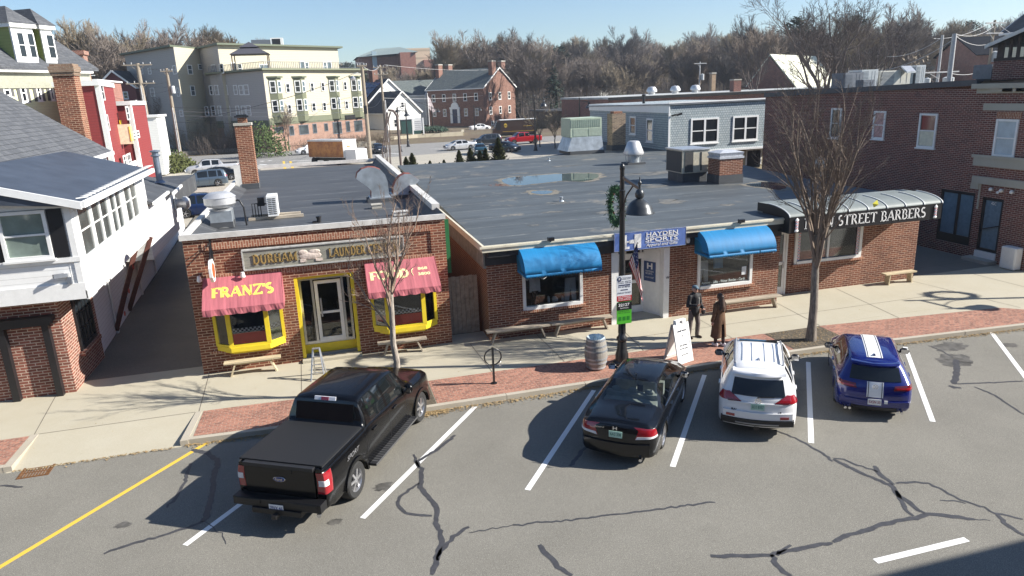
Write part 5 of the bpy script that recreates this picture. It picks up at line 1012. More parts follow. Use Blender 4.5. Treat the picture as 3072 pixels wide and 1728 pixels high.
# white houses
def at(px,Y,z=0): return (xat(px,Y),Y,z)
x,y,_=at(1168,178); H1=gable('white_house','white gabled house with solar panels on its dark roof beside the apartment block',(x-2.6,y+6.5,.8),R(112),14,11,6.2,5.0,M_wh,M_dkroof); 
b=MB()
for i in range(5):
    for j in range(3): 
        p=Vector((-5+2.2*i,5.4-.0-1.55*j,6.45+ (5.0/5.5)*(.1+1.55*j))); b.fbox(p,(2.0,0,0),(0,-1.4,1.4*5.0/5.5),(0,.08,.1))
b.build('solar_panel',mat('solar_blue',(.02,.03,.10),.2,var=0),H1); lwin(H1,'l',[-2.5,2.5],[1.5],L=14,W=11); lwin(H1,'l',[0],[6.6],w=.9,h=1.3,L=14,W=11)
MB().box(-1,-.6,9,1,.9,13.6).build('chimney',brick('house_brick',0,0,0),H1)
x,y,_=at(1206,166); H2=gable('white_cottage','small white gabled cottage with dark roof in front of the solar panel house',(x-2.05,y+5.6,.2),R(110),12,9,4.4,4.4,M_wh,M_dkroof); lwin(H2,'l',[-2,2],[1.0],L=12,W=9); lwin(H2,'l',[0],[5.2],w=.9,h=1.3,L=12,W=9)
x,y,_=at(1245,196); H3=gable('grey_house','pale grey house with two gables between the white houses and the brick house',(x,y,1.0),R(5),15,9,7.2,3.6,siding('pale_grey_siding',(.55,.58,.60),.2,.08),M_slate); x,y,_=at(1272,192); 
b=MB(); b.extr([(1.5,-6,-1),(8.5,-6,-1),(8.5,-6,7),(5,-6,10.8),(1.5,-6,7)],(0,2,0)); b.build('front_gable',siding('pale_grey_siding',0),H3); lwin(H3,'f',[-5,-2.5],[4.6],L=15,W=9)
# campus buildings in the distance
CB=thing('campus_building','large distant red brick building with a green hipped roof above the white houses','building',(0,0,0)); YD=300
x0,x1,x2=xat(1078,YD,190),xat(1195,YD,190),xat(1240,YD,190)
b=MB(); b.box(x0,YD,0,x1,YD+25,23.5); b.box(x1,YD-8,0,x2,YD+22,24.5); b.build('wall',brick('far_brick',(.30,.14,.11),(.33,.16,.12),(.36,.24,.2),.6,.25,.02),CB)
b=MB(); b.add([(x0-1,YD-1,23.5),(x2+1,YD-9,24.5),(x2+1,YD+24,24.5),(x0-1,YD+26,23.5),((x0+x1)/2,YD+8,27),(x1+2,YD+8,27.5)],[(0,1,5,4),(1,2,5),(2,3,4,5),(3,0,4)]); b.build('roof',mat('grey_green_roof',(.22,.27,.26),.7),CB)
b=MB(); b.box(xat(1127,YD),YD-1.5,0,xat(1140,YD),YD-.01,25.5); b.build('entrance_tower',mat('pale_blue_panel',(.35,.45,.5),.5),CB)
CB2=thing('campus_building','distant beige and brick building beyond the dark fir trees','building',(0,0,0)); b=MB(); b.box(xat(1205,350),350,0,xat(1300,350),380,29.5); b.build('wall',siding('beige_panel',(.62,.48,.34),3.5,.25),CB2); b=MB(); b.box(xat(1270,350)+1,346,0,xat(1305,350),349.9,24); b.build('brick_wing',brick('far_brick',0,0,0),CB2)
# ---- apartment block ----
M_ysid=siding('cream_siding',(.52,.475,.355),.28,.07); M_gsid=siding('taupe_and_shade_siding',(.42,.39,.36),.28,.07); M_sage=mat('sage_green_panel',(.155,.165,.105),.6,var=.08); M_dgreen=mat('dark_green_trim',(.11,.13,.085),.6,var=.08); M_abr=brick('apartment_brick',(.30,.17,.125),(.34,.20,.15),(.42,.34,.28),.4,.14,.015)
AP=thing('apartment_block','four storey cream and sage green apartment block with bay windows and a roof terrace','apartment building',(0,0,0))
P=lambda px,Y: Vector((xat(px,Y,300),Y,0))
a0,a1,a2=P(800,124),P(1098,139),P(640,136)
back=P(1098,139)+Vector((-6,22,0)); back2=a2+Vector((-2,20,0))
ZA=13.1
b=MB(); b.prism([tuple(a0)[:2],tuple(a1)[:2],tuple(back)[:2],tuple(back2)[:2],tuple(a2)[:2]],4.6,ZA-.35); b.build('wall',M_ysid,AP)
def skin(A,B,z0,z1,m,off=.05,name='facade'):
    u=(B-A).normalized(); n=Vector((u.y,-u.x,0)); mb=MB(); mb.fbox(A+n*.001+Z_*z0,B-A,n*off,Z_*(z1-z0)); return mb.build(name,m,AP)
b=MB(); b.prism([tuple(a0)[:2],tuple(a1)[:2],tuple(back)[:2],tuple(back2)[:2],tuple(a2)[:2]],-.5,4.6); b.build('ground_floor',M_abr,AP)
skin(a2,a0,4.6,ZA-.4,M_gsid); skin(a0,a1,4.2,5.3,M_sage,.07,'band'); skin(a2,a0,3.8,5.0,M_dgreen,.09,'band')  # darker siding paints the shade onto this left-facing wing
def roofplate(pts,z,name='roof_edge',m=None,over=.9,th=.3):
    c=sum(pts,Vector())/len(pts); q=[p+(p-c).normalized()*over for p in pts]; mb=MB(); mb.prism([tuple(p)[:2] for p in q],z-th,z); return mb.build(name,m or M_sage,AP)
roofplate([a0,a1,back,back2,a2],ZA)
# upper (4th) floor block
c0,c1,c2,c3,c4=P(398,152),P(546,134),P(620,141),P(676,132),P(1028,146.5); cb=c4+Vector((-5,16,0)); cb2=c0+Vector((8,22,0)); ZB=17.6
b=MB(); poly=[c0,c1,c2,c3,c4,cb,cb2]; b.prism([tuple(p)[:2] for p in poly],-.5,ZB-.3); b.build('upper_wall',M_ysid,AP); roofplate(poly,ZB,m=M_dgreen,over=1.0)
skin(c0,c1,-.5,ZB-.35,M_gsid); skin(c2,c3,-.5,ZB-.35,M_gsid)  # same darker siding as painted shade on faces turned from the sun
z=Zs((740,120),4.528)
for r in ((535,590,590,715),(868,580,915,700),(1015,575,1060,695),(1318,565,1362,680),(562,875,612,1000),(890,850,942,970),(1037,845,1085,965),(1340,825,1382,940)): fwin(AP,a0,a1,z(*r),fw=.1,pm=M_pane,proud=.12)
M_lg=mat('sky_blue_glass',(.10,.14,.16),.1,var=.2,scale=.6,spec=.8)
ua=(a1-a0).normalized(); na=Vector((ua.y,-ua.x,0))
for bx0,bx1,rows in ((300,470,((315,585,375,735),(390,585,460,735),(345,875,400,1020),(415,875,485,1020))),(640,795,((655,575,715,715),(725,575,795,715),(688,855,740,995),(755,855,815,995))),(1112,1250,((1125,560,1180,695),(1195,560,1245,695),(1150,830,1200,960),(1220,830,1275,960))),(1412,1545,((1425,550,1470,680),(1490,550,1540,680),(1445,810,1490,940),(1508,810,1560,940)))):
    l=onface(*z(bx0,650,bx1,650)[:2],a0,a1); r=onface(*z(bx0,650,bx1,650)[2:],a0,a1); w_=(r-l).dot(ua); l.z=0
    mb=MB(); pl=[l,l+ua*w_*.42+na*.9,l+ua*w_+na*.25,l+ua*w_]; mb.prism([tuple(p)[:2] for p in [l-na*.1,l,l+ua*w_*.42+na*.75,l+ua*w_+na*.1,l+ua*w_-na*.1]],4.5,11.6); mb.build('bay',M_sage,AP)
    q0,q1,q2=l,l+ua*w_*.42+na*.75,l+ua*w_+na*.1
    mb=MB(); mb.prism([tuple(p)[:2] for p in [q0-ua*.3,q1+na*.3,q2+ua*.3+na*.2,q2-na*.1]],11.6,11.85); mb.build('bay_roof',M_dgreen,AP)
    for zb_,zh in ((9.35,1.95),(6.35,1.95)):
        for s,e in ((q0,q1),(q1,q2)):
            uu=(e-s).normalized(); nn=Vector((uu.y,-uu.x,0)); ll=(e-s).length; window(AP,s+uu*.15+nn*.0+Z_*(zb_-.15),uu,nn,ll-.3,zh,.16,'dh',pm=M_pane if s is q0 else M_lg,sill=False,proud=.06)
for r in ((385,1180,505,1265),(585,1165,650,1300),(720,1150,850,1290),(905,1135,960,1270),(1060,1130,1110,1240),(1180,1110,1300,1280),(1355,1100,1410,1250),(1470,1090,1580,1250)): fwin(AP,a0,a1,z(*r),fw=.1,style='plain',fm=M_grey2,proud=.06,pm=mat('shop_front_glass',(.05,.06,.065),.1,var=.6,scale=.7,spec=.8))
for r,st_ in (((180,330,300,440),'pair'),((730,290,790,410),'plain'),((795,300,850,420),'dh'),((1045,300,1095,415),'dh'),((1100,290,1155,420),'plain')): fwin(AP,c3,c4,z(*r),fw=.13,style=st_,pm=M_lg,proud=.1)
z1=Zs((380,120),4.829)
for r,s_ in (((1530,325,1600,490),'plain'),((1620,340,1680,490),'dh')): fwin(AP,c3,c4,z1(*r),fw=.12,style=s_,proud=.1)
for r in ((1245,350,1305,495),(1360,340,1415,490)): fwin(AP,c2,c3,z1(*r),fw=.12,proud=.1)
for r in ((890,360,960,500),(1040,350,1110,430),(935,660,1000,810)): fwin(AP,c1,c2,z1(*r),fw=.14,proud=.1,pm=M_lg)
for r in ((205,400,250,500),(325,400,370,500),(685,365,735,500),(250,690,300,820),(360,690,420,820),(740,690,780,820),(780,1010,830,1110)): fwin(AP,c0,c1,z1(*r),fw=.12,proud=.1)
for r in ((1215,655,1270,800),(1290,650,1345,800),(1345,650,1400,800),(1410,650,1480,800),(1565,650,1620,795),(1645,650,1705,800),(1715,645,1785,800),(1150,960,1200,1100),(1240,950,1300,1095),(1340,950,1380,1100),(1385,950,1440,1100),(1455,950,1520,1100),(1600,950,1650,1090),(1680,950,1740,1100),(1750,945,1815,1095)): fwin(AP,a2,a0,z1(*r),fw=.12,proud=.12)
# terrace railing
def rail(A,B,z,h=1.0,n=24):
    mb=MB(); 
    for i in range(n+1): p=A.lerp(B,i/n); mb.bar(p+Z_*z,p+Z_*(z+h),.07)
    mb.bar(A+Z_*(z+h),B+Z_*(z+h),.06); mb.bar(A+Z_*(z+.15),B+Z_*(z+.15),.04); mb.build('terrace_railing',M_grey2,AP)
rail(a0+na*.4,a1+na*.4,ZA,1.0,60); rail(a2+Vector((0,-.4,0)),a0+na*.4,ZA,1.0,36)
gz=a0.lerp(a1,.05)-na*4.0; GZ=thing('gazebo','dark two tiered canopy gazebo on the apartment roof terrace','gazebo',(gz.x,gz.y,ZA)); b=MB()
b.add([(-3,-2.6,2.3),(3,-2.6,2.3),(3,2.6,2.3),(-3,2.6,2.3),(-1.1,-1,3.4),(1.1,-1,3.4),(1.1,1,3.4),(-1.1,1,3.4)],[(0,1,5,4),(1,2,6,5),(2,3,7,6),(3,0,4,7),(0,3,2,1)]); b.add([(-1.5,-1.4,3.4),(1.5,-1.4,3.4),(1.5,1.4,3.4),(-1.5,1.4,3.4),(0,0,4.3)],[(0,1,4),(1,2,4),(2,3,4),(3,0,4),(0,3,2,1)]); b.build('canopy',mat('charcoal_canvas',(.06,.06,.075),.8),GZ)
for sx in (-1,1):
    for sy in (-1,1): MB().box(sx*2.7-.08,sy*2.3-.08,0,sx*2.7+.08,sy*2.3+.08,2.35).build('post',M_brickL if False else mat('brown_post',(.12,.08,.05),.6),GZ)
HP=P(816,146); RU=thing('rooftop_unit','dark and white heat pump box on the apartment block roof','air conditioner',(HP.x,150,ZB)); MB().box(-2.6,-1,0,.8,1,1.7).build('cabinet',M_grey2,RU); MB().box(.9,-1,0,3.2,1,2.0).build('white_cabinet',M_white,RU); MB().box(1.2,-1.03,.3,2.7,-1.001,1.8).build('grille',M_black,RU)
text('GALLERY',onface(*z(1338,1062,0,0)[:2],a0,a1)+na*.12,ua,Z_,4.2,.5,M_white,AP,'shop_lettering',thick=.02) if False else None
b=MB(); p=onface(*z(1335,1080,0,0)[:2],a0,a1); b.fbox(p+na*.1,ua*4.3,na*.1,Z_*.75); b.build('shop_fascia',M_black,AP)
# ---- far left green house with dormers ----
dirg=Vector((math.sin(R(30.5)),math.cos(R(30.5)),0)); ng=Vector((dirg.y,-dirg.x,0)); P1=Vector((-17.0,66,0)); P0=P1-dirg*26
GH=thing('green_house','pale green clapboard house with grey mansard roof and white fronted dormers at the upper left','house',(0,0,0))
M_pg=siding('pale_green_clapboard',(.66,.68,.44),.2,.06); M_og=siding('olive_clapboard',(.27,.31,.10),.22,.1)
b=MB(); b.fbox(P0,P1-P0,-ng*14,Z_*9.65); b.build('wall',M_pg,GH)
b=MB(); b.fbox(P0+ng*.001+Z_*9.55,P1-P0,ng*.12,Z_*1.1); b.build('frieze',mat('taupe_frieze',(.33,.33,.26),.6),GH); b=MB(); b.fbox(P0+ng*.0+Z_*10.65,P1-P0,ng*.5,Z_*.18); b.build('eave_trim',M_white,GH)
b=MB(); E0=P0+ng*.55+Z_*11.02; E1=P1+ng*.55+dirg*.5+Z_*11.02; slab(b,[E0,E1,E1-ng*3.6-dirg*1.2+Z_*3.0,E0-ng*3.6+Z_*3.0],.2); slab(b,[E1,E1-ng*14,E1-ng*11-dirg*2+Z_*3,E1-ng*3.6-dirg*1.2+Z_*3],.2); slab(b,[E0-ng*3.6+Z_*3.0,E1-ng*3.6-dirg*1.2+Z_*3.0,E1-ng*8-dirg*5+Z_*4.6,E0-ng*8+Z_*4.6],.2); b.build('roof',M_shing,GH)
def gface(px,py): return onface(px,py,P0,P1)
for px in (47,17+0):
    pass
for xa,xb in ((-3,22),(58,85),(106,128),(146,166)):
    bl=gface(xa,242); br=gface(xb,242)
for (cx,w_,z0,h_) in ((10,.62,0,0),):
    pass
def gwin(pxl,pxr,pyt,pyb):
    l=gface(pxl,(pyt+pyb)/2); r=gface(pxr,(pyt+pyb)/2); zt=gface((pxl+pxr)/2,pyt).z; zb_=gface((pxl+pxr)/2,pyb).z; w_=(r-l).dot(dirg); o=l.copy(); o.z=zb_
    window(GH,o,dirg,ng,w_,zt-zb_,.13,'dh',shutters=(.22,mat('grey_shutter',(.10,.10,.10),.6)),proud=.06)
gwin(8,30,250,290); gwin(60,79,250,308); gwin(108,123,250,304); gwin(148,161,250,302)
def dormer(s,wd,dp,two):
    o=P1-dirg*s+ng*.1+Z_*11.2; b=MB(); b.fbox(o-ng*dp,dirg*wd,ng*dp*.98,Z_*2.55); b.build('dormer_wall',M_og,GH)
    b=MB(); b.fbox(o-ng*.1,dirg*wd,ng*.14,Z_*2.55); b.fbox(o+dirg*-.2-ng*dp+Z_*2.55,dirg*(wd+.4),ng*(dp+.25),Z_*.28); b.build('dormer_front',M_white,GH)
    a=o+dirg*-.3+ng*.3+Z_*2.83; q=[a,a+dirg*(wd+.6),a+dirg*(wd+.6)-ng*(dp+.4),a-ng*(dp+.4)]; r1=a+dirg*(wd+.6)/2-ng*1.3+Z_*1.25; r2=r1-ng*(dp); b=MB(); b.add(q+[r1,r2],[(0,1,4),(1,2,5,4),(2,3,5),(3,0,4,5)]); b.build('dormer_roof',M_shing,GH)
    for k in range(2 if two else 1): window(GH,o+dirg*(.3+k*wd*.47)+ng*.045+Z_*.45,dirg,ng,.62 if two else .7,1.8,.09,'dh',sill=False,proud=.05)
sd_=lambda px:(P1-gface(px,150)).dot(dirg)
dormer(sd_(40)+.0,1.75,3.4,True); dormer(sd_(128),.95,3.4,False)
# ---- red clapboard buildings ----
M_redc=siding('red_clapboard',(.25,.035,.035),.2,.09)
def redblock(name,lab,px0,px1,px2,Y,Y2,zt,base,w2=9):
    t=thing(name,lab,'building',(0,0,0)); a=Vector((xat(px0,Y,300),Y,0)); c=Vector((xat(px1,Y,300),Y,0)); d=Vector((xat(px2,Y2,300),Y2,0)); e=a+(d-c)
    b=MB(); b.prism([tuple(q)[:2] for q in (a,c,d,e)],base,zt-.3); b.build('wall',M_redc,t); mb=MB(); cc=(a+c+d+e)/4; mb.prism([tuple(q+(q-cc).normalized()*.25)[:2] for q in (a,c,d,e)],zt-.35,zt); mb.prism([(c.x-.25,c.y-.06),(c.x+.08,c.y-.06),(c.x+.08,c.y+.3),(c.x-.25,c.y+.3)],base,zt-.35); mb.build('white_trim',M_white,t); return t,a,c,d
RB1,ra,rc_,rd=redblock('red_building','nearer tall red clapboard building with white corner board behind the big chimney',170,303,346,60,67.5,9.9,-.1)
z6=Zs((0,60),4.026)
for r in ((1235,770,1270,970),(1302,1140,1330,1340)): fwin(RB1,rc_,rd,z6(*r),fw=.1,proud=.05)
RB2,ra2,rc2,rd2=redblock('red_building','further red clapboard building with yellow vertical banners and shop front',250,387,432,69,77,8.45,-.1)
fwin(RB2,rc2,rd2,z6(1540,1040,1570,1210),fw=.1,proud=.05); fwin(RB2,rc2,rd2,z6(1615,1335,1690,1440),fw=.12,mun=(4,2),proud=.05)
b=MB(); yl=Vector((rc_.x,rc_.y,0)); LE=thing('red_shop_annexe','low red shop annexe with white fascia between the two red buildings','building',(0,0,0))
A2_=Vector((xat(352,62,430),62,0)); B2_=Vector((xat(424,75,430),75,0)); u2=(B2_-A2_).normalized(); n2=Vector((u2.y,-u2.x,0)); b.fbox(A2_-Z_*.1,B2_-A2_,-n2*3.5,Z_*3.4); b.build('wall',M_redc,LE); b=MB(); b.fbox(A2_+Z_*3.3+n2*.1,B2_-A2_,-n2*3.7,Z_*.1); b.build('roof',M_roofA,LE); b=MB(); b.fbox(A2_+Z_*3.0+n2*.001,B2_-A2_,n2*.12,Z_*.45); b.build('fascia',M_white,LE)
z7=Zs((320,380),4.026)
for r in ((215,335,245,480),(265,310,310,500),(350,280,425,420)): fwin(LE,A2_,B2_,z7(*r),fw=.12,proud=.05)
for i,(r,lab) in enumerate((((1372,1220,1445,1449+40),'long yellow vertical banner on the corner of the nearer red building'),((1550,1285,1605,1449+20),'yellow vertical banner on the further red building'))):
    F_=(rc_,rd) if i==0 else (rc2,rd2); x0,y0,x1,y1=z6(*r); p=onface(x0,(y0+y1)/2,*F_); q=onface(x1,(y0+y1)/2,*F_); uu=(F_[1]-F_[0]).normalized(); nn=Vector((uu.y,-uu.x,0)); zt=onface(x0,y0,*F_).z; zb_=onface(x0,y1,*F_).z; w_=.9
    if i==0: p=rd-uu*.8
    t=thing('banner',lab,'banner',(p.x,p.y,zb_)); MB().fbox(nn*.1,uu*w_,nn*.06,Z_*(zt-zb_)).build('panel',mat('yellow_banner',(.85,.62,.02),.5),t)
    k=5; s=MB(); [s.fbox(nn*.165+uu*.15+Z_*((zt-zb_)*(j+.25)/k),uu*.25,nn*.01,Z_*((zt-zb_)/k*.45)) for j in range(k)]; s.build('marks',mat('orange_marks',(.7,.3,.02),.5),t)
p=onface(*z7(215,190,0,0)[:2],rc2,rd2); p=P2Y(378,436,66); t=thing('sign_panel','white and orange square sign standing on the annexe roof','sign',(p.x,66,p.z)); MB().box(-.5,-.05,.1,.6,.05,1.7).build('panel',mat('cream_panel',(.8,.72,.5),.5,var=.2,scale=4),t)
# grey roofed houses behind red buildings
x,y,_=at(372,150); g1=gable('grey_roof_house','low house with weathered grey and tan roof behind the red buildings',(x,y,0),R(15),9,9,9.0,2.6,M_gsid,mat('weathered_roof',(.20,.19,.17),.9,var=.35,scale=.4))
x,y,_=at(330,104); x-=4.4; g2=thing('brick_rooftop','flat brick building with white rooftop railing behind the red building','building',(x,y,0)); MB().box(-6,-4,0,4.2,8,11.2).build('wall',brick('far_brick',0,0,0),g2); b=MB(); b.box(-6.2,-4.2,11.2,4.4,8.2,11.4)
for i in range(7): b.box(-3+1.1*i,-4,11.4,-2.9+1.1*i,-3.9,12.4)
b.box(-3,-4,12.3,4.2,-3.9,12.4).box(-3,-4,11.8,4.2,-3.9,11.88); b.build('railing',M_white,g2); MB().box(-5.8,-3,11.4,-3.6,1,13.2).build('penthouse',M_white,g2); MB().box(-5.2,-3.05,11.9,-4.2,-3.001,12.9).build('window',M_pane,g2)
x,y,_=at(255,84); C6=thing('chimney','second brick chimney standing between the big chimney and the red building','chimney',(x,y,8)); MB().box(-.8,-.7,0,.8,.7,5.2).build('stack',M_brickL,C6); MB().box(-.95,-.85,5.2,.95,.85,5.6).build('crown',M_brickL,C6)
x,y,_=at(392,150); g3=gable('maroon_house','small maroon gabled house behind the utility pole crossarm',(x,y,2),R(75),9,7,9.5,2.8,siding('maroon_siding',(.15,.035,.035),.25,.08),M_dkroof); lwin(g3,'l',[-1.6,1.6],[4.8,7.4],w=.9,h=1.3,L=9,W=7)
x,y,_=at(415,95); g4=thing('white_shed','white flat roofed shed behind the wooden utility pole','shed',(x,y,0)); b=MB(); b.box(-2.5,-2,0,2,3,6.7); b.build('wall',M_wh,g4); MB().box(-2.7,-2.2,6.7,2.2,3.2,6.95).build('roof',M_white,g4)
# barn with pale roof, top right
WB=thing('barn','large barn with bright pale metal roof and dark brick gable behind the street tree','barn',(0,0,0))
D=112; k_=D/FPX/.93
g0=P2Y(2235,262,D+4); g1_=P2Y(2388,268,D-4); ap_=P2Y(2307,168,D); rg=P2Y(2447,166,D+16); fe=P2Y(2515,262,D+10)
b=MB(); b.add([(g0.x,g0.y,-1),(g1_.x,g1_.y,-1),(g1_.x,g1_.y,g1_.z),(ap_.x,ap_.y,ap_.z),(g0.x,g0.y,g0.z),(fe.x,fe.y,-1),(fe.x,fe.y,g1_.z)],[(0,1,2,3,4),(1,5,6,2)]); b.build('wall',M_bd,WB)
b=MB(); slab(b,[(g1_.x,g1_.y-.3,g1_.z+.2),(fe.x,fe.y,g1_.z+.2),(rg.x,rg.y,ap_.z+.3),(ap_.x,ap_.y-.3,ap_.z+.3)],.25); slab(b,[(rg.x,rg.y,ap_.z+.3),(g0.x+12,g0.y+18,g0.z+.2),(g0.x,g0.y-.3,g0.z+.2),(ap_.x,ap_.y-.3,ap_.z+.3)],.25); b.build('roof',mat('pale_metal_roof',(.66,.66,.52),.6,var=.08,scale=.6),WB)
x,y,_=at(2985,92); g5=gable('dark_roof_house','brick house with a dark hipped roof and white soffit beyond the utility pole',(x,y,0),R(-10),15,9,10.6,2.6,M_bd,mat('black_roof',(.012,.014,.02),1,spec=.05),trim=False); lwin(g5,'f',[-3,-.5],[8.2],w=1,h=1.5,L=15,W=9)
x,y,_=at(3075,60); g6=gable('cream_house','cream clapboard house with dark roof at the top right corner',(x+6.5,y,0),R(80),12,8,12.2,3,siding('cream_clapboard',(.7,.66,.5),.2,.07),M_dkroof)
x,y,_=at(1660,150); g7=thing('low_shop','low dark brown building beside the dark spruce tree','building',(x+6,y,0)); MB().box(-9,-4,-.2,12,6,3.6).build('wall',mat('dark_brown_wall',(.10,.075,.06),.8),g7); MB().box(-9.5,-5,3.6,12.5,6.5,3.9).build('roof',M_roofA,g7); MB().box(4,-4.05,.8,5.4,-4.01,2.6).build('window',M_lg,g7)
x,y,_=at(1812,190); g8=gable('white_cottage','distant white cottage glimpsed through the bare woods',(x,y,5.2),R(15),9,7,3.6,3,M_wh,M_dkroof)
# ================= VEHICLES =================
def carpaint(name,c,metal=.0,rough=.25,coat=1.0):
    if name in MATS: return MATS[name]
    m,t,b=_nt(name); MATS[name]=m; b.inputs['Base Color'].default_value=rgb(c); b.inputs['Metallic'].default_value=metal; b.inputs['Roughness'].default_value=rough
    b.inputs['Coat Weight'].default_value=coat; b.inputs['Coat Roughness'].default_value=.02; return m
M_tyre=mat('tyre_rubber',(.022,.022,.022),.8,var=.2,scale=20); M_rim=mat('alloy_rim',(.55,.55,.56),.3,.8,var=.05); M_plast=mat('black_plastic',(.018,.018,.02),.55,var=.15)
M_carglass=mat('tinted_car_glass',(.008,.010,.011),.03,var=0,spec=.7); M_tail=mat('tail_lamp_red',(.30,.010,.018),.12,var=.15,scale=18,coat=1); M_lens=mat('clear_lens',(.7,.7,.72),.15,var=.1); M_chrome=mat('chrome',(.7,.7,.72),.08,1,var=0)
M_taild=mat('dark_red_lamp',(.12,.008,.015),.1,var=.2,scale=20,coat=1)
def curve(pts):
    xs=np.array([p[0] for p in pts],float); ys=np.array([p[1] for p in pts],float); h=np.diff(xs); dl=np.diff(ys)/h; m=np.zeros(len(xs)); m[0]=dl[0]; m[-1]=dl[-1]
    for i in range(1,len(xs)-1): m[i]=0 if dl[i-1]*dl[i]<=0 else (2*dl[i-1]*dl[i]/(dl[i-1]+dl[i]))
    def f(x):
        x=min(max(x,xs[0]),xs[-1]); i=min(len(xs)-2,max(0,int(np.searchsorted(xs,x))-1)); t=(x-xs[i])/h[i]
        return float((2*t**3-3*t**2+1)*ys[i]+(t**3-2*t**2+t)*h[i]*m[i]+(-2*t**3+3*t**2)*ys[i+1]+(t**3-t**2)*h[i]*m[i+1])
    return f
class Car:
    def __init__(s,name,label,paint,L,W,top,belt,tw,axles,r,zb,lean=None,leanL=.8,drop=.06,rearz=None,lowres=False,bulge=.07,frontb=.12,group=None,halfw=None,flare=0,roofm=None):
        s.t=thing(name,label,'pickup truck' if 'pickup' in name else ('van' if 'van' in name or 'delivery' in name else 'car')); s.L=L;s.W=W;s.paint=paint;s.ax=axles;s.r=r
        s.top,s.belt,s.tw=curve(top),curve(belt),curve(tw); s.zb=zb; s.lean=curve(lean) if lean else (lambda z:0); s.leanL=leanL; s.drop=drop; s.bulge=bulge; s.fb=frontb
        s.hw=curve(halfw or [(0,.84),(.06,.91),(.18,.965),(.45,.99),(1.0,1),(L-1.3,1),(L-.6,.97),(L-.25,.9),(L-.08,.8),(L,.7)]); s.low=lowres; s.flare=flare
    def sec(s,x):
        hw=s.W/2*s.hw(x); zb=s.zb+ (.0 if .25<x<s.L-.25 else .05); zs=s.belt(x); zt=s.top(x); dr=s.drop; tw=min(s.tw(x),hw*.985)
        zr=zt-dr; zs=min(zs,zr-.004); za=zb; Ra=s.r+.055
        for a in s.ax:
            d=abs(x-a)
            if d<Ra: za=max(za,s.r+math.sqrt(Ra*Ra-d*d)-.01)
        P=[(0,zb),(hw-.27,zb),(hw-.27,max(za,zb)),(hw*.955,max(za,zb)),(hw*.99,max(za+.01,zb+.07)),(hw,max(za+.03,zb+(zs-zb)*.45)),(hw*.998,max(za+.05,zb+(zs-zb)*.70)),(hw*.975,max(za+.06,zs-.05)),(hw*.95,zs)]
        b0=(hw*.945,zs+.003); e=(tw,zr)
        for f in (.0,.33,.66,.93): 
            y=b0[0]+(e[0]-b0[0])*f+ .025*math.sin(PI*f)*min(1,(zr-zs)*3); z=b0[1]+(e[1]-b0[1])*f; P.append((y,z))
        P+=[(tw,zr),(tw*.93,zt-dr*.45),(tw*.6,zt-dr*.12),(0,zt)]
        return P
    ROWS=17
    def sh(s,x,z):
        o=s.lean(z)*max(0,1-x/s.leanL) if x<s.leanL else 0
        return x+o
    def build(s,glass=(),paint2=None,nst=70):
        extra=[a+e for a in s.ax for e in (-s.r-.056,-s.r-.054,s.r+.054,s.r+.056)]+[0,.02,.06,.12,.2,.3]+[g[1] for g in glass if g[0]!='cap']+[g[2] for g in glass if g[0]!='cap']+[s.L-.02,s.L-.06,s.L-.12,s.L-.2]+list(getattr(s,'xtra',[]))
        xs=sorted(set([round(x,4) for x in list(np.linspace(0,s.L,26 if s.low else nst))+extra]))
        S=[s.sec(x) for x in xs]; n=s.ROWS; s.xs=xs
        body=MB(); gl={}
        def V(i,j,sg): y,z=S[i][j]; return (s.sh(xs[i],z),sg*y,z)
        for i in range(len(xs)-1):
            xm=(xs[i]+xs[i+1])/2
            for j in range(n-1):
                tgt=body
                for g in glass:
                    if g[0]!='cap' and g[1]-1e-4<=xm<=g[2]+1e-4 and g[3]<=j<g[4]: tgt=gl.setdefault(g[0],MB())
                for sg in (-1,1):
                    q=[V(i,j,sg),V(i+1,j,sg),V(i+1,j+1,sg),V(i,j+1,sg)]
                    if sg<0: q=q
                    else: q=q[::-1]
                    tgt.quad(*q)
        # caps
        nc=9
        for end,i in ((0,0),(1,len(xs)-1)):
            x=xs[i]; rows=[]
            for j in range(n):
                y,z=S[i][j]; row=[]
                for k in range(nc):
                    t=-1+2*k/(nc-1); bl=(s.bulge if end==0 else -s.fb)*(1-t*t); zz=z+ (S[i][n-1][1]-S[i][n-2][1] if False else 0)
                    row.append((s.sh(x,z)-bl,t*y,z))
                rows.append(row)
            for j in range(n-1):
                for k in range(nc-1):
                    q=[rows[j][k],rows[j][k+1],rows[j+1][k+1],rows[j+1][k]]
                    body.quad(*(q[::-1] if end==0 else q))
        bo=body.build('body',s.paint,s.t,smooth=38,weld=True)
        nm={'ws':'windshield','rw':'rear_window'}
        for k,m in gl.items():
            for part in ((m,) if k[:2] in nm else tuple(s.half(m,sg) for sg in (1,-1))): part.build(nm.get(k[:2],'side_window'),s.glassm if hasattr(s,'glassm') else M_carglass,s.t,smooth=30,weld=True)
        # underbody and wheels
        u=MB(); u.box(.3,-s.W/2+.3,s.zb-.02,s.L-.3,s.W/2-.3,s.zb+.35)
        u.build('underbody',M_plast,s.t)
        return bo
    def half(s,m,sg):
        q=MB(); [q.quad(*[m.v[i] for i in f]) for f in m.f if sum(m.v[i][1] for i in f)*sg>0]; return q
    def yof(s,x,z):
        P=s.sec(x)[3:]; return float(np.interp(z,[p[1] for p in P],[p[0] for p in P]))
    def wrap(s,d,z,off=.0):   # d<0: metres in from the rear corner across the back, d>=0: along the side
        y0=s.yof(0,z)
        if d<0: y=y0+d; t=y/y0; return Vector((s.sh(0,z)-s.bulge*(1-t*t)-off,y,z))
        x=d; y=s.yof(x,z); k=min(1,x/.25+.3); return Vector((s.sh(x,z)-off*(1-k),y+off*k,z))
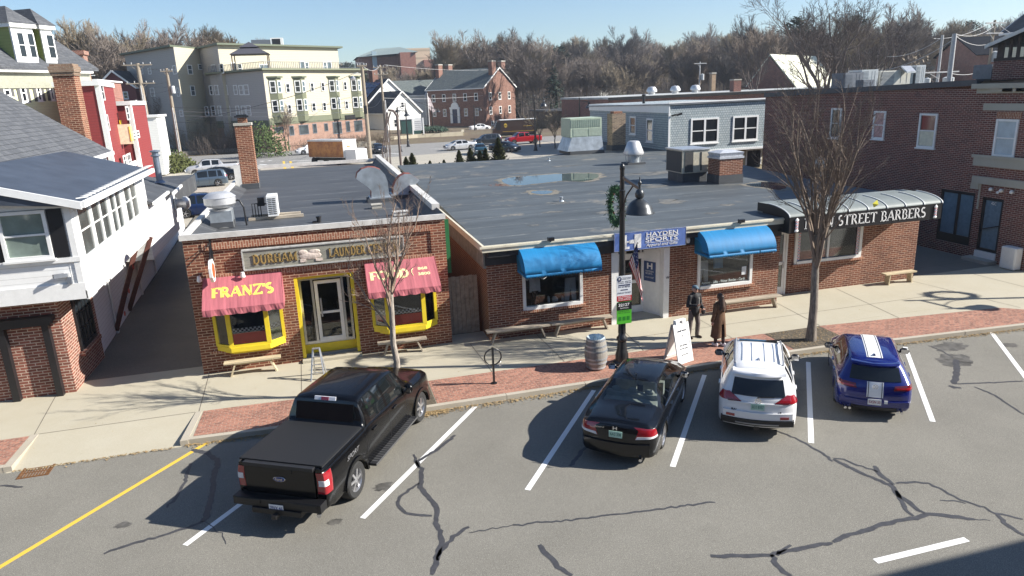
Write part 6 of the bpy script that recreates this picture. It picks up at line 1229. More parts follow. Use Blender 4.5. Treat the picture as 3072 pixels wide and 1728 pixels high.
    def patch(s,poly,name,m,side=(1,-1),off=.012,nu=10,nv=4,parent=None,th=.03):
        """poly: 4 corners (d,z) : bl, br, tr, tl on the wrapped rear/side surface"""
        for sg in side:
            mb=MB(); G=[]
            for j in range(nv+1):
                r=[]
                for i in range(nu+1):
                    a,b=i/nu,j/nv; d=(poly[0][0]*(1-a)+poly[1][0]*a)*(1-b)+(poly[3][0]*(1-a)+poly[2][0]*a)*b; z=(poly[0][1]*(1-a)+poly[1][1]*a)*(1-b)+(poly[3][1]*(1-a)+poly[2][1]*a)*b
                    p=s.wrap(d,z,off); r.append(Vector((p.x,p.y*sg,p.z)))
                G.append(r)
            V=[p for r in G for p in r]; W=nu+1
            F=[(j*W+i,j*W+i+1,(j+1)*W+i+1,(j+1)*W+i) for j in range(nv) for i in range(nu)]
            if sg<0: F=[f[::-1] for f in F]
            mb.add(V,F); c=Vector((s.L*.3,0,V[0].z)); 
            ring=[j*W for j in range(nv+1)]+[nv*W+i for i in range(1,W)]+[j*W+nu for j in range(nv-1,-1,-1)]+[i for i in range(nu-1,0,-1)]
            inn=[V[k]+(c-V[k]).normalized()*th for k in ring]; base=len(mb.v); mb.v+=[tuple(p) for p in inn]; q=len(ring)
            for k in range(q): 
                f=(ring[k],ring[(k+1)%q],base+(k+1)%q,base+k); mb.f.append(f if sg>0 else f[::-1]); mb.m.append(0)
            mb.build(name,m,parent or s.t,smooth=40)
    def rear(s,y0,z0,y1,z1,name,m,off=.008,nu=8,nv=3,th=.03,parent=None,shrink=0):
        """patch across the back between y0..y1"""
        mb=MB(); V=[];W=nu+1
        for j in range(nv+1):
            for i in range(nu+1):
                z=z0+(z1-z0)*j/nv; y=y0+(y1-y0)*i/nu*1.0; y=y*(1-shrink*j/nv); yy=s.yof(0,z); t=min(1,abs(y)/yy); V.append(Vector((s.sh(0,z)-s.bulge*(1-t*t)-off,y,z)))
        F=[(j*W+i,(j+1)*W+i,(j+1)*W+i+1,j*W+i+1) for j in range(nv) for i in range(nu)]
        ring=[j*W for j in range(nv+1)]+[nv*W+i for i in range(1,W)]+[j*W+nu for j in range(nv-1,-1,-1)]+[i for i in range(nu-1,0,-1)]
        base=len(V); V2=V+[V[k]+Vector((th,0,0)) for k in ring]; q=len(ring); F+=[(ring[k],base+k,base+(k+1)%q,ring[(k+1)%q]) for k in range(q)]
        mb.add(V2,[f for f in F]); return mb.build(name,m,parent or s.t,smooth=40)
    def wheels(s,wd=.23,spokes=5,rimr=.66,rm=None,inset=.02,detail=True):
        for a in s.ax:
            for sg in (-1,1):
                r=s.r; w_=wd/2; t=MB(); pr=[(r*rimr,-w_*.9),(r*.9,-w_),(r*.98,-w_*.8),(r,-w_*.5),(r,w_*.5),(r*.98,w_*.8),(r*.9,w_),(r*rimr,w_*.9)]
                t.lathe(pr,n=28 if detail else 16,axis='y'); ob=t.build('wheel',M_tyre,s.t,smooth=40,loc=(a,sg*(s.W/2-wd/2-inset),r))
                q=MB(); q.lathe([(r*rimr,-w_*.9),(r*rimr*.93,-w_*.6),(r*rimr*.93,w_*.6),(r*rimr,w_*.9)],n=24,axis='y')
                y=sg*w_*.72; 
                for k in range(spokes):
                    an=2*PI*k/spokes; c=Vector((math.cos(an),0,math.sin(an))); q.bar(c*r*.1+Y_*y*1.05,c*r*rimr*.97+Y_*y*.8,r*.13 if spokes<8 else r*.075,.03,up=(0,1,0))
                q.lathe([(0,.02*sg),(r*.16,.015*sg),(r*.17,0)],(0,y,0),12,'y'); q.build('rim',rm or M_rim,ob,smooth=35)
                MB().lathe([(0,0),(r*rimr*.95,0)],(0,sg*w_*.1,0),16,'y').build('brake_disc',M_plast,ob)
    def liner(s): pass
    def line(s,x,z0,z1,m=None,w=.008):  # door gap
        for sg in (-1,1):
            mb=MB(); V=[]; k=8
            for j in range(k+1):
                z=z0+(z1-z0)*j/k
                for e in (-w/2,w/2): V.append(Vector((x+e,sg*(s.yof(x,z)+.003),z)))
            F=[(2*j,2*j+1,2*j+3,2*j+2) for j in range(k)]
            mb.add(V,F if sg<0 else [f[::-1] for f in F]); mb.build('door_gap',M_black,s.t)
    def handle(s,x,z,m=None):
        for sg in (-1,1): y=s.yof(x,z); MB().box(x-.1,sg*y,z-.02,x+.1,sg*(y+.035),z+.02).build('door_handle',m or s.paint,s.t)
    def mirror(s,x,z,m=None,sz=.2):
        for sg in (-1,1):
            y=s.yof(x,z); q=MB(); q.ball((x,sg*(y+.13),z+.06),(.08,.13,sz*.45),10,6); q.bar((x+.03,sg*(y-.03),z+.0),(x+.02,sg*(y+.1),z+.04),.05); q.build('wing_mirror',m or s.paint,s.t,smooth=50)
            MB().fbox((x-.085,sg*(y+.13)-.09,z+.0),(0,.18,0),(0,0,.12),(.01,0,0)).build('mirror_glass',M_chrome,s.t)
    def plate(s,z,txt,y=0,m=None,lc=None,w=.31,h=.155,off=.02):
        x=s.sh(0,z)-s.bulge-off; p=MB().box(x-.012,y-w/2,z-h/2,x,y+w/2,z+h/2).build('number_plate',m or mat('plate_white',(.72,.74,.76),.4,var=.05),s.t)
        text(txt,(x-.0125,y+w*.43,z-h*.22),-Y_,Z_,w*.86,h*.48,lc or mat('plate_ink',(.03,.06,.25),.5,var=0),p,thick=.003,bold=.01)
def put(c,x,y,deg,z=ROADZ): c.t.location=(x,y,z); c.t.rotation_euler=(0,0,R(deg)); return c
M_ptgreen=mat('plate_green',(.38,.58,.50),.4,var=.1); M_ink=mat('plate_ink_green',(.02,.14,.10),.5,var=0)
# ---- black pickup ----
P_blk=carpaint('black_gloss_paint',(.002,.002,.0025),coat=.35); P_blk2=carpaint('black_gloss_paint_sedan',(.003,.0035,.005),coat=.6)
for m_ in (P_blk,P_blk2): m_.node_tree.nodes['Principled BSDF'].inputs['Specular IOR Level'].default_value=.25
c=Car('pickup_truck','large glossy black four door pickup truck with vinyl bed cover parked nose to the kerb',P_blk,5.88,2.03,
 [(0,1.36),(.05,1.375),(1.5,1.39),(1.70,1.39),(1.80,1.42),(1.98,1.90),(2.15,1.945),(2.7,1.96),(3.4,1.955),(3.75,1.91),(4.42,1.34),(4.6,1.28),(5.5,1.2),(5.75,1.1),(5.88,.9)],
 [(0,1.27),(1.7,1.29),(2.0,1.33),(4.1,1.25),(4.5,1.2),(5.6,1.08),(5.88,.8)],
 [(0,.93),(1.75,.94),(2.0,.76),(2.3,.735),(3.4,.735),(3.8,.74),(4.4,.84),(4.6,.86),(5.6,.8),(5.88,.7)],(1.22,4.9),.405,.42,drop=.05,bulge=.03,frontb=.12,
 halfw=[(0,.965),(.04,.985),(.2,1),(4.9,1),(5.4,.96),(5.7,.88),(5.88,.78)])
c.xtra=[1.70,1.74,1.80,1.85,1.9,1.95,1.98,2.0,2.05]
c.build([('rw',1.84,1.965,13,16),('ws',3.80,4.36,13,16),('side1',2.16,2.92,9,12),('side2',3.02,3.92,9,12)])
c.wheels(.28,6,.62); 
for ob in list(c.t.children):
    if ob.name.startswith('wheel'):
        for k in range(6):
            pass
b=MB(); b.box(.04,-.90,1.355,1.74,.90,1.395); b.box(.04,-.93,1.35,1.74,-.90,1.385).box(.04,.90,1.35,1.74,.93,1.385); b.build('bed_cover',mat('black_vinyl',(.012,.0125,.014),.65,var=.25,scale=30,bumps=.3),c.t)
b=MB(); b.box(1.745,-.72,1.44,1.80,.72,1.48) if False else None
b=MB(); b.fbox((1.80,-.70,1.45),(0,1.4,0),(.012,0,0),(.12,0,.36)); b.build('rear_window',M_carglass,c.t)
b=MB(); b.fbox((1.935,-.26,1.865),(0,.52,0),(.02,0,0),(.035,0,.07)); l=b.build('high_brake_light',M_lens,c.t); MB().fbox((1.93,-.09,1.868),(0,.18,0),(.02,0,0),(.03,0,.065)).build('red_lens',M_tail,l)
b=MB(); b.box(-.05,-.78,.70,-.02,.78,1.33); b.box(-.06,-.3,1.2,-.05,.3,1.3); b.build('tailgate',P_blk,c.t)
MB().box(-.075,-.78,1.30,0.03,.78,1.372).build('tailgate_spoiler',M_plast,c.t)
b=MB(); b.lathe([(0,-.004),(.13,-.004),(.14,.004),(0,.005)],(0,0,0),22,'x'); o=b.build('oval_badge',M_chrome,c.t,loc=(-.065,0,1.06)); o.scale=(1,1,.42)
b=MB(); b.lathe([(0,-.008),(.122,-.008),(.122,.0),(0,.0)],(0,0,0),22,'x'); o2=b.build('badge_field',mat('badge_blue',(.01,.03,.15),.2,var=0),c.t,loc=(-.066,0,1.06)); o2.scale=(1,1,.40)
text('Ford',(-.077,.085,1.035),-Y_,Z_,.17,.06,M_chrome,c.t,shear=.3,thick=.003); 
b=MB(); b.box(-.26,-.98,.52,-.02,.98,.70).box(-.30,-.55,.40,-.05,.55,.52); b.box(-.275,-.9,.60,-.26,-.35,.69).box(-.275,.35,.60,-.26,.9,.69); o=b.build('rear_bumper',mat('bumper_black',(.006,.006,.007),.45,var=0),c.t); bv=o.modifiers.new('b','BEVEL'); bv.width=.03; bv.segments=2
MB().box(-.40,-.05,.36,-.1,.05,.44).build('tow_hitch',M_black,c.t)
p=MB().box(-.282,-.16,.46,-.276,.16,.62).build('number_plate',mat('plate_white',(.72,.74,.76),.4),c.t); text('2FVX 46',(-.2825,.14,.505),-Y_,Z_,.28,.085,mat('plate_ink',(.03,.06,.25),.5,var=0),p,thick=.003,bold=.01); text('MAINE',(-.3525,.05,.475),-Y_,Z_,.1,.02,mat('plate_ink',0),p,thick=.003) if False else None
c.patch([(-.17,.80),(.20,.80),(.24,1.25),(-.14,1.25)],'tail_lamp',M_tail,off=.012,th=.05)
c.patch([(-.13,.97),(.10,.97),(.10,1.09),(-.12,1.09)],'reverse_lens',M_lens,off=.02,th=.02)
for x,z0,z1 in ((1.78,.5,1.30),(2.98,.5,1.28),(3.98,.55,1.24)): c.line(x,z0,z1)
for x in (2.2,3.3): c.handle(x,1.16)
c.mirror(3.98,1.27,P_blk,.3)
text('SPORT',(.85,-1.022,1.05),X_,Z_,.55,.1,mat('decal_grey',(.2,.2,.21),.4),c.t,shear=.4,thick=.004)
b=MB()
for sg in (-1,1):
    b.bar((1.85,sg*1.06,.43),(4.25,sg*1.06,.43),.16,.06)
b.build('running_board',M_plast,c.t); b=MB()
for sg in (-1,1):
    for i in range(22): b.box(1.95+.1*i,sg*1.06-.07,.46,1.98+.1*i,sg*1.06+.07,.466)
    b.box(1.85,sg*1.145-.006,.42,4.25,sg*1.145+.006,.45)
b.build('step_tread',mat('step_grey',(.09,.09,.09),.5),c.t)
for a in c.ax:   # wheel arch flares
    for sg in (-1,1):
        b=MB(); k=14; V=[]
        for i in range(k+1):
            an=PI*i/k; 
            for rr_ in (.455,.53): V.append((a+rr_*math.cos(an),sg*(1.015+.025),.405+rr_*math.sin(an)))
            V.append((a+.53*math.cos(an),sg*.99,.405+.53*math.sin(an))); V.append((a+.455*math.cos(an),sg*.95,.405+.455*math.sin(an)))
        F=[]
        for i in range(k):
            p0=4*i; q0=4*(i+1); F+=[(p0,q0,q0+1,p0+1),(p0+1,q0+1,q0+2,p0+2),(p0+3,q0+3,q0,p0)]
        b.add(V,F if sg>0 else [f[::-1] for f in F]); b.build('arch_flare',P_blk,c.t,smooth=40)
b=MB(); b.tube([(.3,-.72,.42),(-.02,-.8,.40),(-.14,-.84,.38)],.045,10); b.build('exhaust_pipe',M_chrome,c.t,smooth=40)
b=MB(); b.box(3.0,-.45,1.5,3.05,.45,1.55) if False else None
b=MB()
for y in (-.45,-.15,.15,.45): b.box(2.35,y-.012,1.935+.0,3.4,y+.012,1.945+ (.012 if abs(y)<.3 else .0))
b.build('roof_rib',P_blk,c.t)
put(c,-1.36,13.0,60); c.t.scale=(.97,)*3
# ---- black sedan ----
c=Car('sedan_car','glossy black four door saloon parked between white lines beside the lamp post',P_blk2,4.93,1.85,
 [(0,1.0),(.08,1.055),(.5,1.09),(.82,1.11),(1.0,1.14),(1.75,1.42),(2.05,1.465),(2.5,1.475),(3.0,1.45),(3.25,1.39),(4.0,1.05),(4.15,.99),(4.6,.9),(4.85,.76),(4.93,.62)],
 [(0,.93),(.8,1.0),(2.5,.97),(3.8,.93),(4.4,.82),(4.93,.55)],
 [(0,.72),(.8,.76),(1.1,.72),(1.8,.57),(2.5,.575),(3.2,.58),(3.9,.72),(4.5,.68),(4.93,.5)],(1.08,3.88),.325,.20,lean=[(.2,.04),(.5,0),(.75,.02),(1.0,.08),(1.1,.1)],leanL=.6,drop=.055,bulge=.12)
c.glassm=glass('saloon_glass',(.66,.70,.68),.1)
c.build([('rw',1.02,1.74,13,16),('ws',3.32,3.95,13,16),('side1',1.62,2.34,9,12),('side2',2.40,3.35,9,12),('side3',1.25,1.55,9,11)])
M_grint=mat('grey_interior',(.42,.44,.41),.9,var=.15)
b=MB(); b.box(.95,-.66,.9,1.55,.66,1.02); b.box(1.5,-.66,.4,1.7,.66,1.12).box(1.4,-.7,.35,3.3,.7,.5); b.box(2.3,-.62,.5,2.5,-.1,1.15).box(2.3,.1,.5,2.5,.62,1.15).box(3.3,-.7,.6,3.6,.7,.95); b.ball((1.62,0,1.16),(.07,.13,.09),8,5); b.ball((1.62,.42,1.16),(.07,.13,.09),8,5); b.ball((1.62,-.42,1.16),(.07,.13,.09),8,5); b.ball((2.4,.36,1.2),(.07,.13,.1),8,5); b.ball((2.4,-.36,1.2),(.07,.13,.1),8,5); b.build('seat',M_grint,c.t)
c.wheels(.22,10,.72,inset=.03)
c.patch([(-.33,.72),(.24,.76),(.16,.93),(-.20,.98)],'tail_lamp',M_tail,off=.01); c.patch([(-.32,.715),(.22,.752),(.21,.79),(-.28,.775)],'reverse_lens',M_lens,off=.017,th=.015)
c.rear(-.78,.37,.78,.60,'rear_bumper',P_blk2,off=.05,th=.08); c.plate(.80,'AA3 338',m=M_ptgreen,lc=M_ink)
text('H',(-.17+.03,.055,.925),-Y_,Z_,.1,.085,M_chrome,c.t,bold=.02,thick=.01); text('Accord',(-.065,.52,.905),-Y_,Z_,.24,.04,M_chrome,c.t,shear=.2,thick=.02)
for x in (1.62,2.36,3.45): c.line(x,.3,.93)
for x in (1.85,2.7): c.handle(x,.86)
c.mirror(3.35,.98,P_blk2,.2)
b=MB(); b.bar((1.98,0,1.47),(1.80,0,1.56),.02); b.build('antenna',M_black,c.t); b=MB(); b.tube([(.1,-.55,.24),(-.1,-.58,.22)],.04,10); b.build('exhaust_pipe',M_chrome,c.t,smooth=40)
b=MB()
for sg in (-1,1):
    V=[]
    for i in range(13): x=1.3+i*(3.3-1.3)/12; V.append((x,sg*(c.yof(x,c.belt(x)+.01)+.006),c.belt(x)+.01))
    b.tube(V,.011,5)
b.build('window_trim',M_chrome,c.t)
put(c,5.66,13.05,52); c.t.scale=(.945,)*3
# ---- white SUV ----
P_wht=carpaint('white_gloss_paint',(.78,.78,.78),0,.3,.6)
c=Car('suv_car','white SUV with roof rails parked at the kerb beside the brown coated woman',P_wht,4.6,1.845,
 [(0,1.61),(.1,1.64),(.5,1.68),(1.5,1.69),(2.2,1.675),(2.6,1.60),(3.4,1.19),(3.6,1.07),(4.2,1.0),(4.5,.85),(4.6,.7)],
 [(0,1.0),(.4,1.03),(1.5,1.02),(3.4,.98),(4.0,.9),(4.6,.6)],
 [(0,.55),(.3,.57),(1.5,.59),(2.4,.59),(3.4,.76),(4.2,.7),(4.6,.5)],(.97,3.63),.35,.24,lean=[(.25,.06),(.5,-.02),(.8,.0),(1.02,.06),(1.3,.24),(1.65,.42)],leanL=.75,drop=.05,bulge=.13,
 halfw=[(0,.87),(.06,.925),(.18,.97),(.45,.99),(1.0,1),(3.3,1),(4.0,.97),(4.35,.9),(4.52,.8),(4.6,.7)])
c.xtra=[.4]
c.build([('ws',2.62,3.45,13,16),('side1',.42,.85,10,12),('side2',1.0,1.75,9,12),('side3',1.85,2.7,9,12)])
c.wheels(.23,5,.66)
c.rear(-.62,1.07,.62,1.42,'rear_window',M_carglass,off=.010,nu=12,nv=6,th=.01,shrink=.10)
c.rear(-.62,1.53,.62,1.60,'spoiler',P_wht,off=.16,nu=12,nv=2,th=.25,shrink=.02)
c.patch([(-.40,.94),(.26,.92),(.14,1.10),(-.06,1.12)],'tail_lamp',M_tail,off=.022,nu=14,th=.05); c.patch([(-.40,.935),(-.10,.915),(-.05,.96),(-.36,.955)],'lamp_trim',M_taild,off=.03,th=.01)
c.rear(-.56,.905,.56,.93,'tailgate_crease',P_wht,off=.03,nu=8,nv=1,th=.04); c.plate(.84,'5D2 8357',m=M_ptgreen,lc=M_ink,off=.012)
b=MB(); b.lathe([(.055,-.006),(.075,-.006),(.075,.006),(.055,.006)],(0,0,0),18,'x',closed=True); o=b.build('oval_badge',M_chrome,c.t,loc=(-.125,0,.985)); b=MB(); b.bar((0,-.05,.01),(0,.05,.01),.012).bar((0,0,-.05),(0,0,.05),.012); b.build('badge_bar',M_chrome,o)
M_grb=mat('silver_trim',(.30,.31,.33),.4,.5,var=.1)
c.rear(-.84,.36,.84,.52,'lower_bumper',M_plast,off=.07,nu=14,nv=2,th=.2); c.rear(-.5,.40,.5,.44,'skid_trim',M_grb,off=.085,nu=10,nv=1,th=.03)
c.rear(-.80,.53,.80,.70,'rear_bumper',P_wht,off=.045,nu=14,nv=3,th=.1)
for sg in (-1,1): c.rear(sg*.62-.1,.56,sg*.62+.1,.62,'reflector',M_tail,off=.055,nu=3,nv=1,th=.02)
b=MB(); b.bar((-.15,.02,1.09),(-.11,-.36,1.11),.02); b.build('wiper',M_black,c.t)
b=MB()
for sg in (-1,1):
    b.tube([(.62,sg*.56,1.65),(.70,sg*.56,1.73),(1.4,sg*.565,1.755),(2.1,sg*.56,1.74),(2.3,sg*.555,1.70),(2.35,sg*.55,1.64)],.022,6)
b.build('roof_rail',M_alu,c.t)
b=MB(); b.add([(.78,-.035,1.69),(.98,0,1.69),(.78,.035,1.69),(.80,0,1.755)],[(0,1,3),(1,2,3),(2,0,3)]); b.build('fin_antenna',P_wht,c.t); MB().box(1.55,-.55,1.694,2.45,.55,1.704).build('sunroof_edge',M_plast,c.t) if False else MB().fbox((2.2,-.48,1.68),(0,.96,0),(.16,0,-.012),(0,0,.012)).build('sunroof_edge',M_carglass,c.t)
b=MB(); [b.box(.75,y-.01,1.69,2.1,y+.01,1.70) for y in (-.38,-.15,.15,.38)]; b.build('roof_rib',mat('shade_white',(.68,.69,.71),.4),c.t)
for x in (.9,1.8,2.85): c.line(x,.35,1.0)
for x in (1.15,2.1): c.handle(x,.9)
c.mirror(2.8,1.02,M_black,.22); text('RAV4',(-.06,.6,.70),-Y_,Z_,.2,.04,M_black,c.t,thick=.03); text('XLE',(-.06,-.42,.70),-Y_,Z_,.12,.035,M_black,c.t,thick=.03)
MB().box(-.1,-.06,.22,.1,.06,.3).build('tow_hitch',M_black,c.t)
put(c,9.22,13.12,57); c.t.scale=(.96,)*3
# ---- blue hatchback with white stripes ----
P_blu=carpaint('deep_blue_paint',(.003,.010,.15),.2,.25)
c=Car('hatchback_car','deep blue hatchback with twin white racing stripes parked by the street tree',P_blu,4.27,1.80,
 [(0,1.40),(.1,1.425),(.5,1.45),(1.3,1.47),(2.1,1.455),(2.5,1.39),(3.1,1.05),(3.25,.99),(3.8,.9),(4.15,.76),(4.27,.62)],
 [(0,.93),(.4,.95),(1.5,.93),(3.0,.90),(3.7,.8),(4.27,.55)],
 [(0,.52),(.3,.57),(1.3,.585),(2.2,.585),(3.0,.72),(3.8,.68),(4.27,.5)],(.80,3.43),.325,.18,lean=[(.18,.06),(.45,-.02),(.8,.03),(.95,.10),(1.15,.28),(1.42,.50)],leanL=.8,drop=.05,bulge=.13,
 halfw=[(0,.86),(.06,.92),(.18,.97),(.45,.99),(1.0,1),(3.0,1),(3.7,.97),(4.05,.9),(4.2,.8),(4.27,.7)])
c.build([('ws',2.52,3.12,13,16),('side1',.62,.85,10,12),('side2',.95,1.55,9,12),('side3',1.63,2.42,9,12)])
c.wheels(.225,5,.7,rm=mat('dark_alloy',(.12,.12,.13),.35,.7))
c.rear(-.60,.99,.60,1.27,'rear_window',M_carglass,off=.010,nu=12,nv=6,th=.01,shrink=.10)
c.rear(-.56,1.33,.56,1.375,'spoiler',P_blu,off=.10,nu=12,nv=2,th=.2)
c.patch([(-.34,.79),(.22,.80),(.17,.93),(-.30,.90)],'tail_lamp',M_taild,off=.012,nu=14,th=.04); c.patch([(-.28,.82),(.15,.83),(.12,.87),(-.26,.86)],'lamp_strip',M_tail,off=.018,th=.01)
c.rear(-.80,.36,.80,.52,'rear_bumper',P_blu,off=.05,nu=14,nv=3,th=.1); c.rear(-.52,.26,.52,.35,'diffuser',M_plast,off=.06,nu=8,nv=1,th=.15)
for (y0,y1) in ((-.19,.19),):
    b=MB(); V=[]; xs_=np.linspace(.12,2.45,30)
    for x in xs_:
        z=c.top(x)+.004
        for y in (y0,-.01,.01,y1): V.append((c.sh(x,z),y,z-.004*(abs(y)/.19)))
    F=[(4*i+a,4*(i+1)+a,4*(i+1)+a+1,4*i+a+1) for i in range(29) for a in (0,1,2)]; b.add(V,[f[::-1] for f in F]); b.build('white_stripe',mat('stripe_white',(.78,.78,.78),.35,var=0),c.t)
c.rear(-.19,.60,.19,.97,'white_stripe',mat('stripe_white',0),off=.007,nu=4,nv=6,th=.01)
for y in (-.155,.155):
    b=MB(); V=[]
    for x in np.linspace(.12,2.45,30):
        z=c.top(x)+.008
        for e in (-.008,.008): V.append((c.sh(x,z),y+e,z-.003))
    b.add(V,[(2*i+1,2*(i+1)+1,2*(i+1),2*i) for i in range(29)]); b.build('pinstripe',M_black,c.t); c.rear(y-.008,.60,y+.008,.97,'pinstripe',M_black,off=.011,nu=1,nv=5,th=.005)
b=MB(); b.lathe([(.05,-.006),(.062,-.006),(.062,.006),(.05,.006)],(0,0,0),18,'x',closed=True); o=b.build('round_badge',M_chrome,c.t,loc=(-.095,0,.87)); text('V',(-.1,.03,.868),-Y_,Z_,.06,.035,M_chrome,c.t,thick=.004); text('W',(-.1,.035,.832),-Y_,Z_,.07,.035,M_chrome,c.t,thick=.004)
c.plate(.50,'5XSN 50',lc=mat('plate_red',(.3,.03,.04),.5,var=0),off=.05)
MB().box(-.19,-.30,.47,-.17,-.22,.55).build('sticker',M_white,c.t)
b=MB(); b.add([(.62,-.03,1.455),(.8,0,1.46),(.62,.03,1.455),(.63,0,1.515)],[(0,1,3),(1,2,3),(2,0,3)]); b.build('fin_antenna',P_blu,c.t)
for sg in (-1,1):
    for dy in (0,.1): b=MB(); b.tube([(.1,sg*(.55+dy),.24),(-.14,sg*(.55+dy),.24)],.035,10); b.build('exhaust_pipe',M_chrome,c.t,smooth=40)
for x in (.88,1.6,2.5): c.line(x,.3,.9)
for x in (1.08,1.85): c.handle(x,.84)
c.mirror(2.5,.93,M_black,.2)
put(c,12.42,13.06,54); c.t.scale=(.95,)*3
# ---- background vehicles ----
def bgcar(kind,name,label,paint,px,py,deg,rm=None,roofrail=False):
    if kind=='suv': c=Car(name,label,paint,4.6,1.85,[(0,1.6),(.5,1.68),(1.8,1.70),(2.5,1.66),(3.0,1.5),(3.5,1.15),(4.2,1.0),(4.6,.7)],[(0,1.02),(1.8,1.0),(3.4,.96),(4.6,.6)],[(0,.6),(1,.65),(2.6,.65),(3.4,.76),(4.6,.5)],(.95,3.62),.36,.22,lean=[(.25,0),(1.0,.05),(1.6,.35)],leanL=.8,bulge=.1,lowres=True); g=[('ws',2.75,3.42,13,16),('side1',.40,.88,9,12),('side2',1.0,1.75,9,12),('side3',1.85,2.8,9,12)]
    elif kind=='sedan': c=Car(name,label,paint,4.8,1.82,[(0,.98),(.4,1.08),(.85,1.12),(1.75,1.42),(2.5,1.46),(3.1,1.38),(3.9,1.03),(4.5,.88),(4.8,.6)],[(0,.92),(.8,.98),(2.5,.95),(3.8,.9),(4.8,.55)],[(0,.72),(.9,.75),(1.8,.57),(3.1,.58),(3.9,.72),(4.8,.5)],(1.05,3.8),.33,.19,lowres=True,bulge=.1); g=[('rw',1.0,1.66,13,16),('ws',3.18,3.82,13,16),('side1',1.45,2.25,9,12),('side2',2.35,3.2,9,12)]
    else: c=Car(name,label,paint,5.8,2.0,[(0,1.3),(2.0 if kind=='reg' else 1.75,1.33),(2.2 if kind=='reg' else 1.95,1.84),(3.6,1.9),(3.85,1.84),(4.5,1.32),(5.5,1.15),(5.8,.85)],[(0,1.22),(2,1.25),(4.2,1.2),(5.8,.8)],[(0,.93),(1.8,.93),(2.15,.73),(3.7,.73),(4.4,.84),(5.8,.7)],(1.2,4.8),.41,.42,lowres=True,bulge=.03); g=[('ws',3.9,4.4,13,16),('side2',3.05,3.95,9,12)]+([('side1',2.15,2.9,9,12)])
    c.xtra=[2.0,2.2] if kind in('reg','ext') else []
    c.build(g); c.wheels(.24,5,.66,detail=False,rm=rm)
    if kind in('reg','ext'): MB().box(.1,-.85,1.30,1.7,.85,1.345).build('bed_opening',M_plast,c.t)
    zb=.8 if kind=='sedan' else .95
    c.patch([(-.2,zb),(.16,zb),(.16,zb+.16),(-.2,zb+.16)],'tail_lamp',M_tail,off=.012,nu=4,nv=1)
    for sg in (-1,1): 
        y=c.W/2*.62; MB().box(c.L-.14,sg*y-.16,.66 if kind!='sedan' else .6,c.L+.055,sg*y+.16,.80 if kind!='sedan' else .7).build('headlight',M_lens,c.t)
    MB().box(c.L-.1,-.45,.45,c.L+.11,.45,.72).build('grille',M_plast,c.t); c.mirror(c.L-1.55 if kind in('reg','ext') else c.L-1.5,c.belt(3.2)+.03,None,.2)
    for x in ((1.75,2.75) if kind in('suv','sedan') else (3.0,4.0)): c.line(x,.4,c.belt(x)-.03,w=.02)
    p=P2W(px,py,ROADZ); a=R(deg); put(c,p.x-math.cos(a)*c.L/2,p.y-math.sin(a)*c.L/2,deg); return c
bgcar('ext','pickup_truck','silver white pickup truck parked at the left side of the rear lot',carpaint('silver_paint',(.60,.60,.60),.4,.35),640,525,188)
bgcar('suv','suv_car','steel blue grey SUV parked in front of the silver pickup in the rear lot',carpaint('steel_blue_paint',(.10,.14,.18),.6,.3),612,560,190)
bgcar('sedan','sedan_car','black car half hidden behind the steel blue grey SUV',carpaint('black_gloss_paint_sedan',0),655,541,190)
bgcar('suv','suv_car','dark blue SUV partly hidden behind the round silver roof fan',carpaint('navy_paint',(.012,.03,.10),.5,.3),618,645,8)
bgcar('suv','suv_car','white SUV driving on the back road behind the orange box truck',P_wht,935,462,188)
bgcar('sedan','sedan_car','silver sedan driving out of the rear lot near the arborvitae hedge',carpaint('silver_paint',0),1381,449,187)
bgcar('reg','pickup_truck','red pickup truck parked in front of the brown delivery truck',carpaint('red_paint',(.30,.006,.012)),1570,432,186)
bgcar('suv','suv_car','dark grey SUV behind the tall cone shaped arborvitae',carpaint('charcoal_paint',(.02,.025,.03),.3,.3),1462,434,188)
bgcar('sedan','sedan_car','dark teal car parked left of the tall cone shaped arborvitae',carpaint('teal_paint',(.015,.07,.09),.5,.3),1440,462,262)
bgcar('sedan','sedan_car','black front and white nosed car parked right of the tall cone shaped arborvitae',carpaint('charcoal_paint',0),1515,455,-55)
bgcar('sedan','sedan_car','white and red marked car parked below the red brick house',P_wht,1440,391,5)
bgcar('sedan','sedan_car','dark car parked behind the wooden utility pole next to the orange box truck',carpaint('charcoal_paint',0),1130,459,-70)
# orange and white box truck
T=thing('box_truck','delivery truck with white cargo box and orange printed side behind the brick shop roof','truck',(0,0,0))
p=P2W(700+1580/4.77,360+640/4.77,ROADZ); T.location=(3.1,92,ROADZ); T.rotation_euler=(0,0,R(-46.8))
def printm(name):
    m,t,b=_nt(name); o=objc(t); s=nd(t,'ShaderNodeSeparateXYZ'); t.links.new(o,s.inputs[0]); f=ramp(t,noise(t,o,.9,5,.7),.4,.6); g=ramp(t,s.outputs[2],.5,1.5)
    c1=mixc(t,f,(.55,.24,.06),(.33,.11,.03)); t.links.new(mixc(t,mth(t,'MULTIPLY',mth(t,'SUBTRACT',1,g),.7),c1,(.12,.05,.03)),b.inputs['Base Color']); b.inputs['Roughness'].default_value=.5; return m
b=MB(); b.box(-6.2,0.02,.9,0,2.4,3.0); b.build('cargo_box',M_white,T); MB().box(-6.15,-.02,.95,-.05,.019,2.9).build('printed_side',printm('orange_print'),T)
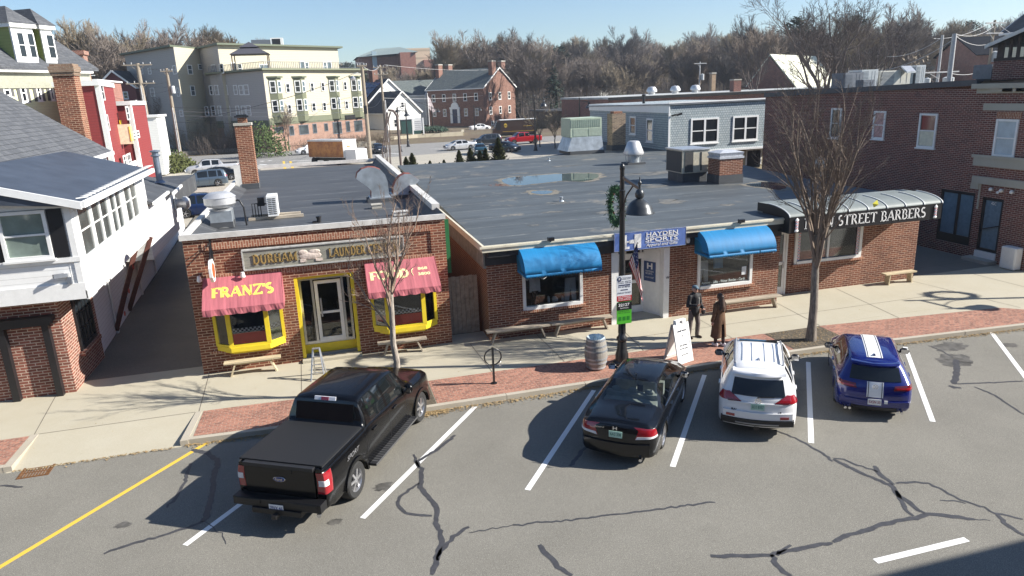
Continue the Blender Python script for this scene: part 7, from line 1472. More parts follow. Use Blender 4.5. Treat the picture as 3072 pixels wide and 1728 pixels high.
b=MB(); b.box(-6.25,-.05,3.0,.05,2.45,3.08); b.build('box_roof',mat('grey_white_panel',(.55,.55,.55),.5),T); b=MB(); b.box(.02,.1,1.0,.06,2.3,2.95); b.build('rear_door',M_white,T); text('Lays',(.065,.7,2.2),Y_,Z_,1.0,.4,mat('swoosh_red',(.7,.1,.05),.5),T,'swoosh',shear=.3) if False else MB().extr([(.07,.6,2.2),(.07,1.0,2.1),(.07,1.6,2.35),(.07,1.0,2.3),(.07,.6,2.45)],(.01,0,0)).build('logo_mark',mat('swoosh_red',(.75,.2,.08),.5),T)
for x in (-1.2,-5.4):
    for y in (.15,2.2): w_=MB(); w_.lathe([(0,-.14),(.42,-.14),(.45,-.1),(.45,.1),(.42,.14),(0,.14)],n=16,axis='y'); w_.build('wheel',M_tyre,T,loc=(x,y,.45))
MB().box(.1,.2,.5,1.9,2.2,1.9).build('cab',M_white,T); MB().box(-6,.4,.5,-.2,2,.9).build('chassis',M_black,T)
# brown delivery truck
U=thing('delivery_truck','dark brown parcel delivery truck with a gold shield behind the red pickup','truck',(0,0,0)); p=P2W(1380+740/8.05,330+650/8.05,ROADZ); U.location=(p.x-1,p.y-6,ROADZ); U.rotation_euler=(0,0,R(-8))
M_brn=mat('dark_brown_paint',(.045,.022,.014),.4,var=.1,coat=.4); ul=8.0
b=MB(); b.box(1.6,0,.85,ul,2.3,3.15); b.build('cargo_body',M_brn,U); b=MB(); b.box(1.4,-.04,3.15,ul+.05,2.34,3.25); b.build('roof',M_white,U)
b=MB(); b.extr([(0,0,.75),(1.6,0,.75),(1.6,0,3.1),(.9,0,3.1),(.45,0,1.75),(0,0,1.55)],(0,2.3,0)); b.build('cab',M_brn,U); b=MB(); b.fbox((.43,.1,1.78),(0,2.1,0),(-.02,0,.01),(.43,0,1.2)); b.build('windshield',mat('bright_glass',(.25,.33,.38),.08,spec=1),U); MB().box(.7,-.02,1.5,1.5,-.001,2.8).build('door_opening',M_black,U)
b=MB(); b.extr([(2.35+.3*math.cos(R(a)),-.02,2.25+.38*math.sin(R(a))) for a in range(0,360,30)],(0,-.01,0)); b.build('gold_shield',mat('gold_paint',(.65,.42,.05),.4),U); text('UPS',(2.15,-.035,2.1),X_,Z_,.4,.22,M_brn,U,'shield_letters',bold=.02); MB().box(5.6,-.015,2.0,7.3,-.001,2.08).box(1.8,-.015,1.15,ul-.1,-.001,1.2).build('gold_stripe',mat('gold_paint',0),U)
for x in (1.0,6.2):
    for y in (.1,2.15): w_=MB(); w_.lathe([(0,-.14),(.42,-.14),(.45,-.1),(.45,.1),(.42,.14),(0,.14)],n=16,axis='y'); w_.build('wheel',M_tyre,U,loc=(x,y,.45))
MB().box(.3,.2,.45,ul-.1,2.1,.85).build('chassis',M_black,U)
# ================= STREET FURNITURE =================
def lamp(loc,label,armdir=0,wreath=None,signs=False,h=5.82):
    t=thing('street_lamp',label,'street lamp',loc,armdir,'bell shaded black street lamps')
    b=MB(); b.lathe([(0,0),(.27,0),(.27,.06),(.2,.1),(.19,.3),(.15,.42),(.13,.7),(.16,.74),(.16,.8),(.11,.86),(.095,1.1),(.085,2.6),(.075,h-.75),(.09,h-.73),(.09,h-.68),(.065,h-.66),(.06,h-.12),(.075,h-.1),(.07,h),(.03,h+.06),(0,h+.07)],n=14)
    for k in range(8): a=2*PI*k/8; b.bar((.105*math.cos(a),.105*math.sin(a),.95),(.088*math.cos(a),.088*math.sin(a),2.6),.02)
    b.build('pole',M_black_metal,t,smooth=40)
    b=MB(); b.bar((.05,0,h-.32),(1.1,0,h-.5),.05,.08); b.tube([(.07,0,h-1.25),(.14,0,h-1.0),(.3,0,h-.78),(.7,0,h-.48)],.022,8); b.build('arm',M_black_metal,t,smooth=40)
    b=MB(); b.lathe([(0,.12),(.02,.08),(.025,0),(.06,-.04),(.05,-.1),(.03,-.14),(.03,-.2),(.1,-.24),(.14,-.33),(.13,-.42),(.09,-.46),(.15,-.49),(.28,-.56),(.37,-.68),(.41,-.80),(.45,-.84),(.45,-.86),(.38,-.85),(.0,-.82)],(1.12,0,h-.2),24); b.v=[(1.12+(v[0]-1.12)*.88,v[1]*.88,v[2]-.1) for v in b.v]; b.build('lamp_shade',mat('lamp_shade_grey',(.05,.055,.06),.35,.3,var=.1),t,smooth=45)
    return t
def wreath(loc,label,rz=0,seed=1,R_=.47):
    random.seed(seed); t=thing('christmas_wreath',label,'wreath',loc,rz); b=MB()
    for i in range(2300):
        a=random.uniform(0,2*PI); rr=R_+random.gauss(0,.055); c=Vector((rr*math.cos(a),random.gauss(0,.05),rr*math.sin(a)))
        d=Vector((math.cos(a+random.gauss(0,.8)),random.gauss(0,.6),math.sin(a+random.gauss(0,.8)))).normalized()*random.uniform(.05,.1); s=d.orthogonal().normalized()*.013
        b.quad(c-s,c+s,c+d+s*.3,c+d-s*.3)
    b.tube([(R_*math.cos(2*PI*k/24),0,R_*math.sin(2*PI*k/24)) for k in range(25)],.05,6); b.build('garland',mat('fir_green',(.03,.10,.035),.7,var=.5,scale=12),t)
    b=MB(); 
    for k in range(14): a=random.uniform(0,2*PI); b.ball((R_*math.cos(a),-.07+random.uniform(-.02,.02),R_*math.sin(a)),.028,7,5)
    b.build('bauble',mat('red_bauble',(.45,.02,.02),.25,var=0),t,smooth=60); return t
LP=lamp((8.06,18.2,0),'tall black street lamp with wreath and parking signs on its pole beside the barrel',R(-90))
W1=wreath((8.1,18.74,4.62),'green christmas wreath hung on the black street lamp beside the barrel',R(86),1)
MB().bar((-.53,0,0),(-.42,0,0),.04).build('hook',M_black_metal,W1)
LP2=lamp((29.0,17.3,0),'black street lamp standing on the pavement beyond the right edge',R(-90)); wreath((29.05,17.84,4.6),'christmas wreath on the street lamp beyond the right edge',R(86),2)
LP3=lamp((-9.25,18.2,0),'black street lamp with a white ring at its base at the left edge',R(-90)); q=MB(); q.lathe([(0,.0),(.42,0),(.4,.05),(.28,.06),(.27,0)],n=20); q.build('base_ring',M_white,LP3)
# parking signs
def board(name,label,z0,z1,w_,m,y=18.06,x=8.06):
    t=thing(name,label,'sign',(x-w_/2,y,z0)); MB().box(0,-.02,0,w_,0,z1-z0).build('panel',m,t); return t
S1=board('parking_sign','white parking regulation sign with a red lower panel on the lamp post',1.97,2.72,.46,mat('sign_white',(.68,.70,.72),.4,var=.04)); MB().box(0,-.024,.0,.46,-.0201,.16).build('red_panel',mat('sign_red',(.45,.02,.03),.4,var=0),S1)
MB().lathe([(0,-.006),(.065,-.006),(.065,0)],(.08,-.02,.66),18,'y').build('p_disc',mat('sign_navy',(.01,.02,.09),.4,var=0),S1); text('P',(.055,-.028,.625),X_,Z_,.05,.07,M_white,S1,bold=.02,thick=.002)
dk=mat('sign_navy',0)
for s_,z_,h_,w_,x_ in (('TOWN OF DURHAM',.675,.03,.26,.17),('METERED PARKING',.635,.03,.26,.17),('MON-FRI   8AM-7PM',.565,.032,.40,.03),('SATURDAY  10AM-4PM',.52,.032,.40,.03),('PAY AT METER',.40,.045,.38,.04),('DISPLAY TICKET',.22,.045,.42,.02)): text(s_,(x_,-.0205,z_),X_,Z_,w_,h_,dk,S1,bold=.015,thick=.003)
MB().box(.05,-.024,.46,.41,-.0201,.49).box(.12,-.024,.32,.34,-.0201,.345).build('arrow_bar',dk,S1)
for s_,z_ in (('NO PARKING',.112),('1AM - 6AM',.068),('NO EXCEPTIONS',.022)): text(s_,(.04,-.0245,z_),X_,Z_,.38,.032,M_white,S1,bold=.01,thick=.003)
S2=board('parking_zone_sign','black and green pay zone sign reading 32127 under the white parking sign',1.28,1.94,.46,mat('sign_green',(.08,.42,.03),.4,var=.05)); MB().box(0,-.024,.42,.46,-.0201,.66).build('black_panel',M_black,S2); text('32127',(.05,-.0245,.53),X_,Z_,.34,.09,M_white,S2,bold=.02,thick=.003); text('ParkMobile',(.1,-.0245,.46),X_,Z_,.26,.04,M_white,S2,thick=.003)
text('PAY BY PHONE\nScan or download',(.05,-.0205,.32),X_,Z_,.36,.08,M_black,S2,thick=.003)
for i in range(3): MB().box(.05+.13*i,-.0235,.1,.14+.13*i,-.0201,.22).build('pictogram',mat('sign_dkgreen',(.02,.2,.02),.4,var=0),S2)
# flag
FT=thing('flag','american flag on an angled staff hanging in front of the shop entrance','flag',(9.5,21.1,2.1)); MB().tube([(0,.0,.0),(-.05,-.95,1.05)],.016,6).build('flag_staff',M_black,FT)
def flagmat(name):
    m,t,b=_nt(name); uv=nd(t,'ShaderNodeUVMap'); s=nd(t,'ShaderNodeSeparateXYZ'); t.links.new(uv.outputs[0],s.inputs[0])
    st=mth(t,'GREATER_THAN',mth(t,'FRACT',mth(t,'MULTIPLY',s.outputs[1],6.5)),.5); c=mixc(t,st,(.42,.015,.03),(.72,.70,.68)); can=mth(t,'MULTIPLY',mth(t,'LESS_THAN',s.outputs[0],.4),mth(t,'GREATER_THAN',s.outputs[1],.46))
    v=nd(t,'ShaderNodeTexVoronoi'); v.inputs['Scale'].default_value=16; t.links.new(uv.outputs[0],v.inputs['Vector']); sd=mth(t,'LESS_THAN',v.outputs[0],.25); cc=mixc(t,sd,(.02,.03,.12),(.7,.7,.7)); t.links.new(mixc(t,can,c,cc),b.inputs['Base Color']); b.inputs['Roughness'].default_value=.8; return m
nu_,nv_=26,12; b=MB(); uvs=[]
p0=Vector((-.04,-.92,1.0)); p1=Vector((-.01,-.2,.22))
for i in range(nu_+1):
    for j in range(nv_+1):
        s_=i/nu_; t_=j/nv_; a=p0.lerp(p1,1-t_)   # hoist along the staff
        fold=math.sin(t_*9+s_*3)*.05*s_; drop=1.45*s_
        x_=a.x+.32*s_*(.4+.6*(1-t_))+fold+.12*s_; y_=a.y*(1-.55*s_)+(-.5)*.55*s_+fold*.6; z_=a.z-drop*(1-.1*(1-t_)) 
        b.v.append((x_,y_,z_)); uvs.append((s_,t_))
W_=nv_+1
for i in range(nu_):
    for j in range(nv_): b.f.append((i*W_+j,(i+1)*W_+j,(i+1)*W_+j+1,i*W_+j+1)); b.m.append(0)
fo=b.build('flag_cloth',flagmat('flag_cloth'),FT,smooth=60); ul_=fo.data.uv_layers.new(name='UVMap')
for l in fo.data.loops: ul_.data[l.index].uv=uvs[l.vertex_index]
# barrel
BR=thing('barrel_bin','grey oak barrel used as a litter bin with a clear liner beside the lamp post','litter bin',(7.2,18.1,0))
b=MB(); n=26; pr=[(0,0.02),(.25,.02),(.29,.15),(.325,.33),(.335,.48),(.325,.63),(.29,.82),(.262,.95),(.24,.95),(.25,.8),(.0,.6)]; b.lathe(pr,n=n); b.build('staves',siding('barrel_oak',(.27,.25,.22),.08,.1,vert=True),BR,smooth=50)
b=MB()
for z,r in ((.08,.275),(.24,.314),(.36,.33),(.60,.33),(.74,.309),(.91,.275)): b.lathe([(r-.004,z-.025),(r+.006,z-.025),(r+.006,z+.025),(r-.004,z+.025)],n=n)
b.build('hoop',M_galv,BR,smooth=40); b=MB(); random.seed(4)
V=[];k=22
for i in range(k):
    a=2*PI*i/k
    for r,z in ((.265,.93),(.255,.975+random.uniform(-.015,.02)),(.235,.95),(.2+random.uniform(-.03,.03),.75),(.1,.66)): V.append((r*math.cos(a),r*math.sin(a),z+random.uniform(-.01,.01)))
b.add(V,[(5*i+j,5*((i+1)%k)+j,5*((i+1)%k)+j+1,5*i+j+1) for i in range(k) for j in range(4)]); b.build('bin_liner',mat('clear_bag',(.45,.55,.62),.2,var=.3,scale=8),BR)
# bike rack
BK=thing('bike_rack','black steel bike post with a ring standing on the brick paving','bike rack',(4.1,18.05,0)); b=MB(); b.bar((0,0,0),(0,0,1.08),.055); b.lathe([(0,0),(.09,0),(.09,.02),(0,.02)],n=12); b.build('post',M_black_metal,BK)
b=MB(); b.tube([(.24*math.cos(2*PI*i/30),-.0,.80+.24*math.sin(2*PI*i/30)) for i in range(31)],.02,8,caps=False); b.build('ring',M_black_metal,BK,smooth=60)
b=MB(); b.tube([(.2+.035*math.cos(a/10),0,.585+.04*math.sin(a/10)) for a in range(0,64,7)],.008,5); b.box(.17,-.012,.5,.23,.012,.56); b.build('padlock',M_alu,BK)
# sandwich board
SB=thing('sandwich_board','white folding pavement sign with grey script beside the lamp post','pavement sign',(9.72,17.82,0),R(18))
for s,nm in ((-1,'front_panel'),(1,'rear_panel')):
    b=MB(); b.fbox((-.31,s*.30,.0),(.62,0,0),(0,.03*s*-1,0),(0,-s*.26,1.16)); o=b.build(nm,M_white,SB); 
    b=MB(); b.fbox((-.31,s*.31,0),(.05,0,0),(0,.04*-s,0),(0,-s*.26,1.16)); b.fbox((.26,s*.31,0),(.05,0,0),(0,.04*-s,0),(0,-s*.26,1.16)); b.fbox((-.26,s*.29,.05),(.52,0,0),(0,-s*.04,0),(0,-s*.02,.06)); b.build('frame',M_white,SB)
b=MB(); b.box(-.2,-.06,1.15,-.06,.06,1.24).box(.06,-.06,1.15,.2,.06,1.24).box(-.2,-.05,1.24,.2,.05,1.27); b.build('handle',M_white,SB)
vv=Vector((0,.26,1.16)).normalized(); gm=mat('script_grey',(.08,.08,.09),.6,var=0)
for s_,f_,w_,h_ in (('study warm',.80,.36,.09),('+',.68,.06,.07),('hot drinks',.45,.3,.05),('books gifts',.36,.34,.05),('open daily',.2,.26,.05)): text(s_,Vector((-w_/2,-.302,0))+vv*(1.15*f_),X_,vv,w_,h_,gm,SB,shear=.3,thick=.006)
# step ladder
SL=thing('step_ladder','folded out aluminium step ladder standing behind the black pickup by the shop door','ladder',(-.66,20.35,0),R(-8)); SL.scale=(.75,.75,.72); b=MB()
for x0,x1,y in ((-.26,-.03,-.3),(-.0,.03,-.3)): pass
for y0,w0 in ((-.38,.26),(.34,.22)):
    for s in (-1,1): b.bar((s*w0,y0,0),(s*.12,0,1.25),.045,.07)
b.bar((-.14,0,1.25),(.14,0,1.25),.14,.03)
for k in range(1,4): f=k/4; b.bar((-(.26-.14*f)+.02,-.38*(1-f),1.25*f),((.26-.14*f)-.02,-.38*(1-f),1.25*f),.07,.02)
b.bar((-.2,.26,.3),(.2,.26,.3),.03); b.build('ladder_frame',M_alu,SL)
# benches
def bench(x,y,L,label,m,style='splay',rz=0,h=.46,d=.28):
    t=thing('bench',label,'bench',(x,y,0),rz,'wooden benches along the shop fronts'); b=MB()
    if style=='splay': b.box(-L/2,-d/2,h-.05,L/2,-.005,h); b.box(-L/2,.005,h-.05,L/2,d/2,h)
    else: b.box(-L/2,-d/2,h-.05,L/2,d/2,h)
    b.build('seat',m,t)
    for s in (-1,1):
        b=MB()
        if style=='splay': b.fbox((s*(L/2-.32)-.025,-d/2+.03,h-.05),(.05,0,0),(0,d-.06,0),(s*.16,0,-(h-.05)))
        else: b.fbox((s*(L/2-.22)-.025,-d/2+.02,h-.05),(.05,0,0),(0,d-.04,0),(-s*-.04,0,-(h-.05)))
        b.build('leg',m,t)
    if style=='splay': b=MB(); b.bar((0,-.02,h-.06),(0,-.02,h-.07),.03); b.box(-L/2+.3,-.015,h-.13,L/2-.3,.015,h-.05); b.build('apron',m,t)
    return t
bench(-2.56,21.38,1.62,'rounded timber bench under the left pink awning',M_fresh,d=.24); bench(1.95,21.42,1.55,'dark timber bench under the right bay window behind the small street tree',M_bench,d=.24)
bench(5.72,21.22,2.15,'weathered plank bench under the left blue awning, nearer the plank gate',M_bench,rz=R(-1)); bench(7.93,21.25,2.2,'weathered plank bench under the left blue awning, nearer the shop entrance',M_bench,rz=R(2)); bench(14.3,21.22,2.55,'weathered plank bench under the right blue awning',M_bench); bench(21.6,22.1,1.45,'short pale timber bench at the right end of the barber shop wall',M_fresh,'box')
# ================= UTILITY POLES AND WIRES =================
M_pole=plank('pole_wood',(.30,.25,.19)) ; M_polegrey=mat('pale_pole',(.42,.42,.42),.7,var=.15)
def upole(px,py,top,r,label,m=None,arms=(),extra=(),z=-.15,lean=(0,0)):
    p=P2W(px,py,z); d=ray(*top); t_=math.hypot(p.x,p.y)/math.hypot(d.x,d.y); h=CAMH+d.z*t_-z; off=Vector((d.x*t_-p.x,d.y*t_-p.y,0)); off=off*0+Vector((lean[0],lean[1],0))
    t=thing('utility_pole',label,'utility pole',(p.x,p.y,z)); b=MB(); b.tube([(0,0,0),(off.x,off.y,h)],[r,r*.7],10); b.build('pole',m or M_pole,t,smooth=60)
    for (zf,w_) in arms:
        b=MB(); zz=h*zf; c=off*zf; b.box(c.x-w_/2,c.y-.22,zz-.07,c.x+w_/2,c.y-.1,zz+.07); b.bar((c.x-w_*.25,c.y-.16,zz-.05),(c.x,c.y-.1,zz-.7),.05).bar((c.x+w_*.25,c.y-.16,zz-.05),(c.x,c.y-.1,zz-.7),.05); b.build('crossarm',M_pole,t)
        for k in (-.45,-.2,.2,.45): q=MB(); q.lathe([(0,.25),(.05,.22),(.07,.1),(.04,0)],(c.x+w_*k,c.y-.16,zz+.07),8); q.build('insulator',M_polegrey,t)
    for kind,zf in extra:
        zz=h*zf
        if kind=='tr': q=MB(); q.lathe([(0,-.5),(.28,-.5),(.28,.4),(.24,.5),(0,.52)],(.45,-.1,zz),14); q.build('transformer',mat('transformer_grey',(.50,.52,.52),.5),t,smooth=50)
        if kind=='con': q=MB(); q.tube([(.0,-r-.05,0),(.0,-r-.05,zz)],.07,8); q.tube([(.16,-r,0),(.16,-r,zz*.9)],.05,8); q.build('conduit',M_polegrey,t)
        if kind=='box': MB().box(-.3,-r-.35,zz-.5,.1,-r,zz+.5).build('equipment_box',M_black,t)
        if kind=='light': q=MB(); q.tube([(0,0,zz),(-.6,-.3,zz+.5),(-1.2,-.5,zz+.35)],.05,6); q.lathe([(0,.2),(.15,.1),(.35,-.15),(.3,-.35),(0,-.45)],(-1.25,-.5,zz),12); q.build('lamp_arm',M_alu,t,smooth=50)
    return Vector((p.x+off.x,p.y+off.y,z+h)),t
A1,_=upole(468,515,(413,190),.34,'thick wooden utility pole with two crossarms at the left of the rear lot',arms=((.985,3.3),(.82,3.3)),extra=(('con',.8),))
A2_,_=upole(545,490,(497,205),.27,'wooden utility pole with grey transformer left of the apartment block',arms=((.97,1.6),),extra=(('tr',.78),('con',.6)))
A3,_=upole(443,515,(405,300),.3,'short pale utility pole in front of the red buildings',M_polegrey)
A4,_=upole(1112,487,(1080,195),.3,'tall leaning wooden utility pole beside the orange box truck with a black box',extra=(('box',.55),('light',.88)),arms=((.99,1.2),),lean=(-.0,0))
A5,_=upole(1160,430,(1135,195),.26,'wooden utility pole right of the apartment block',arms=((.97,2.6),(.88,2.4)))
A6,_=upole(1166,430,(1150,300),.16,'slim white conduit pole beside the wooden pole right of the apartment block',M_polegrey)
A7,_=upole(1545,364,(1530,203),.17,'utility pole beside the gable of the red brick house',M_polegrey,arms=((.97,3.0),(.86,1.6)),z=.1)
A8,_=upole(1272,330,(1270,209),.14,'thin pole in front of the left end of the brick house',M_polegrey,z=.2)
def pole_at(x,y,z0,z1,r,label,m=None,arms=(),tr=()):
    t=thing('utility_pole',label,'utility pole',(x,y,z0)); h=z1-z0; b=MB(); b.tube([(0,0,0),(0,0,h)],[r,r*.75],10); b.build('pole',m or M_polegrey,t,smooth=60)
    for zz,w_ in arms: MB().box(-w_/2,-.2,h-zz-.06,w_/2,-.08,h-zz+.06).bar((-w_*.3,-.14,h-zz),(0,-.1,h-zz-.6),.05).build('crossarm',M_polegrey,t)
    for zz,dx in tr: q=MB(); q.lathe([(0,-.55),(.3,-.55),(.3,.45),(0,.55)],(dx,-.1,h-zz),12); q.build('transformer',mat('transformer_grey',0),t,smooth=50)
    return Vector((x,y,z1))
q=P2Y(2100,185,118); B1=pole_at(q.x,118,0,q.z,.14,'white pole with transformer in front of the woods behind the pale flat roof',arms=((.3,2.4),),tr=((2.6,.5),))
q=P2Y(2864,101,48); B2=pole_at(q.x,48,0,q.z,.24,'thick pale steel utility pole at the upper right behind the brick wall')
q=P2Y(2828,105,58); B3=pole_at(q.x,58,0,q.z,.16,'utility pole carrying a bank of transformers left of the thick steel pole',arms=((3.4,4.6),),tr=((4.4,-1.3),(4.4,.9),(4.4,1.5)))
q=P2Y(2985,60,62); B4=pole_at(q.x,62,0,q.z,.17,'brown utility pole with crossarm at the top right',M_pole,arms=((.3,2.6),(1.3,2.2)),tr=((3.6,.5),))
WN=[0]
def wire(a,b_,sag=.6,r=.02,m=None,grp='overhead wires'):
    a,b_=Vector(a),Vector(b_); k=14; pts=[a.lerp(b_,i/k)-Z_*sag*4*(i/k)*(1-i/k) for i in range(k+1)]; q=MB(); q.tube(pts,r,4,caps=False); o=q.build('overhead_wire',m or M_black,None); tag(o,WLAB.pop(0) if WLAB else 'overhead wire strung across the rear lot','wire',grp); return o
WLAB=[]
wm=mat('pale_wire',(.55,.55,.55),.5,var=0)
ex=lambda p,px,py,Y: P2Y(px,py,Y)
for i,dz in enumerate((0,-.1,-2.0,-2.5,-3.2)):
    a=A1+Vector((.6*(i%2)*1.5-.6,0,dz)); WLAB.append('overhead wire from the thick left pole to the transformer pole, %s'%('topmost','second from the top','middle one','second lowest','lowest')[i]); wire(a,A2_+Vector((.4*(i%2),0,dz*.9)),.4,.018)
for i,(py,py2,m_,Y2) in enumerate(((322,324,M_black,112),(333,334,wm,112),(345,340,wm,112),(366,358,M_black,112),(388,398,M_black,112))):
    WLAB.append('%s wire from the transformer pole across the apartment front'%('highest black','upper pale','lower pale','lower black','lowest black')[i])
    a=P2Y(515+i*2,py,111); b_=P2Y(1098,(324,338,352,372,470)[i]-22,95); wire(a,b_,.5,.022,m_)
WLAB.append('long dark wire rising from the left across the apartment block to the leaning pole'); wire(P2Y(560,362,60),P2Y(1058,222,95),.5,.03)
for i,(p1,p2,m_) in enumerate(((A4,A5,wm),(A5+Vector((.8,0,0)),A7,wm),(A5+Vector((0,0,-4.8)),A7+Vector((0,0,-5.0)),M_black),(A5+Vector((0,0,-5.6)),A7+Vector((0,0,-6.0)),wm),(A5+Vector((0,0,-6.4)),A7+Vector((0,0,-6.8)),M_black),(A4+Vector((0,0,-5)),A5+Vector((0,0,-5.2)),M_black))):
    WLAB.append('%s wire between the poles in front of the brick house'%('topmost pale','long pale','upper black','middle pale','lower black','leftmost black')[i]); wire(p1,p2,.8,.025,m_)
for i,(py0,py1) in enumerate(((292,300),(314,330))): WLAB.append('%s black wire running right from the brick house pole towards the shingled house'%('upper','lower')[i]); wire(P2Y(1538,py0,165),P2Y(1840,py1,100),.4,.04)
WLAB.append('slanting dark wire descending from the leaning pole to the right'); wire(P2Y(1090,240,95),P2Y(1440,370,150),.3,.03)
for i,(p,q) in enumerate(((B2,B4+Vector((0,0,-.6))),(B2+Vector((0,0,-.1)),B4+Vector((0,0,-2.2))),(B3+Vector((-1,0,-.3)),B4),(B2+Vector((0,0,-3)),P2Y(2985,190,60)),(B2+Vector((0,0,-.4)),P2Y(2620,215,52)),(B3+Vector((0,0,-.2)),P2Y(2660,170,60)),(B4,P2Y(3090,110,60)))):
    WLAB.append('pale sagging wire at the upper right, %s'%('topmost of the bunch','second of the bunch','between the transformer pole and the brown pole','low one running to the brick loft','falling left from the steel pole','falling left from the transformer pole','leaving the frame on the right')[i]); wire(p,q,.5,.02,wm)
# background street lamps
def blamp(px,py,h,lab,z=-.12):
    p=P2W(px,py,z); t=dup(LP,(p.x,p.y,z),R(180 if 'left' in lab else 0),lab); t.scale=(1.2,1.2,h/5.9); return t
for px,py,h,lab in ((1202,455,6.5,'background street lamp with bell shade and small signs behind the arborvitae hedge'),(1225,440,7,'tall background street lamp beside the white name board, shade to the left'),(1300,405,5.8,'background street lamp in front of the brick house door'),(1425,395,5.6,'background street lamp in front of the right end of the brick house'),(1064,388,5.5,'background street lamp beside the apartment block right corner'),(1607,452,7.5,'background street lamp behind the green rooftop unit with a paper notice'),(1740,452,7.0,'background street lamp next to the blue grey shingled house')): blamp(px,py,h,lab)
# white name board and green cabinet
p=P2W(1257,417,0.0); NB=thing('name_board','white arched name board between two posts on the stone planter','sign',(p.x,p.y,.9)); b=MB()
for x in (-1.0,1.0): MB().box(x-.12,-.12,0,x+.12,.12,3.0).build('post',M_white,NB)
b=MB(); b.box(-.9,-.05,.7,.9,.05,2.6); b.extr([(.9*math.cos(R(a)),-.05,2.6+.5*math.sin(R(a))) for a in range(0,181,20)],(0,.1,0)); b.build('panel',M_white,NB); b=MB(); [b.box(-.6,-.07,.85+.35*i,.6,-.051,1.05+.35*i) for i in range(5)]; b.build('name_slats',mat('pale_grey_panel',(.45,.45,.47),.5),NB)
p=P2W(1240,410,0); GC=thing('green_cabinet','dark green metal utility cabinet left of the white name board','cabinet',(p.x,p.y,.0)); MB().box(-2.2,0,0,1.6,2.5,3.3).build('body',mat('dark_green_metal',(.03,.08,.07),.5),GC); MB().box(-2.3,-.1,3.3,1.7,2.6,3.4).build('lid',M_grey2,GC); MB().box(-.1,-.02,.3,-.05,-.001,3.1).build('door_gap',M_black,GC)
p=P2W(1337,405,.2); FP=thing('flagpole','white flagpole with a small flag in front of the brick house','flagpole',(p.x,p.y+20,.2)); MB().tube([(0,0,0),(0,0,8.2)],.08,8).build('pole',M_white,FP); MB().extr([(0,0,7.6),(.6,0,6.9),(1.5,0,4.2),(.9,0,4.0),(0,0,5.0)],(0,.04,0)).build('flag_cloth',mat('pale_flag',(.7,.6,.6),.7,var=.4,scale=1.5),FP)
for px,py,lab in ((1205,366,'yellow slatted bench near the white cottage'),(1330,375,'yellow bench in front of the brick house')):
    p=P2W(px,py,.2); t=thing('park_bench',lab,'bench',(p.x,p.y,.3)); MB().box(-1.6,-.3,.5,1.6,.2,.6).box(-1.6,.2,.7,1.6,.28,1.2).build('seat',mat('yellow_bench',(.65,.5,.05),.5),t); MB().box(-1.5,-.25,0,-1.4,.2,.5).box(1.4,-.25,0,1.5,.2,.5).build('leg',M_black,t)
t=thing('arched_trellis','twisted dark metal post frame rising behind the gap between the shop roofs','frame',(6.9,70,0)); b=MB(); b.tube([(.8,0,0),(.8,0,6.1),(.5,0,6.6),(0,0,6.7)],.12,8); random.seed(9)
for k in range(9): x0=random.uniform(-.9,.2); b.tube([(x0,0,1),(x0+random.uniform(-.3,.3),0,3),(x0*.6+random.uniform(-.2,.2),0,5),(.0+random.uniform(-.2,.3),0,6.5)],.035,5)
b.build('stem',mat('dark_vine',(.13,.10,.09),.8),t)
# ================= PEOPLE =================
def blob(name,parts,m,parent=None,vox=.018,smooth=6):
    """parts: tapered capsules (p,q,r0,r1) and ellipsoids ('e',c,(rx,ry,rz)) fused into one continuous surface"""
    b=MB()
    for s in parts:
        if s[0]=='e': b.ball(s[1],s[2],16,10)
        else:
            p,q,r0,r1=Vector(s[0]),Vector(s[1]),s[2],s[3]; d=q-p; k=max(4,int(d.length/.025))
            b.tube([p.lerp(q,i/k) for i in range(k+1)],[r0+(r1-r0)*i/k for i in range(k+1)],14); b.ball(p,r0,14,8); b.ball(q,r1,14,8)
    ob=b.build('tmp',m); md=ob.modifiers.new('r','REMESH'); md.mode='VOXEL'; md.voxel_size=vox; md2=ob.modifiers.new('s','SMOOTH'); md2.iterations=smooth; md2.factor=.5
    dg=bpy.context.evaluated_depsgraph_get(); me=bpy.data.meshes.new_from_object(ob.evaluated_get(dg)); bpy.data.objects.remove(ob)
    me.materials.clear(); me.materials.append(m); me.polygons.foreach_set('use_smooth',[True]*len(me.polygons)); o=bpy.data.objects.new(name,me); COL.objects.link(o)
    if parent: o.parent=parent
    return o
M_skin=mat('skin',(.52,.30,.22),.55,var=.06); 
def hand(w,d,up,cl=.5,s=1.0):
    """five finger capsules leaving a palm at wrist w, pointing d, palm normal up"""
    w,d,up=Vector(w),Vector(d).normalized(),Vector(up).normalized(); sd=d.cross(up).normalized(); L=[('e',w+d*.045*s,(.036*s,.036*s,.03*s)),(w+d*.02*s-sd*.018*s,w+d*.085*s-sd*.026*s,.017*s,.014*s),(w+d*.02*s+sd*.018*s,w+d*.085*s+sd*.026*s,.017*s,.014*s)]
    for k,ln in enumerate((.062,.075,.08,.07)):
        a=w+d*.088*s+sd*(.03-.02*k)*s; m1=a+d*ln*.5*s+up*.006*s; e=m1+(d*(1-cl)+up*cl)*ln*.5*s; L+=[(a,m1,.0095*s,.009*s),(m1,e,.009*s,.0075*s)]
    a=w+d*.03*s+sd*.034*s; L+=[(a,a+(d*.6+sd*.7)*.035*s,.011*s,.010*s),(a+(d*.6+sd*.7)*.035*s,a+(d*1.3+sd*.8)*.05*s,.010*s,.008*s)]; return L
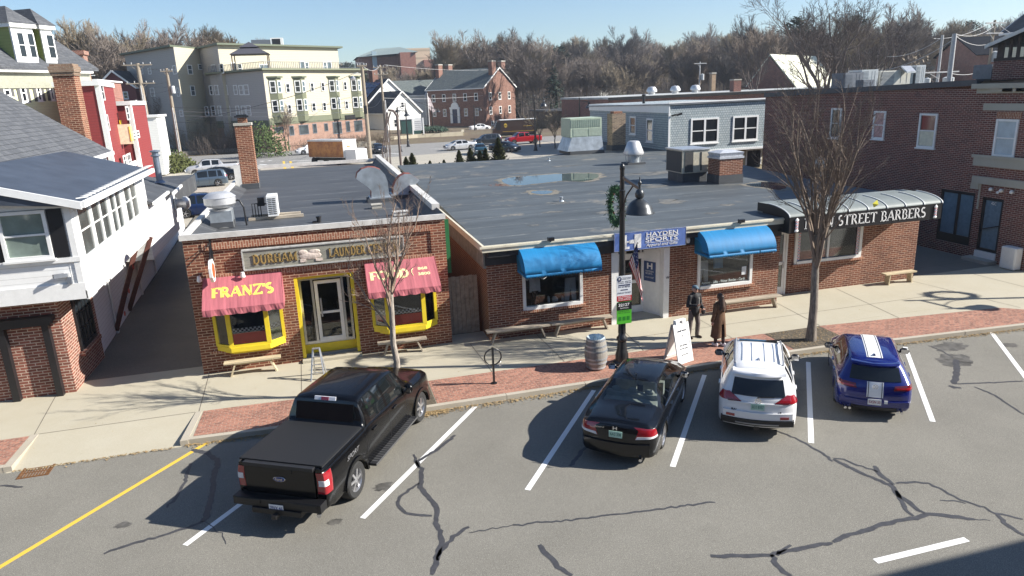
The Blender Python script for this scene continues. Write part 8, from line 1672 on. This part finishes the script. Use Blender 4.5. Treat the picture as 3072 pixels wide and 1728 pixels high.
# man: faces the camera side (-Y) slightly towards the woman; local frame x right, -y forward
MN=thing('person','person in a dark jacket, grey trousers and blue cap gesturing with one raised hand','person',(11.1,19.42,0),R(14))
body=[((0,0,.95),(0,.0,1.38),.09,.09),((0,0,1.38),(0,-.02,1.56),.058,.055),('e',(0,-.03,1.64),(.078,.092,.108)),('e',(0,-.075,1.575),(.05,.045,.05)),('e',(0,-.122,1.625),(.014,.02,.022)),('e',(-.078,-.02,1.635),(.012,.02,.028)),('e',(.078,-.02,1.635),(.012,.02,.028)),
 ((-.1,0,.92),(-.13,.02,.5),.085,.06),((-.13,.02,.5),(-.14,.06,.09),.06,.042),((.1,0,.92),(.13,-.06,.5),.085,.06),((.13,-.06,.5),(.14,-.02,.09),.06,.042),
 ((-.19,0,1.4),(-.27,-.02,1.14),.055,.045),((-.27,-.02,1.14),(-.13,-.27,1.16),.042,.03),((.19,0,1.4),(.26,.02,1.12),.055,.045),((.26,.02,1.12),(.18,-.2,1.0),.042,.03)]
body+=hand((-.12,-.28,1.17),(.25,-.8,.45),(0,.3,1),.35,1.05)+hand((.175,-.21,.995),(-.3,-.85,-.1),(-.2,0,1),.6,1.0)
blob('body',body,M_skin,MN,.011,4)
M_jk=mat('black_jacket',(.012,.012,.014),.75,var=.3,scale=8); M_tr=mat('grey_trousers',(.14,.115,.105),.85,var=.15); M_shoe=mat('brown_shoe',(.045,.028,.018),.6)
blob('jacket',[((0,0,.88),(0,0,1.1),.18,.17),((0,0,1.1),(0,.0,1.36),.165,.17),('e',(0,0,1.40),(.215,.125,.10)),((-.19,0,1.40),(-.285,-.02,1.13),.078,.068),((-.285,-.02,1.13),(-.15,-.25,1.16),.064,.05),((.19,0,1.40),(.275,.02,1.11),.078,.068),((.275,.02,1.11),(.19,-.18,1.01),.064,.05),((0,.01,1.44),(0,.0,1.50),.085,.08)],M_jk,MN)
blob('trousers',[('e',(0,0,.90),(.165,.12,.12)),((-.1,0,.88),(-.13,.02,.5),.10,.08),((-.13,.02,.5),(-.14,.06,.08),.08,.07),((.1,0,.88),(.13,-.06,.5),.10,.08),((.13,-.06,.5),(.14,-.02,.08),.08,.07)],M_tr,MN)
for sx,sy in ((-.14,.02),(.14,-.06)): blob('shoe',[((sx,sy+.07,.04),(sx*1.1,sy-.13,.035),.045,.042),('e',(sx,sy+.05,.07),(.045,.06,.05))],M_shoe,MN,.014)
blob('cap',[('e',(0,-.015,1.70),(.092,.108,.065)),((-.04,-.12,1.685),(.04,-.12,1.685),.018,.018),((-.03,-.155,1.678),(.03,-.155,1.678),.013,.013)],mat('blue_grey_cap',(.08,.13,.17),.8,var=.2),MN,.012,2)
MB().box(-.065,-.125,1.635,.065,-.112,1.66).build('dark_glasses',M_black,MN); blob('shirt',[((.03,-.13,1.02),(.04,-.13,1.34),.05,.055)],mat('grey_fleece',(.16,.16,.15),.9),MN,.014)
blob('bag',[('e',(.19,-.22,.93),(.09,.05,.13))],M_jk,MN,.014)
blob('hair',[('e',(0,.03,1.63),(.082,.075,.07))],mat('grey_hair',(.3,.29,.28),.8),MN,.014)
# woman in a long coat seen from behind, facing the man
WM=thing('person','person with long brown hair, long brown coat and white trainers, back turned','person',(11.42,18.45,0),R(12))
wb_=[((0,0,.9),(0,0,1.3),.08,.08),((0,0,1.3),(0,.01,1.5),.048,.046),('e',(0,.02,1.585),(.072,.088,.1)),('e',(0,.065,1.53),(.045,.04,.045)),('e',(0,.11,1.575),(.012,.018,.018)),((-.08,0,.9),(-.09,.05,.48),.08,.055),((-.09,.05,.48),(-.09,.02,.09),.05,.036),((.08,0,.9),(.1,-.06,.48),.08,.055),((.1,-.06,.48),(.1,-.12,.09),.05,.036),((-.17,0,1.33),(-.22,-.03,1.06),.045,.038),((-.22,-.03,1.06),(-.24,.03,.84),.036,.026),((.17,0,1.33),(.22,.02,1.08),.045,.038),((.22,.02,1.08),(.12,.2,1.05),.036,.026)]
wb_+=hand((-.24,.03,.83),(0,.1,-1),(.6,.3,0),.4,.95)+hand((.115,.21,1.05),(-.5,.7,.1),(0,0,1),.5,.95)
blob('body',wb_,M_skin,WM,.011,4)
def coatmat():
    return mat('brown_wool',(.105,.055,.028),.9,var=.22,scale=5)
b=MB(); n=28; prof=[(.32,.27),(.34,.26),(.5,.245),(.75,.225),(.95,.20),(1.1,.185),(1.25,.19),(1.34,.185),(1.40,.13),(1.45,.08)]
V=[]
for z,r in prof:
    for j in range(n):
        a=2*PI*j/n; fold=1+.05*math.sin(a*5+z*2)*max(0,1-z/1.0); V.append((r*1.0*math.cos(a)*fold,r*.78*math.sin(a)*fold,z+(.02*math.sin(a*3) if z<.4 else 0)))
F=[(i*n+j,i*n+(j+1)%n,(i+1)*n+(j+1)%n,(i+1)*n+j) for i in range(len(prof)-1) for j in range(n) if not (prof[i][0]<.74 and (2*PI*(j+.5)/n>1.5*PI-.12 and 2*PI*(j+.5)/n<1.5*PI+.24))]
b.add(V,F); co=b.build('coat',coatmat(),WM,smooth=60); co.modifiers.new('t','SOLIDIFY').thickness=.012
blob('coat_sleeve',[((-.17,0,1.36),(-.235,-.03,1.06),.07,.062),((-.235,-.03,1.06),(-.25,.03,.86),.06,.055)],coatmat(),WM); blob('coat_sleeve',[((.17,0,1.36),(.235,.02,1.08),.07,.062),((.235,.02,1.08),(.14,.18,1.05),.06,.052)],coatmat(),WM)
blob('coat_collar',[('e',(0,0,1.41),(.14,.10,.055))],coatmat(),WM)
M_hair=mat('brown_hair',(.045,.02,.010),.55,var=.45,scale=25)
blob('hair',[('e',(0,.0,1.61),(.088,.10,.105)),((0,-.06,1.60),(-.02,-.135,1.30),.085,.085),((-.05,-.08,1.50),(-.08,-.14,1.22),.06,.045),((.05,-.08,1.50),(.06,-.145,1.2),.06,.05),((.0,-.10,1.4),(.0,-.17,1.18),.07,.045)],M_hair,WM,.013,3)
blob('trousers',[('e',(0,0,.88),(.14,.11,.1)),((-.08,0,.86),(-.09,.05,.48),.09,.065),((-.09,.05,.48),(-.09,.02,.12),.065,.055),((.08,0,.86),(.1,-.06,.48),.09,.065),((.1,-.06,.48),(.1,-.12,.12),.065,.055)],mat('dark_trousers',(.03,.015,.015),.85),WM)
for sx,sy in ((-.09,.0),(.1,-.14)): blob('trainer',[((sx,sy-.04,.045),(sx,sy+.14,.04),.045,.042),('e',(sx,sy-.03,.08),(.042,.055,.05))],mat('white_trainer',(.72,.68,.68),.6),WM,.014)
# ================= TREES AND PLANTS =================
def bark(name,c,var=.4):
    m,t,b=_nt(name); MATS[name]=m; o=objc(t); mp=nd(t,'ShaderNodeMapping'); mp.inputs['Scale'].default_value=(16,16,2.6); t.links.new(o,mp.inputs[0]); f=ramp(t,noise(t,mp.outputs[0],1.5,5,.7),.3,.7)
    t.links.new(mixc(t,f,tuple(x*(1-var) for x in c),tuple(min(1,x*(1+var)) for x in c)),b.inputs['Base Color']); b.inputs['Roughness'].default_value=.95; bump(t,b,f,.6,.02); return m
M_bark=bark('grey_bark',(.32,.28,.235),.6); M_twig=bark('twig_brown',(.30,.22,.165),.3)
def grow(seed,h,r0,trunk_h,spread,levels,nb,up=.5,len0=.55,decay=.62,minr=.006,sides=(7,5,3,3),wig=.12,lean=(0,0),low=0):
    """bare tree -> (trunk MB, branch MB)"""
    rnd=random.Random(seed); T=MB(); B=MB()
    def limb(p,d,L,r,lv,mb):
        k=max(3,int(4+L)) if lv<2 else 3; pts=[p]; rs=[r]; q=p.copy(); dd=d.copy()
        for i in range(k):
            dd=(dd+Vector((rnd.gauss(0,wig),rnd.gauss(0,wig),rnd.gauss(0,wig)*.6+up*.12))).normalized(); q=q+dd*(L/k); pts.append(q.copy()); rs.append(max(minr*.6,r*(1-.75*(i+1)/k) if lv else r*(1-.35*(i+1)/k)))
        mb.tube(pts,rs,sides[min(lv,3)],caps=False)
        if lv>=levels: return
        n=nb[min(lv,len(nb)-1)]
        for i in range(n):
            f=(.25+.75*(i+rnd.random())/n) if lv else (.0+1.0*(i+rnd.random()*.6)/n)
            x=f*k; j=min(k-1,int(x)); pp=pts[j].lerp(pts[j+1],x-j); ax=(pts[j+1]-pts[j]).normalized(); az=rnd.uniform(0,2*PI); s=ax.orthogonal().normalized(); s2=ax.cross(s); out=(s*math.cos(az)+s2*math.sin(az)); a=spread*(rnd.uniform(.6,1.25)); nd_=(ax*math.cos(a)+out*math.sin(a)).normalized()
            ll=L*decay*rnd.uniform(.65,1.2)*(1-.35*f if lv else 1); limb(pp,nd_,ll,max(minr,rs[j]*rnd.uniform(.4,.6)),lv+1,B)
    # trunk
    pts=[];rs=[];n=6
    for i in range(n+1): f=i/n; pts.append(Vector((lean[0]*f+rnd.gauss(0,r0*.25)*(i>0),lean[1]*f+rnd.gauss(0,r0*.25)*(i>0),trunk_h*f))); rs.append(r0*(1.25 if i==0 else 1-.35*f))
    T.tube(pts,rs,10,caps=False); top=pts[-1]
    n0=nb[0]
    for i in range(n0):
        az=2*PI*i/n0+rnd.uniform(-.4,.4); a=spread*rnd.uniform(.35,1.0)*(0.25 if i==0 else 1); st=pts[-1].lerp(pts[-2],rnd.random()*.9) if i else top
        if low and i>1: q_=n*(low+(1-low)*rnd.random()); j_=min(n-1,int(q_)); st=pts[j_].lerp(pts[j_+1],q_-j_)
        limb(st,Vector((math.cos(az)*math.sin(a),math.sin(az)*math.sin(a),math.cos(a))),(h-trunk_h)*len0*rnd.uniform(.85,1.2),rs[-1]*rnd.uniform(.5,.75),1,B)
    return T,B
def tree(name,label,loc,g,bm,tm,group=None,rz=0):
    t=thing(name,label,'tree',loc,rz,group); g[0].build('trunk',bm,t,smooth=60); g[1].build('crown',tm,t,smooth=60); return t
# street trees
g=grow(27,6.5,.10,3.0,.5,4,[9,6,6,5],up=.75,len0=.58,decay=.5,minr=.0042,low=.42,wig=.12,sides=(7,5,4,3)); tree('street_tree','small bare street tree with a pale trunk in front of the takeaway shop',(1.42,18.2,0),g,M_bark,M_twig)
g=grow(38,8.6,.14,3.4,.52,4,[15,8,7,5],up=.8,len0=.66,decay=.5,minr=.0044,low=.62,wig=.11,sides=(8,5,4,3)); T2=tree('street_tree','bare street tree with a dense twiggy crown in front of the barber shop',(14.33,17.85,0),g,bark('brown_grey_bark',(.20,.17,.14),.6),bark('brown_twig',(.19,.145,.11),.3))
MB().add([(0,0,0),(.18,.02,.1),(.1,.05,-.14),(.22,0,-.05)],[(0,1,3,2)]).build('caught_leaf',mat('yellow_leaf',(.65,.60,.05),.5),T2,loc=(1.75,-.1,4.2))
# big bare tree behind, upper right
M_bk2=bark('dark_bark',(.10,.085,.075)); M_tw2=bark('dark_twig',(.115,.09,.08),.3); M_bk3=bark('brown_bark',(.22,.185,.155)); M_tw3=bark('reddish_twig',(.21,.165,.13),.3); M_tw4=bark('tan_twig',(.25,.205,.145),.3); M_tw5=bark('purple_twig',(.175,.145,.125),.3)
q=P2Y(2490,240,75); g=grow(5,21,.55,4.5,.62,5,[7,6,6,5,4],up=.35,len0=.62,decay=.62,minr=.018,wig=.12,sides=(9,6,4,3)); tree('bare_tree','very large bare tree with wide spreading limbs behind the rooftop units',(q.x,75,0),g,M_bk2,M_tw2)
q=P2Y(2640,200,82); g=grow(17,19,.4,5,.6,5,[6,6,5,5,4],up=.35,len0=.6,decay=.62,minr=.018,wig=.12,sides=(8,5,4,3)); tree('bare_tree','large leaning bare tree right of the very large one',(q.x,82,0),g,M_bk2,M_tw2)
q=P2Y(2270,160,100); g=grow(12,17,.3,6,.4,5,[6,6,5,5,3],up=.6,len0=.55,decay=.58,minr=.02,wig=.1); tree('bare_tree','tall slender bare tree above the barn roof',(q.x,100,0),g,M_bk2,M_tw2)
# small trees mid distance
for i,(px,py,h,seed,lab) in enumerate(((870,452,9,41,'young bare tree in front of the apartment block shop windows'),(505,455,13,42,'bare tree between the utility poles at the left'),(600,452,9.5,43,'tan twiggy tree in front of the apartment block left wing'),(1420,372,7,44,'small bare tree in front of the brick house right end'),(1665,445,6.5,45,'slim bare sapling behind the green rooftop unit'),(1620,440,6.5,46,'bare sapling right of the brown delivery truck'),(1500,365,8,47,'bare tree against the sunlit brick gable'))):
    p=P2W(px,py,-.1); g=grow(seed,h,.035+h*.011,h*.25,.55,4,[7,7,6,4],up=.5,len0=.5,decay=.6,minr=.02,wig=.12,sides=(6,4,3,3)); tree('bare_tree',lab,(p.x,p.y,-.1),g,M_bk3,[M_tw3,M_bk3,M_tw4,M_tw3,M_tw4,M_tw4,M_bk3][i])
# woods
random.seed(77); protos=[]
specs=[(101,17,.22,5.5,.5,.6,M_bk3,M_tw3),(102,19,.25,7,.42,.55,M_bk2,M_tw5),(103,15,.2,4,.62,.6,M_bk3,M_tw4),(104,18,.22,6,.55,.58,M_bk2,M_tw3),(105,16,.2,5,.5,.6,M_bk3,M_tw5),(106,20,.28,8,.4,.5,M_bk3,M_tw4)]
for i,(sd,h,r,th,sp,ln,bm,tm) in enumerate(specs):
    g=grow(sd,h,r,th,sp,4,[9,9,9,8],up=.4,len0=ln,decay=.62,minr=.028,wig=.15,sides=(6,3,3,3))
    protos.append((g,bm,tm))
WL='bare brown deciduous tree in the wooded hillside behind the town'; WG='bare trees of the wooded hillside'
roots=[]
def wood(i,x,y,sc,lab=WL,grp=WG):
    z=terrain(x,y)-.3; rz=random.uniform(0,6.28)
    if len(roots)<=i: 
        g,bm,tm=protos[i]; t=tree('bare_tree',lab,(x,y,z),g,bm,tm,grp,rz); t.scale=(sc,)*3; roots.append(t); return t
    return dup(roots[i],(x,y,z),rz,lab,sc,grp)
spots=[]
def scatter(n,px0,px1,Y0,Y1,sc0,sc1,gap):
    k=0;tries=0
    while k<n and tries<n*40:
        tries+=1; px=random.uniform(px0,px1); Y=random.uniform(Y0,Y1); x=xat(px,Y,250)
        if any((x-a)**2+(Y-b)**2<gap*gap for a,b in spots): continue
        spots.append((x,Y)); k+=1; wood(k%len(protos) if len(roots)>=len(protos) else len(roots),x,Y,random.uniform(sc0,sc1))
scatter(56,1560,2250,165,215,.8,1.1,3.8)
scatter(66,1330,2300,215,290,.95,1.4,5.5)
scatter(36,2150,2800,125,190,.9,1.2,5.5)
scatter(30,2600,3080,130,220,.85,1.1,6)
scatter(34,1250,2400,290,380,1.0,1.3,8)
scatter(18,1080,1560,235,290,.75,1.0,7)
scatter(12,130,420,160,200,1.15,1.45,8)
scatter(14,420,700,180,225,1.35,1.6,7)
scatter(16,1330,1620,200,235,1.25,1.5,6)
scatter(8,700,1060,235,270,.9,1.05,9)
for k_,(px,Y,sc) in enumerate(((770,225,1.25),(835,228,1.35),(905,222,1.2),(740,222,1.0))): spots.append((xat(px,Y),Y)); wood(k_%6,xat(px,Y),Y,sc,'bare tree with a round crown rising above the middle of the apartment roof','trees above the apartment roof')
# evergreens
def conifer(seed,h,r,n,tm,droop=.25,shape='cone',base=.12):
    rnd=random.Random(seed); T=MB(); T.tube([(0,0,0),(0,0,h*.97)],[.02*h,.004*h],7,caps=False); B=MB()
    for i in range(n):
        f=base+(1-base)*(rnd.random()**.85)*.99; z=h*f
        rr=r*((1-f)**.85 if shape=='cone' else (math.sin(PI*min(1,(f-base)/(1-base)*.85+.12))**.7*.9+.1*(1-f)))*rnd.uniform(.55,1.08)
        a=rnd.uniform(0,2*PI); d=Vector((math.cos(a),math.sin(a),-droop if shape=='cone' else .25)); s=Vector((-math.sin(a),math.cos(a),0)); p0=Vector((0,0,z))+d*rr*.15; 
        k=5
        for j in range(k):
            c=p0+d*rr*(j+.5)/k+s*rnd.gauss(0,.1)*rr; L=rr*.30+.12; w_=L*.34
            for q in range(2):
                dd=(d+s*rnd.gauss(0,.8)+Z_*rnd.gauss(0,.4)).normalized()*L; ss=dd.cross(Z_).normalized()*w_; B.quad(c-ss*.3,c+dd*.5-ss,c+dd,c+dd*.5+ss)
    return T,B
M_fir=mat('dark_fir',(.022,.045,.028),.9,var=.5,scale=.8); M_pine=mat('white_pine',(.045,.075,.04),.9,var=.5,scale=.8); M_arb=mat('arborvitae',(.065,.075,.018),.9,var=.6,scale=3); M_yew=mat('yew_green',(.045,.07,.018),.9,var=.6,scale=3)
def plant(name,lab,cat,loc,g,tm,grp=None,bm=None):
    t=thing(name,lab,cat,loc,random.uniform(0,6),grp); g[0].build('trunk',bm or M_bk3,t); g[1].build('crown',tm,t); return t
p=at(1662,162); plant('spruce_tree','dark spruce tree beside the brown delivery truck, in front of the woods','tree',(p[0],162,-.2),conifer(1,15,4.2,420,M_fir),M_fir)
p=at(1052,215); plant('pine_tree','round dark pine tree at the right end of the apartment roof','tree',(p[0],215,.2),conifer(2,17.5,5.0,420,M_pine,shape='round',base=.3),M_pine)
cg=conifer(3,17,3.6,360,M_pine,droop=.1); T0=plant('pine_tree','white pine standing out above the hillside woods at the upper centre','tree',(xat(2143,250),250,8),cg,M_pine); T0.scale=(1.5,1.5,1.05)
pn=conifer(4,19,4.2,360,M_pine,shape='round',base=.35); T1=plant('pine_tree','green pine crown in the woods above the brick house, left one','tree',(xat(1508,215),215,2),pn,M_pine)
for px,Y,z,s,lab in ((1575,222,2,1.0,'green pine crown in the woods above the brown delivery truck'),(1600,225,2,.95,'green pine crown in the woods right beside the other one above the delivery truck'),(1680,235,3,1.0,'green pine crown showing over the middle of the woods'),(2380,150,1,1.1,'tall pine behind the big bare tree, left side'),(2560,150,1,1.1,'tall pine behind the big bare tree, right side'),(2890,170,3,1.0,'pine crown above the dark hipped roof house'),(2700,160,2,1.0,'pine crown left of the transformer pole'),(385,170,1,.85,'ragged pine left of the apartment block roof'),(1385,230,2,.75,'olive green pine left of the hillside woods')): dup(T1,(xat(px,Y,250),Y,z),random.uniform(0,6),lab,s)
for px,Y,s,lab in ((1222,230,.62,'leftmost of three narrow dark firs below the distant beige building'),(1253,232,.68,'middle one of three narrow dark firs below the distant beige building'),(1278,228,.62,'rightmost of three narrow dark firs below the distant beige building')): dup(T0,(xat(px,Y,190),Y,4.0),random.uniform(0,6),lab,(s*.7,s*.7,s))
# arborvitae hedge: cone shapes
ag=conifer(6,3.6,1.15,520,M_arb,droop=-.6,base=.02)
AL=[(1238,500,60,.95,'fat arborvitae at the left end of the hedge behind the roof'),(1220,505,61,.85,'dark narrow arborvitae beside the fat one at the hedge left end'),(1378,478,61,.93,'rounded arborvitae in the middle of the hedge'),(1412,478,62,.95,'slim arborvitae right of the rounded one'),(1440,475,63,.85,'small arborvitae left of the tall cone'),(1457,472,63,.9,'small arborvitae touching the tall cone'),(1496,466,61,1.17,'tallest cone shaped arborvitae of the hedge'),(1425,482,62,.7,'low arborvitae between the slim ones')]+[(1262+14*i,492-1.2*i,60.5,.62+.06*(i%3),'%s of the low arborvitae between the fat one and the rounded one'%n_) for i,n_ in enumerate(('first','second','third','fourth','fifth','sixth','seventh'))]
A0=None
for px,py,Y,s,lab in AL:
    x=xat(px,Y,py)
    if A0 is None: A0=plant('arborvitae',lab,'shrub',(x,Y,ROADZ),ag,M_arb,'arborvitae hedge behind the roof'); A0.scale=(s*.8,s*.8,s)
    else: dup(A0,(x,Y,ROADZ),random.uniform(0,6),lab,(s*.75,s*.75,s*1.0))
def bush(seed,rx,rz,n,leaf):
    rnd=random.Random(seed); B=MB()
    for i in range(n):
        a=rnd.uniform(0,2*PI); e=rnd.uniform(0,1)**.6*PI/2; k=rnd.uniform(.6,1.05)*(1+.15*math.sin(a*4+seed)); c=Vector((rx*k*math.cos(a)*math.sin(e),rx*k*math.sin(a)*math.sin(e),rz*k*math.cos(e)+.05)); d=Vector((rnd.gauss(0,1),rnd.gauss(0,1),rnd.gauss(0,1)+.4)).normalized()*leaf; s=d.orthogonal().normalized()*leaf*.35; B.quad(c,c+d*.5-s,c+d,c+d*.5+s)
    S=MB(); 
    for i in range(6): a=i; S.tube([(0,0,0),(rx*.5*math.cos(a),rx*.5*math.sin(a),rz*.7)],[.03,.01],4)
    return S,B
for px,py,rx,rz,m_,lab in ((800,470,3.2,4.6,M_yew,'dense rounded evergreen behind the slim brick chimney'),(492,505,2.6,2.2,M_yew,'clipped yew bush at the foot of the utility poles, left one'),(530,515,2.4,1.9,M_arb,'clipped yew bush at the foot of the utility poles, right one'),(1300,405,3.2,.9,M_fir,'low dark juniper in the stone planter'),(1170,370,3.5,3.2,M_tw4,'dark shrub mass left of the white cottage')):
    p=P2W(px,py,-.1); S,B=bush(int(px),rx,rz,1500,.38); t=thing('shrub',lab,'shrub',(p.x,p.y,-.1 if px<1200 else .6)); S.build('stem',M_bk3,t); B.build('foliage',m_,t)
def brush(seed,rx,rz,n):
    rnd=random.Random(seed); B=MB()
    for i in range(n):
        a=rnd.uniform(0,2*PI); r=rx*math.sqrt(rnd.random())*.6; p=Vector((r*math.cos(a),r*math.sin(a),0)); d=Vector((rnd.gauss(0,.35)+math.cos(a)*.35,rnd.gauss(0,.35)+math.sin(a)*.35,1)).normalized(); L=rz*rnd.uniform(.5,1.1); q=p+d*L*.5+Vector((rnd.gauss(0,.1),rnd.gauss(0,.1),0)); e=q+(d+Vector((rnd.gauss(0,.35),rnd.gauss(0,.35),0))).normalized()*L*.5; B.tube([p,q,e],[.028,.02,.008],3,caps=False)
        for k in range(5): s0=p.lerp(e,.4+.12*k); B.tube([s0,s0+Vector((rnd.gauss(0,.4),rnd.gauss(0,.4),rnd.uniform(.2,.8)))*L*.25],[.014,.006],3,caps=False)
    return B
BP=[]
for i,(px,py,rx,rz,m_,lab) in enumerate(((560,458,6,4.8,M_tw4,'tall tan thicket behind the rubble wall left of the slim chimney'),(660,455,7,5.6,M_tw4,'largest tan thicket behind the rubble wall'),(735,452,5,4,M_tw3,'reddish thicket beside the dense rounded evergreen'),(880,448,6,1.9,M_tw3,'low bare bushes in front of the gallery windows, left part'),(960,442,6,1.7,M_tw5,'low bare bushes in front of the gallery windows, middle part'),(1040,438,6,1.9,M_tw3,'low bare bushes in front of the gallery windows, right part'),(1215,392,4,2.6,M_tw5,'purple brown thicket beside the green cabinet'),(1120,430,5,1.6,M_tw4,'tan brush on the bank right of the leaning pole'),(620,462,6,3.2,M_tw5,'darker brush between the two tan thickets'))):
    p=P2W(px,py,-.1); y_=max(p.y,130) if px<1100 else p.y; x_=xat(px,y_); o=brush(i+50,rx,rz,240).build('thicket',m_,loc=(x_,y_,terrain(x_,y_)-.1)); tag(o,lab,'shrub')
# understorey of the wood: a dense low twig mass
random.seed(31); us=MB(); rnd=random
for i in range(34000):
    px=rnd.uniform(1250,3080); Y=rnd.uniform(150,330); x=xat(px,Y,250); z=terrain(x,Y)
    if px<1560 and Y<205: continue
    if px>2100 and Y<118: continue
    h=rnd.uniform(2.5,9); a=Vector((x,Y,z)); b2=a+Vector((rnd.gauss(0,.8),rnd.gauss(0,.8),h)); w_=rnd.uniform(.03,.07); u=Vector((w_,0,0)); us.add([a-u,a+u,b2],[(0,1,2)])
    for k in range(3):
        s0=a.lerp(b2,rnd.uniform(.3,1)); e=s0+Vector((rnd.gauss(0,1),rnd.gauss(0,.6),rnd.uniform(0,1.4))); us.add([s0-u*.5,s0+u*.5,e],[(0,1,2)])
struct(us.build('underbrush',M_tw5),'stuff')
# low evergreens among the woods
for px,Y,rx,rz,m_,lab in ((1770,185,6,5.5,M_arb,'olive evergreen thicket at the foot of the woods'),(1860,180,5,5.5,M_yew,'bright green evergreen at the foot of the woods above the dark roof'),(1590,190,4,6,M_fir,'dark evergreen shrub right of the spruce tree'),(2730,95,4,6,M_tw4,'brown arborvitae behind the long rooftop unit')):
    x=xat(px,Y); S,B=bush(int(px)+1,rx,rz,1600,.75); t=thing('shrub',lab,'shrub',(x,Y,terrain(x,Y) if px<2700 else 4.0)); S.build('stem',M_bk3,t); B.build('foliage',m_,t)
# ================= HAZE =================
hz=MB(); hz.box(-700,-60,-3,1000,640,75)
hm=bpy.data.materials.new('haze'); hm.use_nodes=True; t_=hm.node_tree
for x in list(t_.nodes): t_.nodes.remove(x)
o_=nd(t_,'ShaderNodeOutputMaterial'); v_=nd(t_,'ShaderNodeVolumePrincipled'); v_.inputs['Color'].default_value=(.80,.88,1,1); v_.inputs['Density'].default_value=.0003; v_.inputs['Anisotropy'].default_value=.3
t_.links.new(v_.outputs[0],o_.inputs['Volume']); HZ=hz.build('haze',hm); HZ['kind']='stuff'; HZ['label']='thin pale haze over the town'
scene.cycles.volume_bounces=0; scene.cycles.volume_max_steps=64
